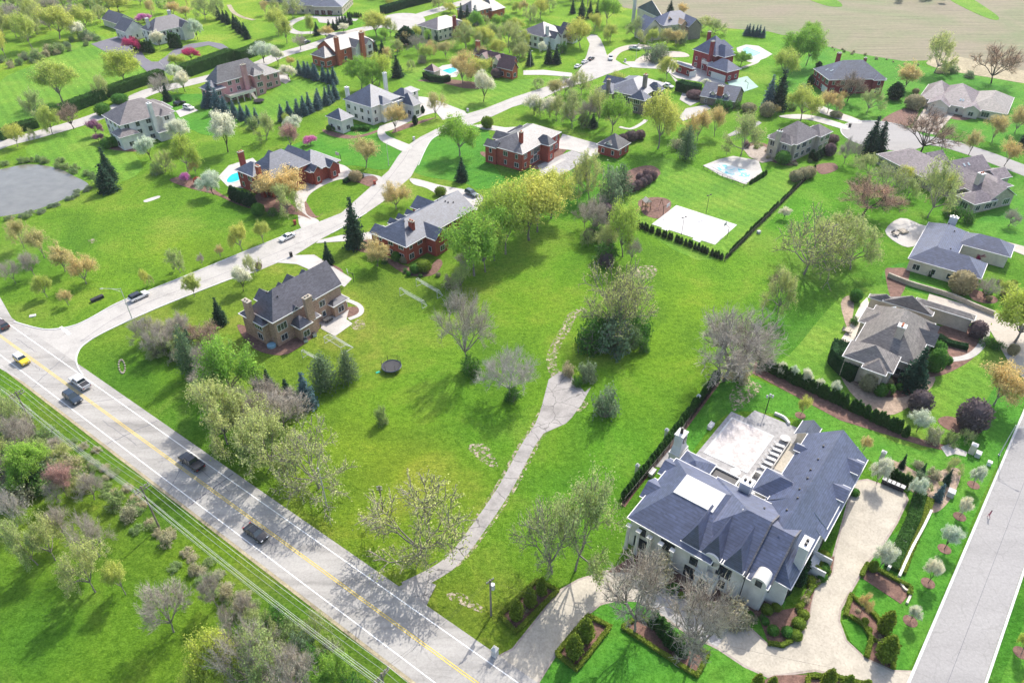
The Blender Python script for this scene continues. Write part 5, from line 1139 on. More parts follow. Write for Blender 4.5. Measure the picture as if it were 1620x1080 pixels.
many('''yg 10 93 37 30;yg 52 78 14 42;yg 95 62 8 60;yg 137 50 5 40;ol 175 20 -14 40;br 60 16 -22 55;br 10 10 -30 45;ol 32 20 -18 40;br 85 24 -10 34;ol 112 10 -28 40;br 150 8 -24 44;br 200 6 -20 40;br 222 8 -16 36;ol 10 42 5 34;yg 26 60 22 34;ol 72 42 6 30;br 118 34 2 36
yg 188 19 -12 38;ol 0 70 30 30;ol 160 36 6 26;og 241 28 -2 20;og 275 27 3 24;og 296 30 8 26;ol 325 32 -12 45;ol 347 28 -14 30;pk 229 36 21 26;mg 211 82 57 30;mg 302 97 76 30;yg 280 106 84 26;wb 279 127 101 26;wb 293 146 112 26;wb 254 77 47 26;wb 313 63 29 22;wb 125 62 33 26;sg 140 62 42 26;sw 60 95 74 26;sw 90 84 66 30
ye 198 133 76 70;yg 100 162 91 62;ol 57 194 138 42;yg 83 212 165 38;bz 117 204 160 40;yg 28 232 195 36;ol 54 222 201 16;br 262 158 112 40;ol 164 157 117 32;bg 165 182 163 22;bg 191 163 149 24;pu 152 215 189 24;pu 157 225 210 18;bg 171 234 218 18;bg 184 231 216 17;wb 239 253 213 36;wb 287 222 187 40;ye 298 272 210 52;ol 262 272 236 36;wb 361 241 174 44;sp 266 160 131 18;bg 283 164 152 8
sp 172 303 258 36;sp 176 286 232 28;sw 160 292 270 26;pk 295 290 272 16;rd 314 292 280 12;wb 338 308 268 42;ol 245 215 198 16;sw 250 275 255 24;og 310 275 252 18
bs 337 168 128 26;bs 347 178 138 26;bs 328 170 146 22;bs 358 182 152 22;bs 372 186 158 18;bs 384 190 162 16;bs 395 194 166 16;bs 407 196 170 14;ol 422 222 172 40;sw 400 205 180 20
wb 465 212 182 30;pb 462 236 195 40;pk 492 230 214 24;yg 455 197 178 16;og 445 325 268 80;ol 455 338 285 60;og 424 312 276 40;bg 410 340 322 20;sh 432 342 325 20;wb 418 100 66 32;wb 440 104 72 22;wb 457 126 103 28;og 460 105 89 16
yg 441 57 12 36;yg 454 69 24 28;og 420 24 0 20;ol 464 30 -6 36;yg 492 56 21 20;br 476 79 52 26;sp 502 56 35 14;wb 544 51 37 18;og 517 62 41 24;yg 596 58 16 46;ol 618 58 26 28;cg 643 70 42 28;br 661 86 53 36;sp 692 76 50 14;sp 680 78 54 14;og 706 92 62 28;sp 606 90 64 18;sp 594 82 62 13;sp 629 122 87 24;ol 652 112 93 18;sn 668 100 84 16
lg 572 141 88 56;ye 600 136 82 50;lg 588 142 96 44;sp 730 38 5 15;sp 740 39 7 14;bs 752 40 8 20;yg 712 20 4 24;ol 695 15 -10 26;yg 760 27 -10 22;ol 737 76 34 46;yg 766 73 41 36;ol 806 84 32 46;yg 790 42 25 18;yg 780 62 36 26;og 732 132 80 54;yg 762 130 90 44;bz 745 130 98 30;wb 765 161 110 34;bb 786 122 108 18
og 689 186 145 34;og 626 208 164 38;og 579 265 214 44;lg 727 247 178 66;sp 731 286 249 24;bl 771 202 184 18;cg 657 197 182 8;cg 640 188 175 6;cg 652 184 175 6;cg 669 179 167 6;bt 563 286 270 20
yg 817 20 2 18;yg 855 30 -4 28;ol 838 39 5 26;yg 814 52 28 30;ol 827 92 64 32;sp 838 104 76 16;sp 868 101 66 18;sp 880 101 72 18;sh 890 84 63 18;wb 857 88 66 16;yg 918 76 27 48;og 905 70 36 30;yg 940 50 20 24;lg 960 40 -10 38;sp 906 22 0 12;sp 920 30 -3 16;sp 933 29 1 14;sp 945 27 -2 13;yg 965 66 37 32;ol 1005 62 24 34;ol 1030 64 36 28;og 1055 74 44 26;sg 1030 98 62 34;sg 1045 96 64 30;sp 1060 22 1 15;og 1077 28 4 20;ol 1110 52 24 46;ol 1130 54 28 40
lg 1172 104 80 32;yg 1055 126 88 32;ol 920 150 108 42;wb 845 182 150 30;og 880 160 122 30;ol 905 202 140 42;ol 880 192 146 36;wb 870 186 150 30;lg 968 211 144 54;ol 945 198 134 42;br 930 198 150 38;sp 938 202 180 18;ol 955 170 140 30;br 893 150 118 32;yg 975 150 112 30;ol 850 140 122 24
yg 1041 235 137 66;yg 1055 212 160 40;og 1103 223 170 44;og 1130 216 168 38;sw 1085 220 196 30;sn 1070 235 214 26;ol 1172 246 168 62;pi 1085 252 196 32;bb 1099 156 143 26;bb 998 223 207 20;bb 985 226 212 16;bb 1012 220 206 16;sh 1137 174 154 22;sh 1150 175 156 20;sh 1165 172 156 16;bt 1184 177 163 22;bt 1212 184 161 22;wb 1115 139 124 16
lg 1258 106 42 56;lg 1275 104 40 44;lg 1283 62 32 36;yg 1238 130 76 48;sp 1230 173 108 34;bs 1214 172 118 26;yg 1266 191 133 56;og 1309 179 144 30;bz 1340 161 112 48;ol 1371 179 136 44;cg 1414 157 130 22;og 1430 141 98 44;bt 1444 172 150 28;cg 1295 106 97 9;ar 1281 134 118 9;bt 1322 185 176 18;og 1322 180 150 18
ol 1478 116 48 56;bz 1568 132 66 74;sg 1533 123 110 18;sw 1502 114 98 26;sn 1490 116 104 20;sp 1374 243 184 32;sp 1388 241 190 30;bz 1455 244 165 96;bb 1316 226 213 18;bb 1311 246 227 18;cg 1283 253 236 9;cg 1290 255 240 9;cg 1296 250 236 9;cg 1301 246 233 9;bg 1237 259 239 22;br 1335 259 214 28;br 1352 256 220 18;og 1569 226 181 46;og 1532 246 204 28;og 1588 263 219 32;og 1605 211 168 36;sp 1618 233 200 22;pb 1567 182 169 24;bt 1448 148 140 10
bz 1365 340 282 104;ob 1400 312 262 70;ol 1375 282 244 66;ob 1272 434 328 130;ol 1345 426 342 104;ol 1310 400 330 90;ol 1230 497 420 64;bz 1228 470 430 40;ol 1467 345 246 54;sh 1500 342 318 22;sh 1512 345 322 20;sh 1527 351 325 24;wb 1240 346 328 18;bt 1517 462 430 36;br 1557 472 437 38;mg 1551 413 400 16;br 1595 358 330 32;ye 1605 542 452 100;bg 1352 476 458 18;bb 1543 532 509 26;yg 1590 470 445 30;sh 1350 512 498 16
sp 1440 613 550 50;bb 1451 650 620 34;bb 1532 677 635 46;og 1572 640 572 84;bt 1371 616 590 26;bg 1391 624 608 20;bg 1405 622 608 16;bg 1479 562 540 24;bg 1476 586 552 26;sh 1560 545 530 24;sh 1578 552 538 22;bg 1498 576 564 12;bt 1600 560 545 16
yg 1266 657 624 24;og 1363 719 688 20;wb 1387 764 722 32;wb 1445 786 756 28;wb 1450 682 650 30;sn 1475 697 672 28;sw 1502 702 680 24;ol 1525 697 675 28;ol 1505 747 722 30;sp 1425 740 717 11;sp 1456 753 732 12;sp 1495 766 742 14;bs 1482 791 764 18;wb 1540 767 735 22;wb 1518 817 788 22;wb 1494 868 832 28;wb 1468 922 885 30;wb 1440 982 957 20;wb 1391 899 860 32;bl 1379 902 888 14;cy 1396 999 966 20;cy 1397 1042 1006 26;cy 1305 1088 1058 19;cy 1335 1094 1068 17;cy 1364 1098 1075 15;ye 1615 1035 1000 30;og 1362 968 940 14;ye 1612 1105 1075 30
cy 817 978 948 20;cy 838 958 929 18;cy 856 940 914 15;cy 907 1038 1003 24;cy 925 1012 978 24;cy 1195 1090 1066 16;cy 1218 1092 1070 14
br 1003 1000 850 125;br 1090 1052 905 125;sn 1040 912 868 50;sn 1165 985 950 50;ob 873 906 775 72;ol 910 902 742 112;ob 668 882 752 190;br 740 577 455 96;sh 745 590 558 40;bw 808 630 546 96;sh 812 634 606 30;sw 605 669 637 24;ob 505 772 662 150
ol 360 702 588 120;ol 428 742 645 116;ol 400 690 610 100;lg 370 636 530 94;pi 305 592 510 36;sp 413 627 578 26;sp 431 629 584 28;sp 458 636 598 26;bs 487 642 588 38;pi 515 614 556 50;pi 552 602 550 38;br 462 655 610 60;br 440 648 600 50;br 330 600 540 40
br 235 546 500 50;br 262 562 505 52;br 290 542 492 52;bz 335 556 508 60;sn 250 560 535 34;sn 285 568 545 40;sn 320 575 550 36;sp 350 512 470 26;sp 305 560 520 22;yg 308 469 432 28;wb 385 461 420 30;ol 402 437 400 24;bb 410 425 415 10
og 38 392 346 40;og 71 408 361 38;og 103 430 386 40;og 137 449 401 48;br 56 438 394 34;br 25 448 410 34;yg 75 470 434 30;og 109 483 459 28;br 3 436 410 20;ol 286 432 389 32;yg 234 453 424 18;br 321 421 398 12;og 350 409 387 14;yg 384 397 352 34;yg 417 384 347 26;ol 240 450 432 8
og 597 421 377 46;og 627 331 289 52;sp 563 390 311 40;sp 520 417 382 20;bl 697 308 296 18;bl 670 428 412 24;bg 657 431 418 16;bg 628 412 398 16;sp 519 410 396 8;bt 640 415 405 14;lg 598 420 402 14
lg 750 436 335 92;ye 768 430 345 74;ye 800 402 288 96;lg 782 412 320 70;yg 837 380 272 112;yg 850 367 282 90;yg 872 345 262 70;sn 715 455 430 30;sn 722 482 455 30;br 735 430 395 34;ol 730 460 415 34
ol 932 316 238 64;yg 915 300 262 40;sg 965 326 253 46;pi 982 310 256 38;br 940 372 308 54;br 925 360 318 40;ye 985 406 313 64;ol 960 396 350 46;sh 957 414 380 48;br 998 416 370 32;sh 940 378 350 34;bb 1008 300 285 14;bb 1016 296 281 14;bb 1024 291 276 14;bb 1032 285 270 14;bb 1000 303 290 14;bb 1012 286 274 13;bb 1022 280 268 12
ob 962 532 410 125;ob 985 520 425 95;sh 935 550 500 64;sg 972 552 490 70;sh 1002 526 478 56;sh 955 535 485 56;sw 990 548 505 50;sb 950 556 530 22;sg 930 599 568 36;sn 898 592 570 24;sg 957 659 598 46;sh 1018 554 530 24;sh 912 610 592 18
br 1145 602 484 150;br 1160 590 500 120;sn 1165 600 570 40;og 1150 606 590 20
ol 60 893 818 62;ol 88 886 818 52;br 107 851 798 42;ol 151 936 854 74;br 158 880 811 52;yg 199 940 890 36;br 275 999 910 86;br 344 959 904 26;br 366 998 954 28;br 395 986 938 26;ye 360 1092 998 72;br 405 1092 990 70;ye 322 1112 1058 46;ol 38 830 800 30
ol 20 692 612 64;lg 60 762 698 62;pb 106 784 734 40;bw 28 832 768 50;ol 8 762 680 60;br 45 722 655 54;sw 80 700 670 40;sw 30 735 700 44;sh 70 770 735 44;sw 10 800 765 40;sn 100 745 715 40;lg 40 778 735 50;sw 0 720 690 40;ol 75 735 690 44
sn 135 772 750 34;sw 185 800 776 34;sn 120 745 720 34;br 150 790 745 44;sn 205 820 798 30;sn 265 860 842 24;sn 310 905 888 22;sn 360 945 922 26;sn 385 965 942 28;sw 400 985 955 34
sh 440 985 955 40;sw 465 1010 975 44;sh 505 1060 1015 50;lg 540 1085 1030 56;ol 425 1095 1000 80;br 470 1110 1020 60;ol 500 1010 965 50;sw 430 1030 1000 40;sh 560 1100 1060 44;sn 455 1050 1015 40;sw 530 1040 1010 40;ol 415 1010 960 50;sg 480 1030 995 40''')
def scatter(kinds, poly, n, h0, h1, asp=.42, seed=1, md=4.5):
    """more trees of a thicket, each its own"""
    g = random.Random(seed); us = [p[0] for p in poly]; vs = [p[1] for p in poly]; got = []; tr = 0
    while len(got) < n and tr < 4000:
        tr += 1; u, v = g.uniform(min(us), max(us)), g.uniform(min(vs), max(vs)); ins = False
        for i in range(len(poly)):
            (x1, y1), (x2, y2) = poly[i], poly[i-1]
            if (y1 > v) != (y2 > v) and u < (x2-x1)*(v-y1)/(y2-y1)+x1: ins = not ins
        if not ins: continue
        p = P(u, v)
        if any((p-q).length < md for q in got): continue
        got.append(p); h = g.uniform(h0, h1); plant(g.choice(kinds), u, v, 0, 0, pt=p, hh=h, rr=h*asp*g.uniform(.8, 1.15))
scatter(['ol', 'br', 'ol', 'yg', 'br'], [(-30,-25),(230,-25),(225,8),(150,20),(120,36),(60,62),(-30,75)], 44, 9, 14, .45, 1, 7)
scatter(['sw', 'sn', 'sg'], [(0,98),(60,84),(140,58),(160,62),(140,72),(60,98),(0,118)], 22, 2.5, 5, .6, 2, 4)
scatter(['yg', 'ol', 'og', 'ol'], [(640,-20),(960,-20),(950,8),(900,20),(810,25),(700,2)], 26, 8, 13, .4, 3, 8)
scatter(['yg', 'ol', 'lg'], [(730,45),(815,40),(820,68),(740,72)], 8, 7, 10, .45, 4, 6)
scatter(['sw', 'sh', 'ol', 'br', 'sn', 'sg'], [(-10,640),(30,660),(120,740),(130,790),(80,800),(-10,790)], 26, 3, 6, .55, 5, 2.6)
scatter(['ol', 'br', 'sw', 'sw', 'lg'], [(420,975),(470,1000),(600,1110),(420,1130),(385,1040)], 12, 3, 6, .5, 6, 3)
scatter(['ol', 'sw', 'bz', 'ol'], [(215,530),(300,535),(360,560),(330,590),(240,560)], 10, 4, 7, .5, 7, 3)
scatter(['ol', 'br'], [(330,620),(440,660),(470,720),(420,735),(340,690)], 6, 8, 11, .5, 8, 6)
scatter(['ol', 'sw', 'br'], [(840,160),(950,165),(940,205),(850,195)], 10, 4, 9, .45, 9, 5)
scatter(['sw', 'sn', 'bb'], [(1180,222),(1275,255),(1320,265),(1180,240)], 10, 1, 2, .6, 10, 3)
scatter(['sn', 'ol', 'bb'], [(1000,425),(940,420),(925,380),(935,330),(960,335)], 10, 2.5, 6, .5, 11, 3)
scatter(['bg', 'bt', 'bb', 'sh'], [(1340,595),(1400,626),(1440,620),(1430,600),(1380,600)], 10, 1, 1.8, .55, 12, 1.6)
scatter(['bg', 'bl', 'bt'], [(1545,450),(1600,440),(1610,475),(1560,480)], 8, 1, 1.8, .55, 13, 1.8)
scatter(['bg', 'sh', 'bt'], [(600,410),(690,425),(700,440),(640,440)], 7, 1, 1.8, .55, 14, 2)
scatter(['sn', 'sh', 'bl'], [(1010,908),(1170,978),(1235,960),(1225,975),(1175,990),(1005,915)], 26, .8, 1.6, .6, 15, 1.2)
scatter(['bl', 'bg', 'sn'], [(1258,965),(1290,905),(1310,885),(1305,905),(1275,960)], 10, .8, 1.5, .6, 16, 1.2)
scatter(['sn', 'bl'], [(800,975),(845,930),(870,940),(815,990)], 8, .4, .8, .6, 17, 1.2)
scatter(['sn', 'bl'], [(1350,955),(1400,1010),(1400,1040),(1372,1000)], 9, .4, .9, .6, 18, 1.2)
scatter(['sg', 'sn', 'ol'], [(1400,730),(1500,745),(1480,790),(1440,775)], 9, 1.2, 3, .55, 19, 2)
scatter(['sn', 'sw'], [(1300,72),(1430,100),(1470,106),(1430,104),(1300,76)], 14, .8, 1.6, .6, 20, 4)
scatter(['yg', 'og', 'ol', 'wb', 'yg'], [(400,5),(470,-5),(640,-10),(700,0),(640,25),(600,20),(480,5),(420,40)], 14, 7, 11, .42, 31, 8)
scatter(['yg', 'og', 'ol', 'lg'], [(560,70),(650,60),(700,75),(690,100),(640,112),(600,100)], 10, 6, 10, .42, 32, 6)
scatter(['og', 'yg', 'ol'], [(725,75),(770,78),(770,60),(830,70),(835,100),(800,112),(740,100)], 8, 7, 10, .45, 33, 6)
scatter(['ol', 'yg', 'og', 'sg'], [(960,60),(1060,70),(1060,45),(1090,55),(1080,78),(1000,72)], 8, 6, 9, .42, 34, 6)
scatter(['ol', 'og', 'sw'], [(1190,190),(1240,160),(1330,150),(1340,170),(1240,200),(1170,215)], 6, 4, 8, .45, 35, 6)
scatter(['ol', 'yg'], [(1380,250),(1460,280),(1500,310),(1440,330),(1370,290)], 3, 6, 8, .5, 36, 6)
# rows that repeat
def row(kind, pts, n, h, wd, group, label, jit=.15):
    Q = W(pts); L = [0]
    for a, b in zip(Q, Q[1:]): L.append(L[-1]+(b-a).length)
    for i in range(n):
        s = L[-1]*(i+.5)/n; j = max(k for k in range(len(Q)-1) if L[k] <= s+1e-6); p = Q[j]+(Q[j+1]-Q[j])*((s-L[j])/(L[j+1]-L[j]))
        p = p+Vector((RND.gauss(0, jit), RND.gauss(0, jit)))
        plant(kind, 0, 0, 0, 0, group, label, p, h*RND.uniform(.88, 1.12), wd/2*RND.uniform(.9, 1.1))
row('sn', [(128,705),(190,770),(255,838),(330,908),(400,970)], 20, 1.1, 2.2, 'scrub along the left verge', 'brown twiggy bush in the scrub strip below the main road', .9)
row('sw', [(120,700),(190,775),(255,845),(330,915),(400,975),(470,1045),(520,1090)], 22, 1.1, 2.4, 'green scrub along the left verge', 'olive-green bush in the scrub strip below the main road', 1.2)
row('ar', [(985,790),(1065,690),(1135,597)], 44, 2.7, 1.05, 'arborvitae along the lot fence', 'slim arborvitae in the long row along the white house fence')
row('ar', [(1200,580),(1330,640),(1432,690)], 44, 3.2, 1.15, 'arborvitae screen between gardens', 'dark arborvitae in the screen between white house and grey house')
row('ar', [(1008,358),(1144,410)], 27, 2.0, .9, 'young arborvitae by the court', 'small arborvitae in the row in front of the sports court')
row('ar', [(1147,408),(1290,266)], 50, 1.5, .8, 'young arborvitae along the black fence', 'small arborvitae planted along the long black fence')
row('wb', [(1222,590),(1328,634)], 5, 4.2, 2.2, 'white trees in the screen', 'small white blossoming tree standing in the arborvitae screen', .1)
row('ar', [(1404,752),(1438,770)], 6, 2.6, 1.0, 'arborvitae behind the bins', 'dark arborvitae behind the row of white-lidded bins', .05)
row('ar', [(1035,990),(1080,1035)], 9, 3.4, 1.6, 'arborvitae in the front garden', 'tall arborvitae in the clump under the front bare trees', .2)
row('ar', [(549,27),(573,28)], 7, 2.6, 1.2, 'arborvitae by the maroon garage', 'tiny arborvitae in the row beside the maroon garage doors', .05)
row('ar', [(214,80),(244,84)], 7, 5.5, 2.2, 'arborvitae on the white facade', 'tall arborvitae in the row against the far white house', .05)
row('ar', [(270,76),(287,76)], 4, 7.0, 2.6, 'arborvitae beside the entrance', 'tall arborvitae near the entrance of the far white house', .05)
row('cg', [(367,316),(404,330)], 6, 4.6, 2.4, 'ovals by the turquoise pool', 'big dark oval shrub in the row below the turquoise pool', .05)
row('bs', [(440,193),(470,186),(500,174),(535,156)], 10, 7.5, 4.2, 'blue spruces behind the white house', 'blue-grey spruce in the long row left of the white house', .3)
row('bs', [(470,118),(500,126),(535,134)], 8, 7, 4.2, 'blue spruces by the orange brick house', 'blue-grey spruce in the row below the orange brick house', .3)
row('sp', [(345,30),(370,42),(396,64)], 9, 6.5, 4.5, 'dark conifers at the top lawn', 'dark conifer in the slanting row beyond the curved dark drive', .4)
row('sp', [(516,50),(532,48),(545,42),(556,38)], 7, 6, 4.0, 'conifers by the looped drive', 'dark conifer in the row between looped drive and orange brick house', .3)
row('bs', [(1176,56),(1209,60)], 6, 5.5, 3.4, 'conifers by the field edge', 'small blue conifer in the row beside the ploughed field', .2)
row('sg', [(0,350),(40,343),(80,330),(115,314),(145,298)], 16, 1.2, 2.6, 'reeds on the pond bank', 'pale reedy clump along the near pond bank', .9)
row('sw', [(-40,330),(20,352),(60,342)], 4, 1.6, 2.2, 'bushes on the pond bank', 'low bush on the near bank of the pond', .5)
row('sw', [(0,262),(60,252),(120,268),(145,285)], 12, 2.2, 3.4, 'bushes behind the pond', 'tangled bush on the far bank of the pond', .8)
row('bg', [(518,206),(585,206)], 8, 1.8, 2.2, 'shrubs under the stucco house', 'round shrub in the bed under the long white stucco house', .2)
row('sn', [(1210,250),(1262,262)], 6, 1.3, 1.8, 'shrubs by the covered pool', 'low brown shrub on the edge of the covered pool terrace', .2)
row('bt', [(1254,288),(1282,278)], 3, 3.6, 4.0, 'big ball shrubs', 'large tan ball shrub at the end of the black fence', .1)
row('ar', [(1186,292),(1212,276)], 10, 1.7, .9, 'arborvitae by the covered pool', 'small arborvitae beside the covered pool fence', .05)
# woods beyond the frame's top left and far trees: one mass nobody could count
def wood(name, regions, label, mats=('L_ol', 'twig')):
    g = np.random.default_rng(5); vs = []
    for (x0, y0, x1, y1, n, h) in regions:
        for _ in range(n):
            cx, cy = g.uniform(x0, x1), g.uniform(y0, y1); hh = h*g.uniform(.7, 1.15); rr = hh*.33
            d = g.normal(size=(170, 3)); d /= np.linalg.norm(d, axis=1)[:, None]; d *= g.uniform(.5, 1, 170)[:, None]**.5
            vs.append(np.array([cx, cy, hh*.6])+d*np.array([rr, rr, hh*.38]))
    o = link(name, qmesh(name, quads(np.concatenate(vs), .9, .5, 3), [M[mats[0]]])); tag(o, label, 'wood', kind='stuff')
wood('far_wood', [(-520, 440, -190, 640, 130, 12), (-160, 500, 60, 640, 60, 11)], 'far spring wood beyond the top left lawns')
wood('field_copse', [(225, 468, 262, 500, 12, 6)], 'dark thicket in the ploughed field', ('L_wild',))
# ---- clipped hedges
def hedge(pts, wd, h, m, label, n=None, closed=False, group=None):
    Q = [p for p in W(pts)]; Q2 = []
    for a, b in zip(Q, Q[1:]):
        k = max(1, int((b-a).length/.8)); Q2 += [a+(b-a)*i/k for i in range(k)]
    Q2.append(Q[-1]); L_, R_ = strip(Q2, wd*.88); vs = []; fs = []; g = np.random.default_rng(len(Q2)); ps = []
    for a, b in zip(L_, R_):
        j = RND.uniform(-.04, .04)*h; vs += [(a.x, a.y, 0), (a.x, a.y, h*.93+j), (b.x, b.y, h*.93+j), (b.x, b.y, 0)]
    for i in range(len(Q2)-1):
        c = 4*i; fs += [(c+1, c, c+4, c+5), (c+2, c+1, c+5, c+6), (c+3, c+2, c+6, c+7)]
        a, b, a2, b2 = L_[i], R_[i], L_[i+1], R_[i+1]; ln = (a2-a).length
        s_ = .16 if h < 2 else .3; n_ = int(ln*(2*h+wd)/(s_*s_)*1.6)
        t = g.uniform(0, 1, (n_, 2)); sel = g.uniform(0, 2*h+wd, n_); ax = np.array(a[:]); bx = np.array(b[:]); a2x = np.array(a2[:]); b2x = np.array(b2[:])
        Lp = ax+(a2x-ax)*t[:, :1]; Rp = bx+(b2x-bx)*t[:, :1]
        q = np.clip((sel-h)/wd, 0, 1)[:, None]; xy = Lp+(Rp-Lp)*q; z = np.where(sel < h, sel, np.where(sel > h+wd, 2*h+wd-sel, h*.96))
        ps.append(np.concatenate([xy+g.normal(size=xy.shape)*s_*.3, (z+g.normal(size=n_)*s_*.35)[:, None]], 1))
    e = len(vs)-4; fs += [(0, 1, 2, 3), (e+3, e+2, e+1, e)]
    q = quads(np.concatenate(ps), .16 if h < 2 else .3, .4, 1); k = len(vs); vs += [tuple(x) for x in q]; fs += [(k+4*i, k+4*i+1, k+4*i+2, k+4*i+3) for i in range(len(q)//4)]
    o = link('hedge', mesh('hedge', vs, fs, [M[m]])); tag(o, label, 'hedge', group); return o
hedge([(0,222),(30,208),(60,200)], 4, 3, 'L_ar', 'dark clipped hedge at the left edge above the upper street')
hedge([(82,190),(125,172),(165,157)], 4.5, 4, 'L_ar', 'long dark hedge behind the bare tree above the white house')
hedge([(170,154),(215,138),(258,124)], 4.5, 4, 'L_ar', 'long dark hedge beneath the big yellow-green tree')
hedge([(292,122),(330,108),(368,94)], 5.5, 5, 'L_ar', 'thick tall hedge between the dark drive and pink house')
hedge([(378,96),(400,88),(415,80)], 5, 4.5, 'L_ar', 'short thick hedge behind the pink house roof')
hedge([(606,22),(640,12),(680,2)], 5, 4, 'L_ard', 'dark hedge along the upper lawn beside the turning circle')
hedge([(1072,142),(1085,146),(1106,150)], 4.5, 4, 'L_ard', 'dark clipped block hedge beside the coach house')
hedge([(672,122),(682,128),(700,131),(711,128)], 2.2, 2.5, 'L_ard', 'curved dark hedge around the gazebo pool')
hedge([(1325,560),(1320,575),(1335,590),(1352,602)], 3.4, 4.2, 'L_ard', 'huge curved clipped hedge left of the grey house turret')
hedge([(1442,425),(1475,437)], 2.0, 1.8, 'L_ard', 'low hedge under the windows of the blue-roofed ranch')
hedge([(545,290),(560,281),(575,281)], 1.6, 1.1, 'L_ard', 'dark low hedge inside the looped concrete drive')
hedge([(1482,534),(1500,545),(1530,552)], 1.6, 1.1, 'L_ard', 'low dark hedge along the grey house garage wall')
BX = dict(m='L_box', wd=.62, h=.62)
for pts, lb in (([(791,974),(849,919)], 'low box edging on the upper side of the left planting bed'), ([(849,919),(882,935),(816,1001),(791,974)], 'low box edging round the left planting bed by the drive'),
 ([(880,1035),(930,975),(965,992),(912,1060),(880,1035)], 'low box edging around the bed with two column shrubs'), ([(985,993),(1010,975),(1120,1035),(1102,1070),(985,993)], 'low box edging around the front bed with bare tree'),
 ([(1362,912),(1371,893),(1440,930),(1438,942)], 'dark clipped edging above the curved east lawn'), ([(1337,975),(1345,942),(1385,975),(1400,1000),(1413,1030),(1412,1058)], 'curved box edging round the east bed beside the drive'),
 ([(1343,975),(1366,990),(1378,1010),(1370,1040)], 'inner curved box edging of the small half-round lawn'), ([(1215,1018),(1238,1022),(1254,1012)], 'low box edging at the corner of the front bed'),
 ([(1262,968),(1285,930),(1312,905)], 'low box edging beside the east wall bed'), ([(1278,1072),(1275,1100)], 'box edging at the bottom centre bed'), ([(1278,1070),(1325,1072),(1370,1084)], 'box edging along the bottom drive bed')):
    hedge(pts, BX['wd'], BX['h'], BX['m'], lb)
hedge([(1455,782),(1445,820),(1422,870),(1408,900)], 2.2, 1.0, 'L_ar', 'inner green planted strip beside the long white east wall')
hedge([(1470,790),(1462,815),(1438,868),(1424,905)], 1.6, .6, 'L_box', 'outer green planted strip between the two east walls')
for (u, v, s, k) in ((1245,1003,1.6,'bg'),(1222,1000,1.5,'bg'),(1258,1008,1.6,'bl'),(1262,990,1.8,'bl'),(1270,975,1.5,'bl'),(1303,882,1.6,'bl'),(1290,905,1.6,'bl'),(1282,920,1.4,'bl'),(1298,896,1.3,'bl'),(1351,782,1.5,'bg'),(1185,975,1.2,'bg'),(1170,968,1.2,'bg'),(1040,925,1.3,'bg'),(1025,915,1.3,'bg'),(1068,930,1.2,'bg'),(1095,945,1.2,'bg'),(1210,985,1.1,'bg')):
    plant(k, u, v, 0, 0, pt=P(u, v), hh=s*.85, rr=s*.55)
for (u, v) in ((1240,940),(1262,925),(1268,905)): plant('cg', u, v, 0, 0, pt=P(u, v), hh=4.5, rr=.8)
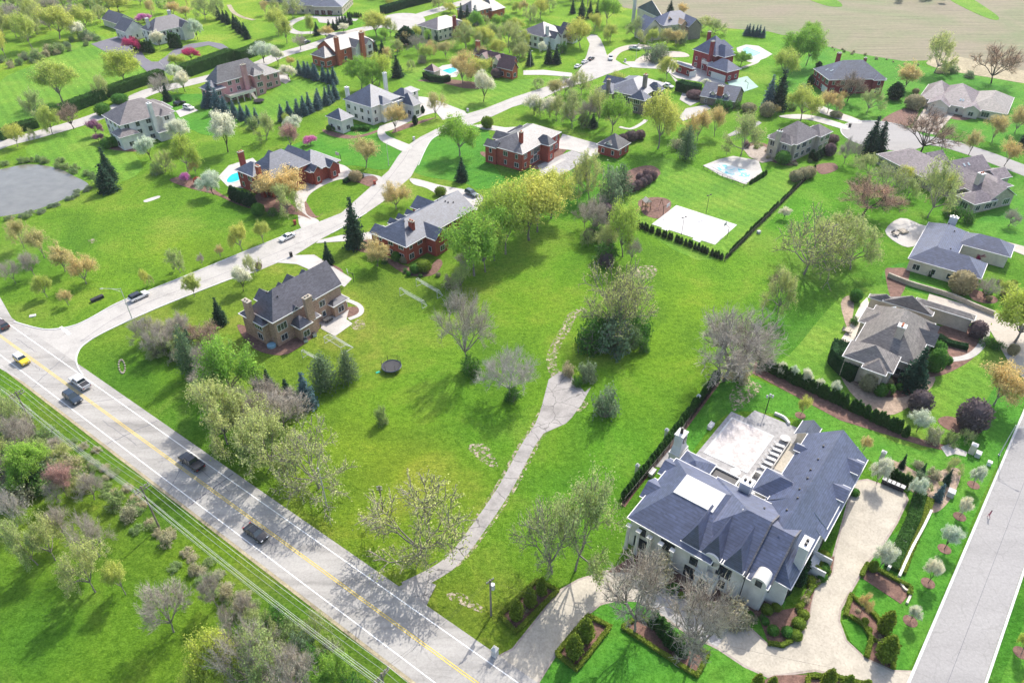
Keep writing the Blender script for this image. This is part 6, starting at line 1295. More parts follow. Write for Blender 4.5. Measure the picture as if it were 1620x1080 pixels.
# ---------------- vehicles ----------------
def paint(name, c, rough=.25): 
    m, n, b = nodes('paint_'+name, rough, .5); b.inputs['Base Color'].default_value = (*c, 1); b.inputs['Coat Weight'].default_value = .5; return m
PM = {k: paint(k, c) for k, c in dict(white=(.75, .75, .74), silver=(.62, .62, .62), black=(.014, .015, .018), navy=(.02, .035, .055), yellow=(.72, .50, .02), brown=(.06, .035, .03), teal=(.03, .07, .085)).items()}
M['carglass'] = plain('car_glass', (.03, .045, .055), .1, 0, .8)
M['lamp_white'] = plain('headlamp', (.8, .8, .78), .2); M['lamp_red'] = plain('tail_lamp', (.45, .01, .01), .3)
def car(kind, col, p, a, label, group=None, roofcol=None, cat=None):
    S = dict(sedan=(4.8, 1.85, [(-2.4, .35), (-2.4, .85), (-2.2, .98), (-1.6, 1.0), (.95, .98), (2.1, .82), (2.38, .68), (2.4, .35)], [(-1.75, .98), (-1.05, 1.42), (.25, 1.45), (1.1, .96)]),
             suv=(4.8, 1.95, [(-2.4, .42), (-2.4, 1.0), (-2.3, 1.12), (-1.6, 1.12), (1.0, 1.1), (2.15, 1.0), (2.38, .85), (2.4, .42)], [(-2.25, 1.1), (-2.0, 1.72), (.2, 1.75), (1.05, 1.08)]),
             jeep=(4.2, 1.85, [(-2.1, .5), (-2.1, 1.1), (-1.9, 1.15), (.6, 1.15), (1.9, 1.1), (2.1, .95), (2.1, .5)], [(-2.0, 1.12), (-1.95, 1.8), (.2, 1.8), (.6, 1.13)]),
             pickup=(5.9, 2.0, [(-2.95, .5), (-2.95, 1.15), (1.45, 1.15), (2.7, 1.1), (2.93, .95), (2.95, .5)], [(-1.0, 1.13), (-.75, 1.85), (.75, 1.88), (1.55, 1.13)]))[kind]
    L_, Wd, body, cab = S; root = link({'sedan': 'parked_car', 'suv': 'sport_utility_car', 'jeep': 'off_road_car', 'pickup': 'pickup_truck'}[kind], None, None, (p.x, p.y, .07), a)
    bm = bmesh.new(); n = len(body); hw = Wd/2
    rows_ = []
    for y, k in ((-hw, .0), (-hw*.9, .0), (hw*.9, 0), (hw, 0)):
        rows_.append([bm.verts.new((x*(1 if abs(y) < hw*.95 else .965), y, z if abs(y) < hw*.95 else min(z, body[1][1])*(1) - (.06 if z > .6 else 0))) for x, z in body])
    for r0, r1 in zip(rows_, rows_[1:]):
        for i in range(n): bm.faces.new((r0[i], r0[(i+1) % n], r1[(i+1) % n], r1[i]))
    bm.faces.new(rows_[0][::-1]); bm.faces.new(rows_[-1])
    if kind == 'pickup':
        pass
    bmesh.ops.recalc_face_normals(bm, faces=bm.faces); bmesh.ops.bevel(bm, geom=[e for e in bm.edges], offset=.05, segments=2, affect='EDGES', profile=.6)
    me = bpy.data.meshes.new('body'); bm.to_mesh(me); bm.free(); me.materials.append(PM[col]); me.polygons.foreach_set('use_smooth', [True]*len(me.polygons))
    bo = link('body', me, root)
    g = MB(); w0, w1 = hw*.93, hw*.74; vs = []
    for y0, y1 in ((-w0, -w1), (w0, w1)):
        vs += [(cab[0][0], y0, cab[0][1]-.03), (cab[1][0], y1, cab[1][1]-.05), (cab[2][0], y1, cab[2][1]-.05), (cab[3][0], y0, cab[3][1]-.03)]
    g.add(vs, [(0, 1, 2, 3), (7, 6, 5, 4), (0, 4, 5, 1), (1, 5, 6, 2), (2, 6, 7, 3), (3, 7, 4, 0)]); g.build('windows', M['carglass'], root)
    r = MB(); r.add([(cab[1][0]-.03, -w1-.02, cab[1][1]-.06), (cab[2][0]+.03, -w1-.02, cab[2][1]-.06), (cab[2][0]+.03, w1+.02, cab[2][1]-.06), (cab[1][0]-.03, w1+.02, cab[1][1]-.06),
                     (cab[1][0]+.05, -w1+.08, cab[1][1]+.02), (cab[2][0]-.05, -w1+.08, cab[2][1]+.02), (cab[2][0]-.05, w1-.08, cab[2][1]+.02), (cab[1][0]+.05, w1-.08, cab[1][1]+.02)],
                    [(3, 2, 1, 0), (4, 5, 6, 7), (0, 1, 5, 4), (1, 2, 6, 5), (2, 3, 7, 6), (3, 0, 4, 7)])
    for s_ in (-1, 1):
        for i, j in ((0, 1), (2, 3)):
            r.tube((cab[i][0], s_*(w0 if i in (0, 3) else w1), cab[i][1]-.04), (cab[j][0], s_*(w0 if j in (0, 3) else w1), cab[j][1]-.04), .045, .045, 4)
        mx_ = (cab[1][0]+cab[2][0])/2; r.tube((mx_, s_*w0*.99, cab[0][1]-.02), (mx_, s_*w1, cab[1][1]-.04), .05, .05, 4)
    r.build('roof', PM[roofcol or col], root)
    if kind == 'pickup':
        b = MB(); b.box(-2.82, -.82, 1.152, -1.12, .82, 1.175, 0); b.build('truck_bed', M['dark'], root)
        b = MB(); b.box(-2.9, -.95, 1.15, -1.1, -.84, 1.28); b.box(-2.9, .84, 1.15, -1.1, .95, 1.28); b.box(-2.93, -.95, 1.15, -2.83, .95, 1.28); b.build('bed_rail', PM[col], root)
    for x in (-L_*.30, L_*.31):
        for s_ in (-1, 1):
            t = MB(); t.tube((x, s_*(hw-.24), .36), (x, s_*(hw+.01), .36), .36, .36, 14); to = t.build('tyre', M['rubber'], root)
            q = MB(); q.tube((x, s_*(hw+.0), .36), (x, s_*(hw+.03), .36), .22, .2, 10); q.build('rim', M['steel'], to)
    for s_ in (-1, 1):
        b = MB(); b.box(body[-1][0]-.12, s_*hw*.62-.2, .66, body[-1][0]+.01, s_*hw*.62+.2, .82); b.build('headlight', M['lamp_white'], root)
        b = MB(); b.box(body[0][0]-.02, s_*hw*.74-.16, .78, body[0][0]+.1, s_*hw*.74+.16, .95); b.build('tail_light', M['lamp_red'], root)
        b = MB(); b.box(cab[3][0]-.35, s_*(hw+.08)-.1, 1.0, cab[3][0]-.2, s_*(hw+.08)+.1, 1.14); b.build('mirror', PM[col], root)
    tag(root, label, cat or {'pickup': 'pickup truck', 'suv': 'car', 'jeep': 'car', 'sedan': 'car'}[kind], group)
rd = math.atan2(dr_.y, dr_.x)
def onroad(u, v, lane):      # put on its lane
    p = P(u, v); s = (p-cen).dot(dr_); return cen+dr_*s+nrm*lane*wl/4
car('jeep', 'yellow', onroad(33,575,-1), rd, 'yellow off-road car with white roof at the left end of the main road', roofcol='white')
car('suv', 'navy', onroad(114,634,-1), rd, 'dark blue car following in the near lane beside the silver pickup')
car('sedan', 'black', onroad(402,850,-1), rd, 'black sedan alone in the near lane of the main road')
car('pickup', 'silver', onroad(130,608,1), rd+math.pi, 'silver-white pickup with open dark bed in the far lane by the junction')
car('pickup', 'black', onroad(306,734,1), rd+math.pi, 'black pickup truck driving in the far lane through tree shade')
car('suv', 'brown', P(4,517), rd+math.pi, 'dark brown car cut off by the left picture edge at the junction')
def dir2(a, b): d = P(*b)-P(*a); return math.atan2(d.y, d.x)
car('suv', 'white', P(221,472), dir2((205,478),(240,462)), 'white car with black roof on the side street near the lamp', roofcol='black')
car('sedan', 'white', P(455,378), dir2((470,370),(440,384)), 'white sedan on the side street opposite the looped drive')
car('suv', 'teal', P(746,309), dir2((735,303),(758,315)), 'dark teal car parked on the low red brick house drive')
car('pickup', 'white', P(1004,79), dir2((990,78),(1018,81)), 'white pickup parked in front of the unfinished house')
car('pickup', 'white', P(966,94), dir2((967,86),(965,100)), 'white work truck standing at the unfinished house entry')
for i, (u, v, c, l) in enumerate(((914,107,'white','white car nearest in the three parked on the top street bend'), (925,100,'silver','silver car, middle of the three parked on the top street bend'), (935,95,'black','dark car, farthest of the three parked on the top street bend'))):
    car('sedan', c, P(u, v), dir2((910,110),(940,92)), l)
car('suv', 'black', P(285,166), dir2((278,168),(292,164)), 'dark car on the drive behind the white three-storey house')
car('suv', 'white', P(299,173), dir2((292,171),(308,175)), 'white car on the drive behind the white three-storey house')
car('suv', 'navy', P(485,69), dir2((475,73),(495,66)), 'dark car driving on the upper street behind the orange brick house')
car('suv', 'white', P(1057,139), dir2((1050,137),(1064,141)), 'white car half hidden beside the grey stone house')
# ---------------- street furniture ----------------
def lamp(p, h, arm, d, label, group=None):
    r = link('street_lamp', None, None, (p.x, p.y, 0), d); b = MB(); b.tube((0, 0, 0), (0, 0, .25), .2, .18, 10); b.tube((0, 0, .25), (0, 0, h), .11, .06, 10); b.build('pole', M['galv'], r)
    b = MB(); b.tube((0, 0, h-.2), (arm, 0, h+.5), .045, .035, 8); b.tube((0, 0, h-1.0), (arm*.5, 0, h+.1), .03, .03, 6); b.build('arm', M['galv'], r)
    b = MB(); b.ball((arm+.3, 0, h+.5), .42, .17, .1); b.build('lamp_head', M['galv'], r); tag(r, label, 'street lamp', group)
q = P(209,504); t = P(178,452,9.5); lamp(q, 8.6, 3.6, math.atan2((t-q).y, (t-q).x), 'tall steel street lamp with long arm at the side street junction')
q = P(1580,720); lamp(q, 7.8, 2.6, R(-37), 'steel street lamp on the kerb of the right-hand road')
q = P(615,262); lamp(q, 7.5, .6, R(60), 'thin street lamp on the lawn below the long white house')
q = P(266,132); lamp(q, 7.8, 2.4, R(140), 'steel street lamp beside the bare tree on the upper street')
q = P(839,106); lamp(q, 6.5, .3, 0, 'slim lamp post by the dark spruces near the navy-roofed house')
q = P(1006,94); lamp(q, 6.5, .3, 0, 'slim lamp post at the loop lawn of the unfinished house')
wires = []
def upole(p, h, label, cross=2.6, ca=None, transf=False, name='utility_pole', white=False):
    a = rd+math.pi/2 if ca is None else ca; r = link(name, None, None, (p.x, p.y, 0), a)
    b = MB(); b.tube((0, 0, 0), (0, 0, h), .17, .12, 10); b.build('post', M['galv'] if white else M['polewood'], r)
    if cross:
        for zz in (h-.4, h-1.0) if not transf else (h-.3,):
            b = MB(); b.box(-cross/2, -.07, zz-.07, cross/2, .07, zz+.07); b.tube((-cross*.35, 0, zz), (0, 0, zz-.8), .03, .03, 5); b.tube((cross*.35, 0, zz), (0, 0, zz-.8), .03, .03, 5); c_ = b.build('crossarm', M['polewood'], r)
            for x in (-cross/2+.1, -.25*cross, .25*cross, cross/2-.1):
                b = MB(); b.tube((x, 0, zz+.07), (x, 0, zz+.3), .06, .04, 8); b.build('insulator', M['white'], c_)
    if transf:
        b = MB(); b.tube((.45, 0, h-2.6), (.45, 0, h-1.5), .33, .33, 14); b.build('transformer', M['galv'], r)
    tag(r, label, 'utility pole'); return (p, h, a, cross)
def wire(a, b, sag, rad=.035):
    m = MB(); a = Vector(a); b = Vector(b); n = 14; prev = a
    for i in range(1, n+1):
        t = i/n; q = a.lerp(b, t)-Vector((0, 0, sag*4*t*(1-t))); m.tube(prev, q, rad, rad, 4, cap=False); prev = q
    o = m.build('overhead_wire', M['dark'] if rad < .02 else M['galv']); return o
p1 = P(252,834); p3 = P(603,1064,10.4); p0 = P(24,619,10.4); dl = (p3-p1); pm_ = p1-(p3-p1); p4 = p3+dl
A_ = upole(p1, 10.4, 'wooden utility pole with double crossarm between main road and left meadow'); B_ = upole(p3, 10.4, 'wooden utility pole with crossarm at the bottom edge near the main road'); C_ = upole(p0, 10.4, 'wooden utility pole rising from the brush at the left edge')
nn_ = Vector((math.cos(rd+math.pi/2), math.sin(rd+math.pi/2)))
for off, zz in ((-1.2, 10.3), (-.65, 10.3), (1.2, 10.3), (.65, 9.7), (-1.2, 9.7), (0, 7.6), (.12, 7.2)):
    for qa, qb in ((p0, p1), (p1, p3), (p3, p4), (p0-(p1-p0), p0)):
        o = wire((qa.x+nn_.x*off, qa.y+nn_.y*off, zz), (qb.x+nn_.x*off, qb.y+nn_.y*off, zz), 1.1, .024 if zz < 9 else .021)
        tag(o, 'thin overhead wire running beside the main road', 'wire', 'overhead wires along the main road')
p5 = P(777,973); D_ = upole(p5, 9.0, 'utility pole with grey transformer on the corner lawn by the paver drive', 1.4, R(40), True)
for off in (0, .5):
    o = wire((p5.x, p5.y+off, 8.8), (p3.x, p3.y+off, 10.2), .8, .012); tag(o, 'thin wire crossing above the main road to the transformer pole', 'wire', 'wires across the road')
o = wire((p5.x, p5.y, 8.6), (P(1300,1110).x, P(1300,1110).y, 8.6), 1.2, .01); tag(o, 'thin wire passing above the paver drive and front garden', 'wire')
upole(P(517,799), 9.5, 'plain pale pole leaning out from under the broad oak by the road', 0, 0, name='utility_pole', white=True)
upole(P(606,808), 6.5, 'short wooden post with small crossbar behind the wide oak', 1.0, 0)
# ---------------- play and sport ----------------
def goal(a, b, h, label, dep=1.6, side=1):
    pa, pb = P(*a), P(*b); L_ = (pb-pa).length; r = link('football_goal', None, None, (pa.x, pa.y, 0), math.atan2((pb-pa).y, (pb-pa).x)); t = .055
    m = MB(); 
    for x in (0, L_): m.tube((x, 0, 0), (x, 0, h), t); m.tube((x, 0, h), (x, dep*.4*side, h), t); m.tube((x, dep*.4*side, h), (x, dep*side, 0), t); m.tube((x, 0, 0), (x, dep*side, 0), t)
    m.tube((0, 0, h), (L_, 0, h), t); m.tube((0, dep*side, 0), (L_, dep*side, 0), t); m.build('frame', M['white'], r)
    n = MB(); k = int(L_/.3)
    for i in range(k+1): x = L_*i/k; n.tube((x, dep*.4*side, h), (x, dep*side, 0), .012, .012, 3, cap=False); n.tube((x, 0, h), (x, dep*.4*side, h), .012, .012, 3, cap=False)
    for i in range(7): f = i/6; y = dep*side*(.4+.6*f); n.tube((0, y, h*(1-f)), (L_, y, h*(1-f)), .012, .012, 3, cap=False)
    n.build('net', M['net'], r); tag(r, label, 'football goal', 'football goals on the dry lawn')
goal((659,453), (692,472), 2.2, 'white football goal farthest right, beside the brown shrubs', 1.8, 1)
goal((668,488), (633,468), 2.2, 'wide white-netted football goal in the middle of the dry lawn', 1.6, -1)
goal((503,578), (479,566), 2.0, 'small white football goal beside the soft green pines', 1.4, -1)
goal((541,560), (514,543), 1.8, 'low white-netted goal lying near the tan house terrace', 3.2, -1)
q = P(620,584); r = link('trampoline', None, None, (q.x, q.y, 0)); b = MB(); b.tube((0, 0, .85), (0, 0, .9), 2.0, 2.0, 28); b.build('jumping_mat', M['dark'], r)
b = MB()
for i in range(28):
    a0, a1 = 2*math.pi*i/28, 2*math.pi*(i+1)/28; b.tube((2.1*math.cos(a0), 2.1*math.sin(a0), .93), (2.1*math.cos(a1), 2.1*math.sin(a1), .93), .11, .11, 6, cap=False)
b.build('rim_pad', plain('pad', (.04, .06, .10), .5), r)
for i in range(6):
    a = 2*math.pi*i/6; b = MB(); b.tube((2.1*math.cos(a), 2.1*math.sin(a), 0), (2.1*math.cos(a), 2.1*math.sin(a), 2.5), .04, .04, 6); b.build('post', M['dark'], r)
b = MB()
for i in range(56):
    a = 2*math.pi*i/56; b.tube((2.1*math.cos(a), 2.1*math.sin(a), .95), (2.1*math.cos(a), 2.1*math.sin(a), 2.4), .008, .008, 3, cap=False)
for z in (1.3, 1.7, 2.1, 2.4):
    for i in range(28):
        a0, a1 = 2*math.pi*i/28, 2*math.pi*(i+1)/28; b.tube((2.1*math.cos(a0), 2.1*math.sin(a0), z), (2.1*math.cos(a1), 2.1*math.sin(a1), z), .01, .01, 3, cap=False)
b.build('safety_net', M['dark'], r); tag(r, 'round dark trampoline with safety net on the open meadow', 'trampoline')
b = MB(); q = P(598,589); b.obox((q.x, q.y), .9, .5, 0, .12, .5); o = b.build('plastic_mat', plain('green_plastic', (.02, .45, .25), .4)); tag(o, 'small bright green plastic step beside the trampoline', 'step')
def hoop(u, v, h, a, label, small=False):
    p = P(u, v); r = link('basketball_hoop', None, None, (p.x, p.y, 0), a); b = MB(); b.tube((0, 0, 0), (0, 0, h-.6), .09, .08, 8); b.tube((0, 0, h-.7), (1.2, 0, h), .07, .06, 6); b.build('post', M['dark'], r)
    b = MB(); b.box(1.2, -.9, h-.45, 1.26, .9, h+.6); b.build('backboard', M['white'], r); b = MB()
    for i in range(12): a0, a1 = i*math.pi/6, (i+1)*math.pi/6; b.tube((1.55+.23*math.cos(a0), .23*math.sin(a0), h-.3), (1.55+.23*math.cos(a1), .23*math.sin(a1), h-.3), .02, .02, 4, cap=False)
    b.build('ring', M['terracotta'], r); tag(r, label, 'basketball hoop')
hoop(1049,339, 3.3, R(-38), 'basketball hoop at the playset end of the white court')
hoop(1151,373, 3.3, R(142), 'basketball hoop at the fence end of the white court')
hoop(560,446, 3.2, R(200), 'basketball hoop beside the tan house driveway')
hoop(540,256, 3.2, R(230), 'basketball hoop on the drive of the pool-side red house')
hoop(1182,141, 3.2, R(150), 'basketball hoop on the pale green sport pad')
def clamp(u, v, h, label):
    p = P(u, v); r = link('court_lamp', None, None, (p.x, p.y, 0), .6); b = MB(); b.tube((0, 0, 0), (0, 0, h), .07, .05, 8); b.tube((-.6, 0, h), (.6, 0, h), .03, .03, 6); b.build('post', M['dark'], r)
    for s_ in (-1, 1): b = MB(); b.obox((s_*.65, 0), .45, .3, h-.1, h+.12, 0); b.build('lamp_head', M['dark'], r)
    tag(r, label, 'court lamp')
clamp(1078,372, 5.6, 'double-headed lamp post on the near edge of the court'); clamp(1117,338, 6.0, 'double-headed lamp post on the far edge of the court')
def playset(u, v, a, label, roofm, slidem, s=1.):
    p = P(u, v); r = link('playset', None, None, (p.x, p.y, 0), a, (s, s, s)); b = MB()
    for x in (0, 1.8):
        for y in (0, 1.8): b.box(x-.08, y-.08, 0, x+.08, y+.08, 3.0)
    b.box(-.1, -.1, 1.4, 1.9, 1.9, 1.5)
    for k in (1.8, 2.2): b.box(-.05, -.05, k, 1.85, 0, k+.1); b.box(-.05, 1.8, k, 1.85, 1.85, k+.1)
    b.build('tower', M['wood'], r)
    b = MB(); b.add([(-.2, -.2, 3), (2, -.2, 3), (2, 2, 3), (-.2, 2, 3), (.9, -.2, 4), (.9, 2, 4)], [(0, 3, 5, 4), (1, 4, 5, 2), (0, 4, 1), (3, 2, 5), (0, 1, 2, 3)]); b.build('roof', M[roofm], r)
    b = MB(); b.add([(-.1, .5, 1.5), (-.1, 1.2, 1.5), (-2.6, 1.2, .2), (-2.6, .5, .2), (-.1, .5, 1.6), (-.1, 1.2, 1.6), (-2.6, 1.2, .3), (-2.6, .5, .3)], [(0, 1, 2, 3), (7, 6, 5, 4), (0, 4, 5, 1), (1, 5, 6, 2), (2, 6, 7, 3), (3, 7, 4, 0)]); b.build('slide', M[slidem], r)
    b = MB(); b.tube((1.9, .9, 2.8), (6, .9, 2.8), .09); 
    for s_ in (-1, 1): b.tube((6, .9, 2.8), (6.2, .9+s_*1.3, 0), .09)
    for x in (3, 4.6):
        b.tube((x-.2, .9, 2.8), (x-.2, .9, .6), .02, .02, 4); b.tube((x+.2, .9, 2.8), (x+.2, .9, .6), .02, .02, 4); b.box(x-.25, .75, .55, x+.25, 1.05, .6)
    b.build('swing_frame', M['wood'], r); tag(r, label, 'playset')
playset(1020,335, R(20), 'wooden playset with pale roof on brown mulch beside the court', 'cream', 'wood')
M['yel'] = plain('yellow_plastic', (.75, .38, .03), .5)
playset(268,12, R(10), 'playset with yellow slide on the lawn behind the far white house', 'yel', 'yel', 1.6)
playset(632,82, R(40), 'small orange playset near trees behind the gazebo', 'yel', 'yel', .9)
# ---------------- garden furniture of the large white house ----------------
def ML(x, y): return mansion.O+mansion.e1*x+mansion.e2*y
def mroot(name, x, y, da=0.): p = ML(x, y); return link(name, None, None, (p.x, p.y, .08), mansion.a+da)
for i in range(6):
    r = mroot('sun_lounger', 26.4+i*1.46, 13.4, 0.03*i); b = MB(); b.box(-.35, -1.0, .3, .35, .55, .42); b.add([(-.35, .55, .3), (.35, .55, .3), (.35, 1.1, .85), (-.35, 1.1, .85), (-.35, .5, .42), (.35, .5, .42), (.35, 1.02, .95), (-.35, 1.02, .95)], [(3, 2, 1, 0), (4, 5, 6, 7), (0, 1, 5, 4), (1, 2, 6, 5), (2, 3, 7, 6), (3, 0, 4, 7)]); b.build('cushion', M['white'], r)
    for x in (-.3, .3):
        for y in (-.9, .5): b = MB(); b.box(x-.03, y-.03, 0, x+.03, y+.03, .3); b.build('leg', M['steel'], r)
    tag(r, 'white sun lounger in the row of six beside the covered pool', 'sun lounger', 'sun loungers by the grey pool cover')
for (x, y, l) in ((35.9, 13.1, 'round white table at the far end of the sun lounger row'), (19.4, 13.0, 'round white dining table behind the tall white chimney'), (21.8, 17.0, 'small round white table near the covered pool corner')):
    r = mroot('round_table', x, y); b = MB(); b.tube((0, 0, .7), (0, 0, .76), .95, .95, 22); b.build('tabletop', M['white'], r); b = MB(); b.tube((0, 0, 0), (0, 0, .7), .1, .07, 8); b.tube((0, 0, 0), (0, 0, .05), .4, .35, 12); b.build('pedestal', M['dark'], r); tag(r, l, 'table')
for k in range(6):
    a = k*math.pi/3; r = mroot('patio_chair', 19.4+1.35*math.cos(a), 13.0+1.35*math.sin(a), a+math.pi); b = MB(); b.box(-.25, -.25, .4, .25, .25, .46); b.build('seat', M['dark'], r)
    b = MB(); b.box(-.27, -.25, .46, -.22, .25, .95); b.build('backrest', M['dark'], r)
    for x in (-.22, .22):
        for y in (-.22, .22): b = MB(); b.box(x-.02, y-.02, 0, x+.02, y+.02, .4); b.build('leg', M['dark'], r)
    tag(r, 'dark patio chair around the round dining table behind the chimney', 'chair', 'patio chairs at the dining table')
for (x, y, l) in ((30.5, 26.0, 'white covered bench on the lawn left of the grey pool'), (12.5, 29.0, 'small white bench between fireplace tower and fence')):
    r = mroot('garden_bench', x, y); b = MB(); b.box(-.9, -.4, .0, .9, .4, .75); b.box(-.9, .3, .75, .9, .42, .95); o = b.build('bench_cover', M['white'], r); tag(r, l, 'bench')
# fireplace tower with a round clock
r = mroot('outdoor_fireplace', 17.2, 26.7); b = MB(); b.box(-1.7, -1.0, 0, -1.1, 1.0, 3.6); b.box(1.1, -1.0, 0, 1.7, 1.0, 3.6); b.box(-1.1, .5, 0, 1.1, 1.0, 3.6); b.box(-1.8, -1.1, 3.6, 1.8, 1.1, 4.2)
b.add([(-1.6, -.95, 4.2), (1.6, -.95, 4.2), (1.6, .95, 4.2), (-1.6, .95, 4.2), (-1.0, -.8, 5.6), (1.0, -.8, 5.6), (1.0, .8, 5.6), (-1.0, .8, 5.6)], [(0, 1, 5, 4), (1, 2, 6, 5), (2, 3, 7, 6), (3, 0, 4, 7)]); b.box(-.98, -.78, 5.6, .98, .78, 8.0); b.box(-1.1, -.9, 8.0, 1.1, .9, 8.25); b.build('chimney_stack', M['stucco'], r)
b = MB(); b.box(-1.09, -.6, .1, 1.09, .45, 2.6); b.build('firebox', M['wood'], r); b = MB(); b.tube((0, 0, 8.25), (0, 0, 9.5), .3, .24, 12); b.build('chimney_pot', M['black'], r)
b = MB(); b.tube((0, -.86, 6.9), (0, -.79, 6.9), .72, .72, 28); ck = b.build('clock', M['black'], r)
b = MB(); b.tube((0, -.89, 6.9), (0, -.87, 6.9), .56, .56, 28); b.build('clock_face', M['cream'], ck)
b = MB(); b.box(-.03, -.92, 6.9, .03, -.9, 7.35); b.box(0, -.92, 6.87, .32, -.9, 6.93)
for k in range(12): a = k*math.pi/6; b.obox((.48*math.sin(a), -.91), .06, .015, 6.9+.48*math.cos(a)-.05, 6.9+.48*math.cos(a)+.05)
b.build('clock_hand', M['black'], ck); tag(r, 'tall white outdoor fireplace tower with round clock and black chimney pot', 'fireplace')
q = P(1211,652); r = link('garden_lamp', None, None, (q.x, q.y, 0)); b = MB(); b.tube((0, 0, 0), (0, 0, 4.3), .1, .07, 10); b.tube((-.55, 0, 3.9), (.55, 0, 3.9), .04, .04, 6); b.build('post', M['black'], r)
for x, z in ((-.55, 3.95), (.55, 3.95), (0, 4.3)): b = MB(); b.tube((x, 0, z), (x, 0, z+.5), .16, .22, 8); b.ball((x, 0, z+.55), .2, .2, .12); b.build('lantern', M['white'], r)
tag(r, 'black garden lamp post with three lanterns behind the grey pool', 'lamp post')
for (u, v, l) in ((1007,748,'nearest'), (1053,692,'middle'), (1103,638,'farthest')):
    q = P(u, v); r = link('fence_pillar', None, None, (q.x, q.y, 0), mansion.a); b = MB(); b.obox((0, 0), .55, .55, 0, 2.0); b.build('pillar', M['cream'], r); b = MB(); b.obox((0, 0), .75, .75, 2.0, 2.12); b.obox((0, 0), .7, .7, 2.12, 2.5, top=.3); b.build('cap', M['white'], r); tag(r, l+' white-capped pillar in the arborvitae row along the lot fence', 'pillar')
def post_fence(pts, h, gap, m, label, rails=2, pick=.0, name='metal_fence'):
    Q = W(pts); p0_ = Q[0]; r = link(name, None, None, (p0_.x, p0_.y, 0)); rb = MB(); n_ = 0
    for a, b_ in zip(Q, Q[1:]):
        d = b_-a; k = max(1, min(45, int(d.length/gap)))
        for j in range(rails): z = h*(.15+.8*j/(rails-1)); rb.tube((a.x-p0_.x, a.y-p0_.y, z), (b_.x-p0_.x, b_.y-p0_.y, z), .035, .035, 4)
        if pick:
            for i in range(int(d.length/pick)): q = a+d*(i*pick/d.length)-p0_; rb.tube((q.x, q.y, .1), (q.x, q.y, h), .012, .012, 3, cap=False)
        for i in range(k+1):
            if n_ > 95: break
            q = a+d*i/k-p0_; b = MB(); b.box(q.x-.04, q.y-.04, 0, q.x+.04, q.y+.04, h+.08); b.build('post', M[m], r); n_ += 1
    rb.build('rails', M[m], r); tag(r, label, 'fence')
post_fence([(987,797),(1068,698),(1138,602)], 1.5, 2.4, 'black', 'black metal fence behind the arborvitae row of the white house', 3, .2)
post_fence([(1008,361),(1146,414),(1289,271)], 1.5, 2.2, 'black', 'long black metal fence with a corner around the sports court lawn', 3, .12)
post_fence([(1206,577),(1330,640),(1432,688)], 1.3, 2.5, 'black', 'black metal fence hidden in the arborvitae screen', 2)
post_fence([(1176,297),(1150,285),(1112,268)], 1.2, 2.0, 'black', 'low black fence on the near side of the covered pool', 2, .25)
post_fence([(1176,297),(1214,275)], 1.2, 2.0, 'black', 'low black fence on the right side of the covered pool', 2, .25)
post_fence([(1047,247),(1070,240),(1095,228)], 1.2, 2.2, 'black', 'thin black fence beside the pine left of the covered pool', 2)
def wall(pts, wd, h, m, label, name='garden_wall'):
    o = ribbon(name, m, dens(W(pts), False), wd, 0, kind=None, h=h); tag(o, label, 'wall')
wall([(1404,438),(1440,452),(1500,470),(1540,487),(1572,500)], .5, 1.3, 'stone', 'long tan stone retaining wall between the two right-hand houses')
wall([(1452,812),(1442,835),(1425,868),(1404,902)], .45, .9, 'stucco', 'upper white retaining wall beside the paver court')
wall([(1472,810),(1460,835),(1440,872),(1421,914)], .4, .7, 'stucco', 'lower white retaining wall nearest the right-hand road')
wall([(1421,916),(1430,932),(1440,938),(1434,955)], .35, .4, 'cream', 'short curved cream edging wall at the planted strip end')
wall([(1225,655),(1240,662),(1248,672)], .4, .6, 'stucco', 'short curved white wall behind the grey pool')
for (u, v, l) in ((1398,764,'leftmost'), (1404,767,'second from the left'), (1411,770,'middle'), (1418,773,'second from the right'), (1425,776,'rightmost')):
    q = P(u, v); r = link('waste_bin', None, None, (q.x, q.y, .07), mansion.a); b = MB(); b.obox((0, 0), .75, .75, .1, 1.05, top=1.12); b.build('bin_body', M['dark'], r); b = MB(); b.box(-.46, -.46, 1.05, .46, .46, 1.13); b.build('lid', M['white'], r)
    for s_ in (-1, 1): b = MB(); b.tube((-.35, s_*.3, .12), (-.35, s_*.38, .12), .12, .12, 8); b.build('wheel', M['rubber'], r)
    tag(r, l+' waste bin of the five on the paver court, white lid', 'bin', 'waste bins on the paver court')
def boxy(name, u, v, sx, sy, h, a, m, label, cat, cap=None, m2=None, z=0.):
    q = P(u, v); r = link(name, None, None, (q.x, q.y, z), a); b = MB(); b.obox((0, 0), sx, sy, 0, h, top=.96); b.build('cabinet', M[m], r); b = MB(); b.obox((0, 0), sx+.12, sy+.12, h, h+(cap or .08), top=.9 if not cap else .25); b.build('cap', M[m2 or m], r); tag(r, label, cat); return r
boxy('gate_pillar', 1536,716, 1.0, 1.0, 2.2, mansion.a, 'cream', 'tall cream brick pillar at the garden corner near the lamp', 'pillar', .3, 'white')
boxy('utility_box', 1546,721, 1.2, .9, .9, mansion.a, 'white', 'low white utility box right of the cream pillar', 'utility box')
boxy('utility_box', 1564,735, .7, .7, .8, mansion.a, 'net', 'small green-grey utility box near the right-hand kerb', 'utility box')
boxy('utility_box', 1503,783, 1.3, 1.1, 1.1, mansion.a, 'white', 'pale electrical cabinet beside the conical blue spruce', 'utility box')
boxy('white_post', 1395,724, .8, .8, 1.6, mansion.a, 'white', 'white post behind the blossom tree at the paver court', 'post', .3, 'white')
boxy('utility_box', 1200,369, .9, .8, .7, .3, 'white', 'small white box on the grass outside the black fence', 'utility box')
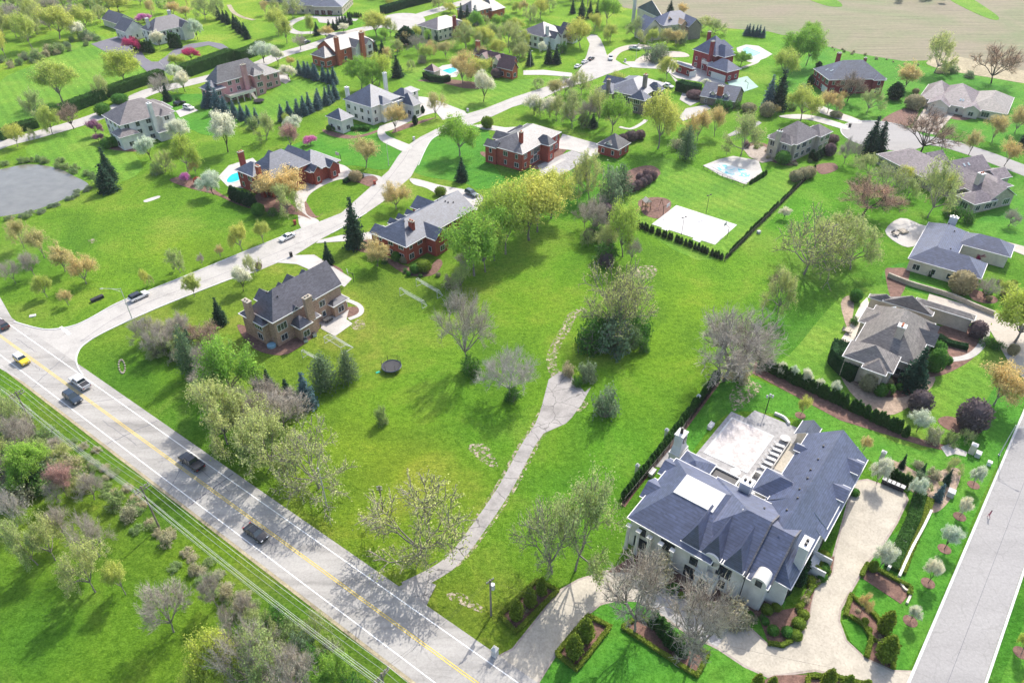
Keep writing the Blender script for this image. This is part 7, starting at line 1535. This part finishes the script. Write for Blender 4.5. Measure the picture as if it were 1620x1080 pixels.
boxy('mailbox_house', 783,1036, .8, .8, 1.7, rd, 'white', 'small white pavilion-shaped pillar at the paver drive entrance', 'pillar', .5, 'white')
boxy('utility_box', 150,476, 1.6, .9, .7, rd+1.5, 'dark', 'left dark box of the pair on a pad by the side street', 'utility box')
boxy('utility_box', 159,472, 1.6, .9, .7, rd+1.5, 'dark', 'right dark box of the pair on a pad by the side street', 'utility box')
for (u, v, l) in ((655,222,'white letterbox pillar beside the curving drive mouth'), (740,177,'white letterbox pillar where the long white house drive meets the street'), (593,292,'brick letterbox pillar at the upper mouth of the looped drive'), (467,355,'brick letterbox pillar at the lower mouth of the looped drive'), (461,406,'black letterbox pair at the tan house drive'), (1344,201,'black bins at the rim of the turning circle'), (989,98,'white letterbox near the unfinished house loop')):
    boxy('letterbox', u, v, .7, .7, 1.3, .6, 'red' if 'brick' in l.split(' ')[0] else ('black' if l.startswith('black') else 'white'), l, 'letterbox', .1)
b = MB(); b.box(-.9, -.05, .5, .9, .05, 1.9); b.box(-.85, -.06, 0, -.75, .06, 2.1); b.box(.75, -.06, 0, .85, .06, 2.1); q = P(226,516); o = b.build('sign_board', M['white'], None, (q.x, q.y, 0), R(60)); tag(o, 'blank white sign board on posts near the side street junction', 'sign')
b = MB(); b.box(-.7, -.45, 0, .7, .45, .25); q = P(52,500); o = b.build('utility_cover', M['white'], None, (q.x, q.y, 0), .4); tag(o, 'flat white cover lying in the grass by the junction', 'utility cover')
# small stone bed shaped like a boat
b = MB()
for i in range(16):
    t = i/16*2*math.pi; x, y = 2.6*math.cos(t), .6*math.sin(t); b.ball((x, y, .12), .28, .22, .2, nu=6, nv=4)
q = P(193,580); o = b.build('stone_edging', M['stone'], None, (q.x, q.y, 0), R(118)); tag(o, 'small pointed ring of stones on the roadside lawn', 'stone edging')
def ac(u, v, l):
    boxy('air_conditioner', u, v, .9, .9, .8, .4, 'white', l, 'air conditioner', .06, 'dark')
ac(484,540,'white unit at the corner of the tan house terrace'); ac(498,531,'white unit below the tan house terrace wall'); ac(1548,413,'white unit by the cream ranch garage')
q = P(430,548); b = MB(); b.tube((0, 0, 0), (0, 0, .6), 1.0, 1.0, 18); o = b.build('paddling_pool', plain('paddling_blue', (.25, .45, .55), .4), None, (q.x, q.y, 0)); tag(o, 'round pale blue tub at the near corner of the tan house', 'tub')
def table_set(u, v, a, l, n=6):
    q = P(u, v); r = link('patio_table', None, None, (q.x, q.y, .07), a); b = MB(); b.box(-1.0, -.55, .7, 1.0, .55, .76); b.build('tabletop', M['stone'], r)
    for x in (-.9, .9):
        for y in (-.45, .45): b = MB(); b.box(x-.04, y-.04, 0, x+.04, y+.04, .7); b.build('leg', M['dark'], r)
    tag(r, l, 'table')
    for k in range(n):
        x = (-.65, 0, .65)[k % 3]; y = .85 if k < 3 else -.85; c = link('patio_chair', None, None, (q.x+x*math.cos(a)-y*math.sin(a), q.y+x*math.sin(a)+y*math.cos(a), .07), a+(0 if y > 0 else math.pi))
        b = MB(); b.box(-.24, -.24, .4, .24, .24, .46); b.build('seat', M['dark'], c); b = MB(); b.box(-.24, .2, .46, .24, .25, .95); b.build('backrest', M['dark'], c); tag(c, 'dark patio chair at the '+l, 'chair', 'chairs at the '+l)
table_set(518,508, .9, 'tan house terrace table')
table_set(492,527, .5, 'lower tan house table', 4)
table_set(1417,372, .6, 'ranch fire-pit terrace table', 4)
table_set(1340,525, .9, 'grey house terrace table', 4)
b = MB(); q = P(1428,368); b.obox((0, 0), 2.2, 2.2, .3, .7, .4); b.obox((0, 0), 1.2, 1.2, .7, .75, .4, 0); o = b.build('fire_pit', M['stone'], None, (q.x, q.y, 0)); tag(o, 'square stone fire pit on the terrace left of the ranch', 'fire pit')
# spa tub and rear terrace at the pink house
q = P(410,162); r = link('trampoline', None, None, (q.x, q.y, 0)); b = MB(); b.tube((0, 0, .8), (0, 0, .86), 2.2, 2.2, 24); b.build('jumping_mat', M['black'], r)
for i in range(6): a = i*math.pi/3; b = MB(); b.tube((2.1*math.cos(a), 2.1*math.sin(a), 0), (2.1*math.cos(a), 2.1*math.sin(a), .85), .05, .05, 6); b.build('leg', M['steel'], r)
tag(r, 'black round trampoline on the lawn below the pink house', 'trampoline')
# person walking on the right-hand road
def person(p, a, label):
    r = link('person', None, None, (p.x, p.y, .06), a)
    V = [(0, 0, .93), (0, 0, 1.15), (0, 0, 1.42), (0, 0, 1.52), (0, .02, 1.64), (.0, .0, 1.72), (.19, 0, 1.4), (.24, -.05, 1.13), (.2, .14, .95), (-.19, 0, 1.4), (-.24, .08, 1.14), (-.2, -.1, .97), (.1, 0, .88), (.12, .16, .5), (.12, .1, .08), (.12, .24, .04), (-.1, 0, .88), (-.12, -.06, .5), (-.12, -.3, .14), (-.12, -.2, .05)]
    E_ = [(0, 1), (1, 2), (2, 3), (3, 4), (4, 5), (2, 6), (6, 7), (7, 8), (2, 9), (9, 10), (10, 11), (0, 12), (12, 13), (13, 14), (14, 15), (0, 16), (16, 17), (17, 18), (18, 19)]
    Rr_ = [.15, .13, .14, .06, .1, .09, .06, .045, .035, .06, .045, .035, .09, .06, .045, .04, .09, .06, .045, .04]
    me = bpy.data.meshes.new('body'); me.from_pydata(V, E_, []); me.materials.append(plain('shirt', (.45, .12, .16), .8)); o = link('body', me, r)
    m = o.modifiers.new('skin', 'SKIN'); o.modifiers.new('sub', 'SUBSURF').levels = 1
    for sv, q in zip(me.skin_vertices[0].data, Rr_): sv.radius = (q, q)
    me.skin_vertices[0].data[0].use_root = True
    b = MB(); b.ball((0, -.01, 1.7), .115, .12, .11); b.build('hair', M['dark'], r, smooth=True); tag(r, label, 'person')
person(P(1563,818), R(50), 'person in a dusky red top walking along the right-hand road kerb')
# ---------------- labels that single out each plant ----------------
LM = [(465,490,'the tan brick house'), (665,365,'the low red brick house'), (828,232,'the red house with the rounded bay'), (970,230,'the small red brick garage'), (455,265,'the red house with turquoise pool'), (592,170,'the long white house'),
 (218,192,'the three-storey white house'), (385,125,'the pink brick house'), (545,80,'the orange brick house'), (235,45,'the far dark-drive house'), (520,12,'the maroon-door garage'), (702,40,'the house by the upper turning circle'), (780,12,'the top-edge brick garage'),
 (787,98,'the rust-roofed house'), (686,112,'the gazebo'), (858,55,'the navy-roofed white house'), (1035,45,'the unfinished house'), (1130,90,'the tall dark red house'), (1142,148,'the coach house'), (1005,145,'the grey stone house'), (1345,118,'the wide dark red house'),
 (1530,158,'the right-hand ranch'), (1255,215,'the pale two-storey house'), (1530,280,'the purple-roofed ranch'), (1520,400,'the blue-roofed ranch'), (1430,520,'the large grey house'), (1180,830,'the big white house'), (1100,350,'the sports court'), (1160,270,'the covered pool'),
 (1170,700,'the grey pool cover'), (60,300,'the pond'), (1395,212,'the right turning circle'), (880,640,'the cracked parking pad'), (740,860,'the old cracked drive'), (620,575,'the meadow trampoline'), (660,470,'the football goals'), (330,750,'the black pickup'), (80,580,'the road junction'),
 (220,465,'the white junction car'), (250,800,'the left utility pole'), (590,1040,'the bottom utility pole'), (777,960,'the transformer pole'), (1390,900,'the east planted strip'), (1500,900,'the right-hand road trees'), (150,950,'the lower left meadow'), (1420,760,'the five waste bins'), (900,960,'the paver drive bend'),
 (1250,930,'the east side bed'), (1230,640,'the garden lamp'), (1350,420,'the twin oaks'), (60,720,'the left-edge thicket'), (560,330,'the side street bend'), (1450,130,'the field edge')]
SIDE = {0: 'right of', 1: 'behind', 2: 'left of', 3: 'in front of'}
ORD = ['leftmost', 'second', 'third', 'fourth', 'fifth', 'sixth', 'seventh', 'eighth', 'ninth', 'tenth', 'eleventh', 'twelfth', 'thirteenth', 'fourteenth', 'fifteenth', 'sixteenth']
KEY = {}
for rt, desc, u, v, lb, hh in PLANTS:
    if lb: continue
    lu, lv, ln = min(LM, key=lambda t: (t[0]-u)**2+(1.5*(t[1]-v))**2); du, dv = u-lu, (v-lv)*1.3
    sd_ = 0 if abs(du) > abs(dv) and du > 0 else 2 if abs(du) > abs(dv) else 1 if dv < 0 else 3
    big = 'tall ' if hh > 11 and 'tree' in desc and 'tall' not in desc else ('young ' if hh < 4 and 'tree' in desc else '')
    KEY.setdefault((big+desc, sd_, ln), []).append((u, v, rt))
for (desc, sd_, ln), lst in KEY.items():
    lst.sort(key=lambda t: (t[0], t[1]))
    for i, (u, v, rt) in enumerate(lst):
        s_ = '%s %s %s' % (desc, SIDE[sd_], ln)
        if len(lst) > 1: s_ += (', %s from left' % ORD[i] if i < 16 else ', number %d from left' % (i+1)) if i else ', leftmost'
        rt['label'] = s_

sheet('terrace', 'pavers', [ML(27.6, 9.6), ML(27.6, 11.9), ML(35.9, 11.9), ML(35.9, 9.6)], .12)
HP = House('garden_pavilion', 'small gabled garden pavilion at the far corner of the white house terrace', 'pavilion', ang=52, wall='cream', roof='r_slate', wins='s'); HP.O = ML(36.2, 8.2); HP.root = link('garden_pavilion', None, None, (HP.O.x, HP.O.y, 0), HP.a); tag(HP.root, HP.label, HP.cat)
HP.wing((0, 0, 4.4, 3.6), None, 2.6, 'gable', 'x', k=.7, L=True, nowin=True); HP.build()
# ---------------- pale spring air ----------------
hb = MB(); hb.box(-2600, -1600, -1.5, 2600, 3600, 104); hm = bpy.data.materials.new('haze'); hm.use_nodes = True; hn = hm.node_tree; hn.nodes.clear()
ho = hn.nodes.new('ShaderNodeOutputMaterial'); pv = hn.nodes.new('ShaderNodeVolumePrincipled'); pv.inputs['Color'].default_value = (.92, .95, 1, 1); pv.inputs['Density'].default_value = .00007; pv.inputs['Anisotropy'].default_value = .2
hn.links.new(pv.outputs[0], ho.inputs['Volume']); o = hb.build('haze', hm); tag(o, 'thin pale air over the whole place', 'haze', kind='stuff')
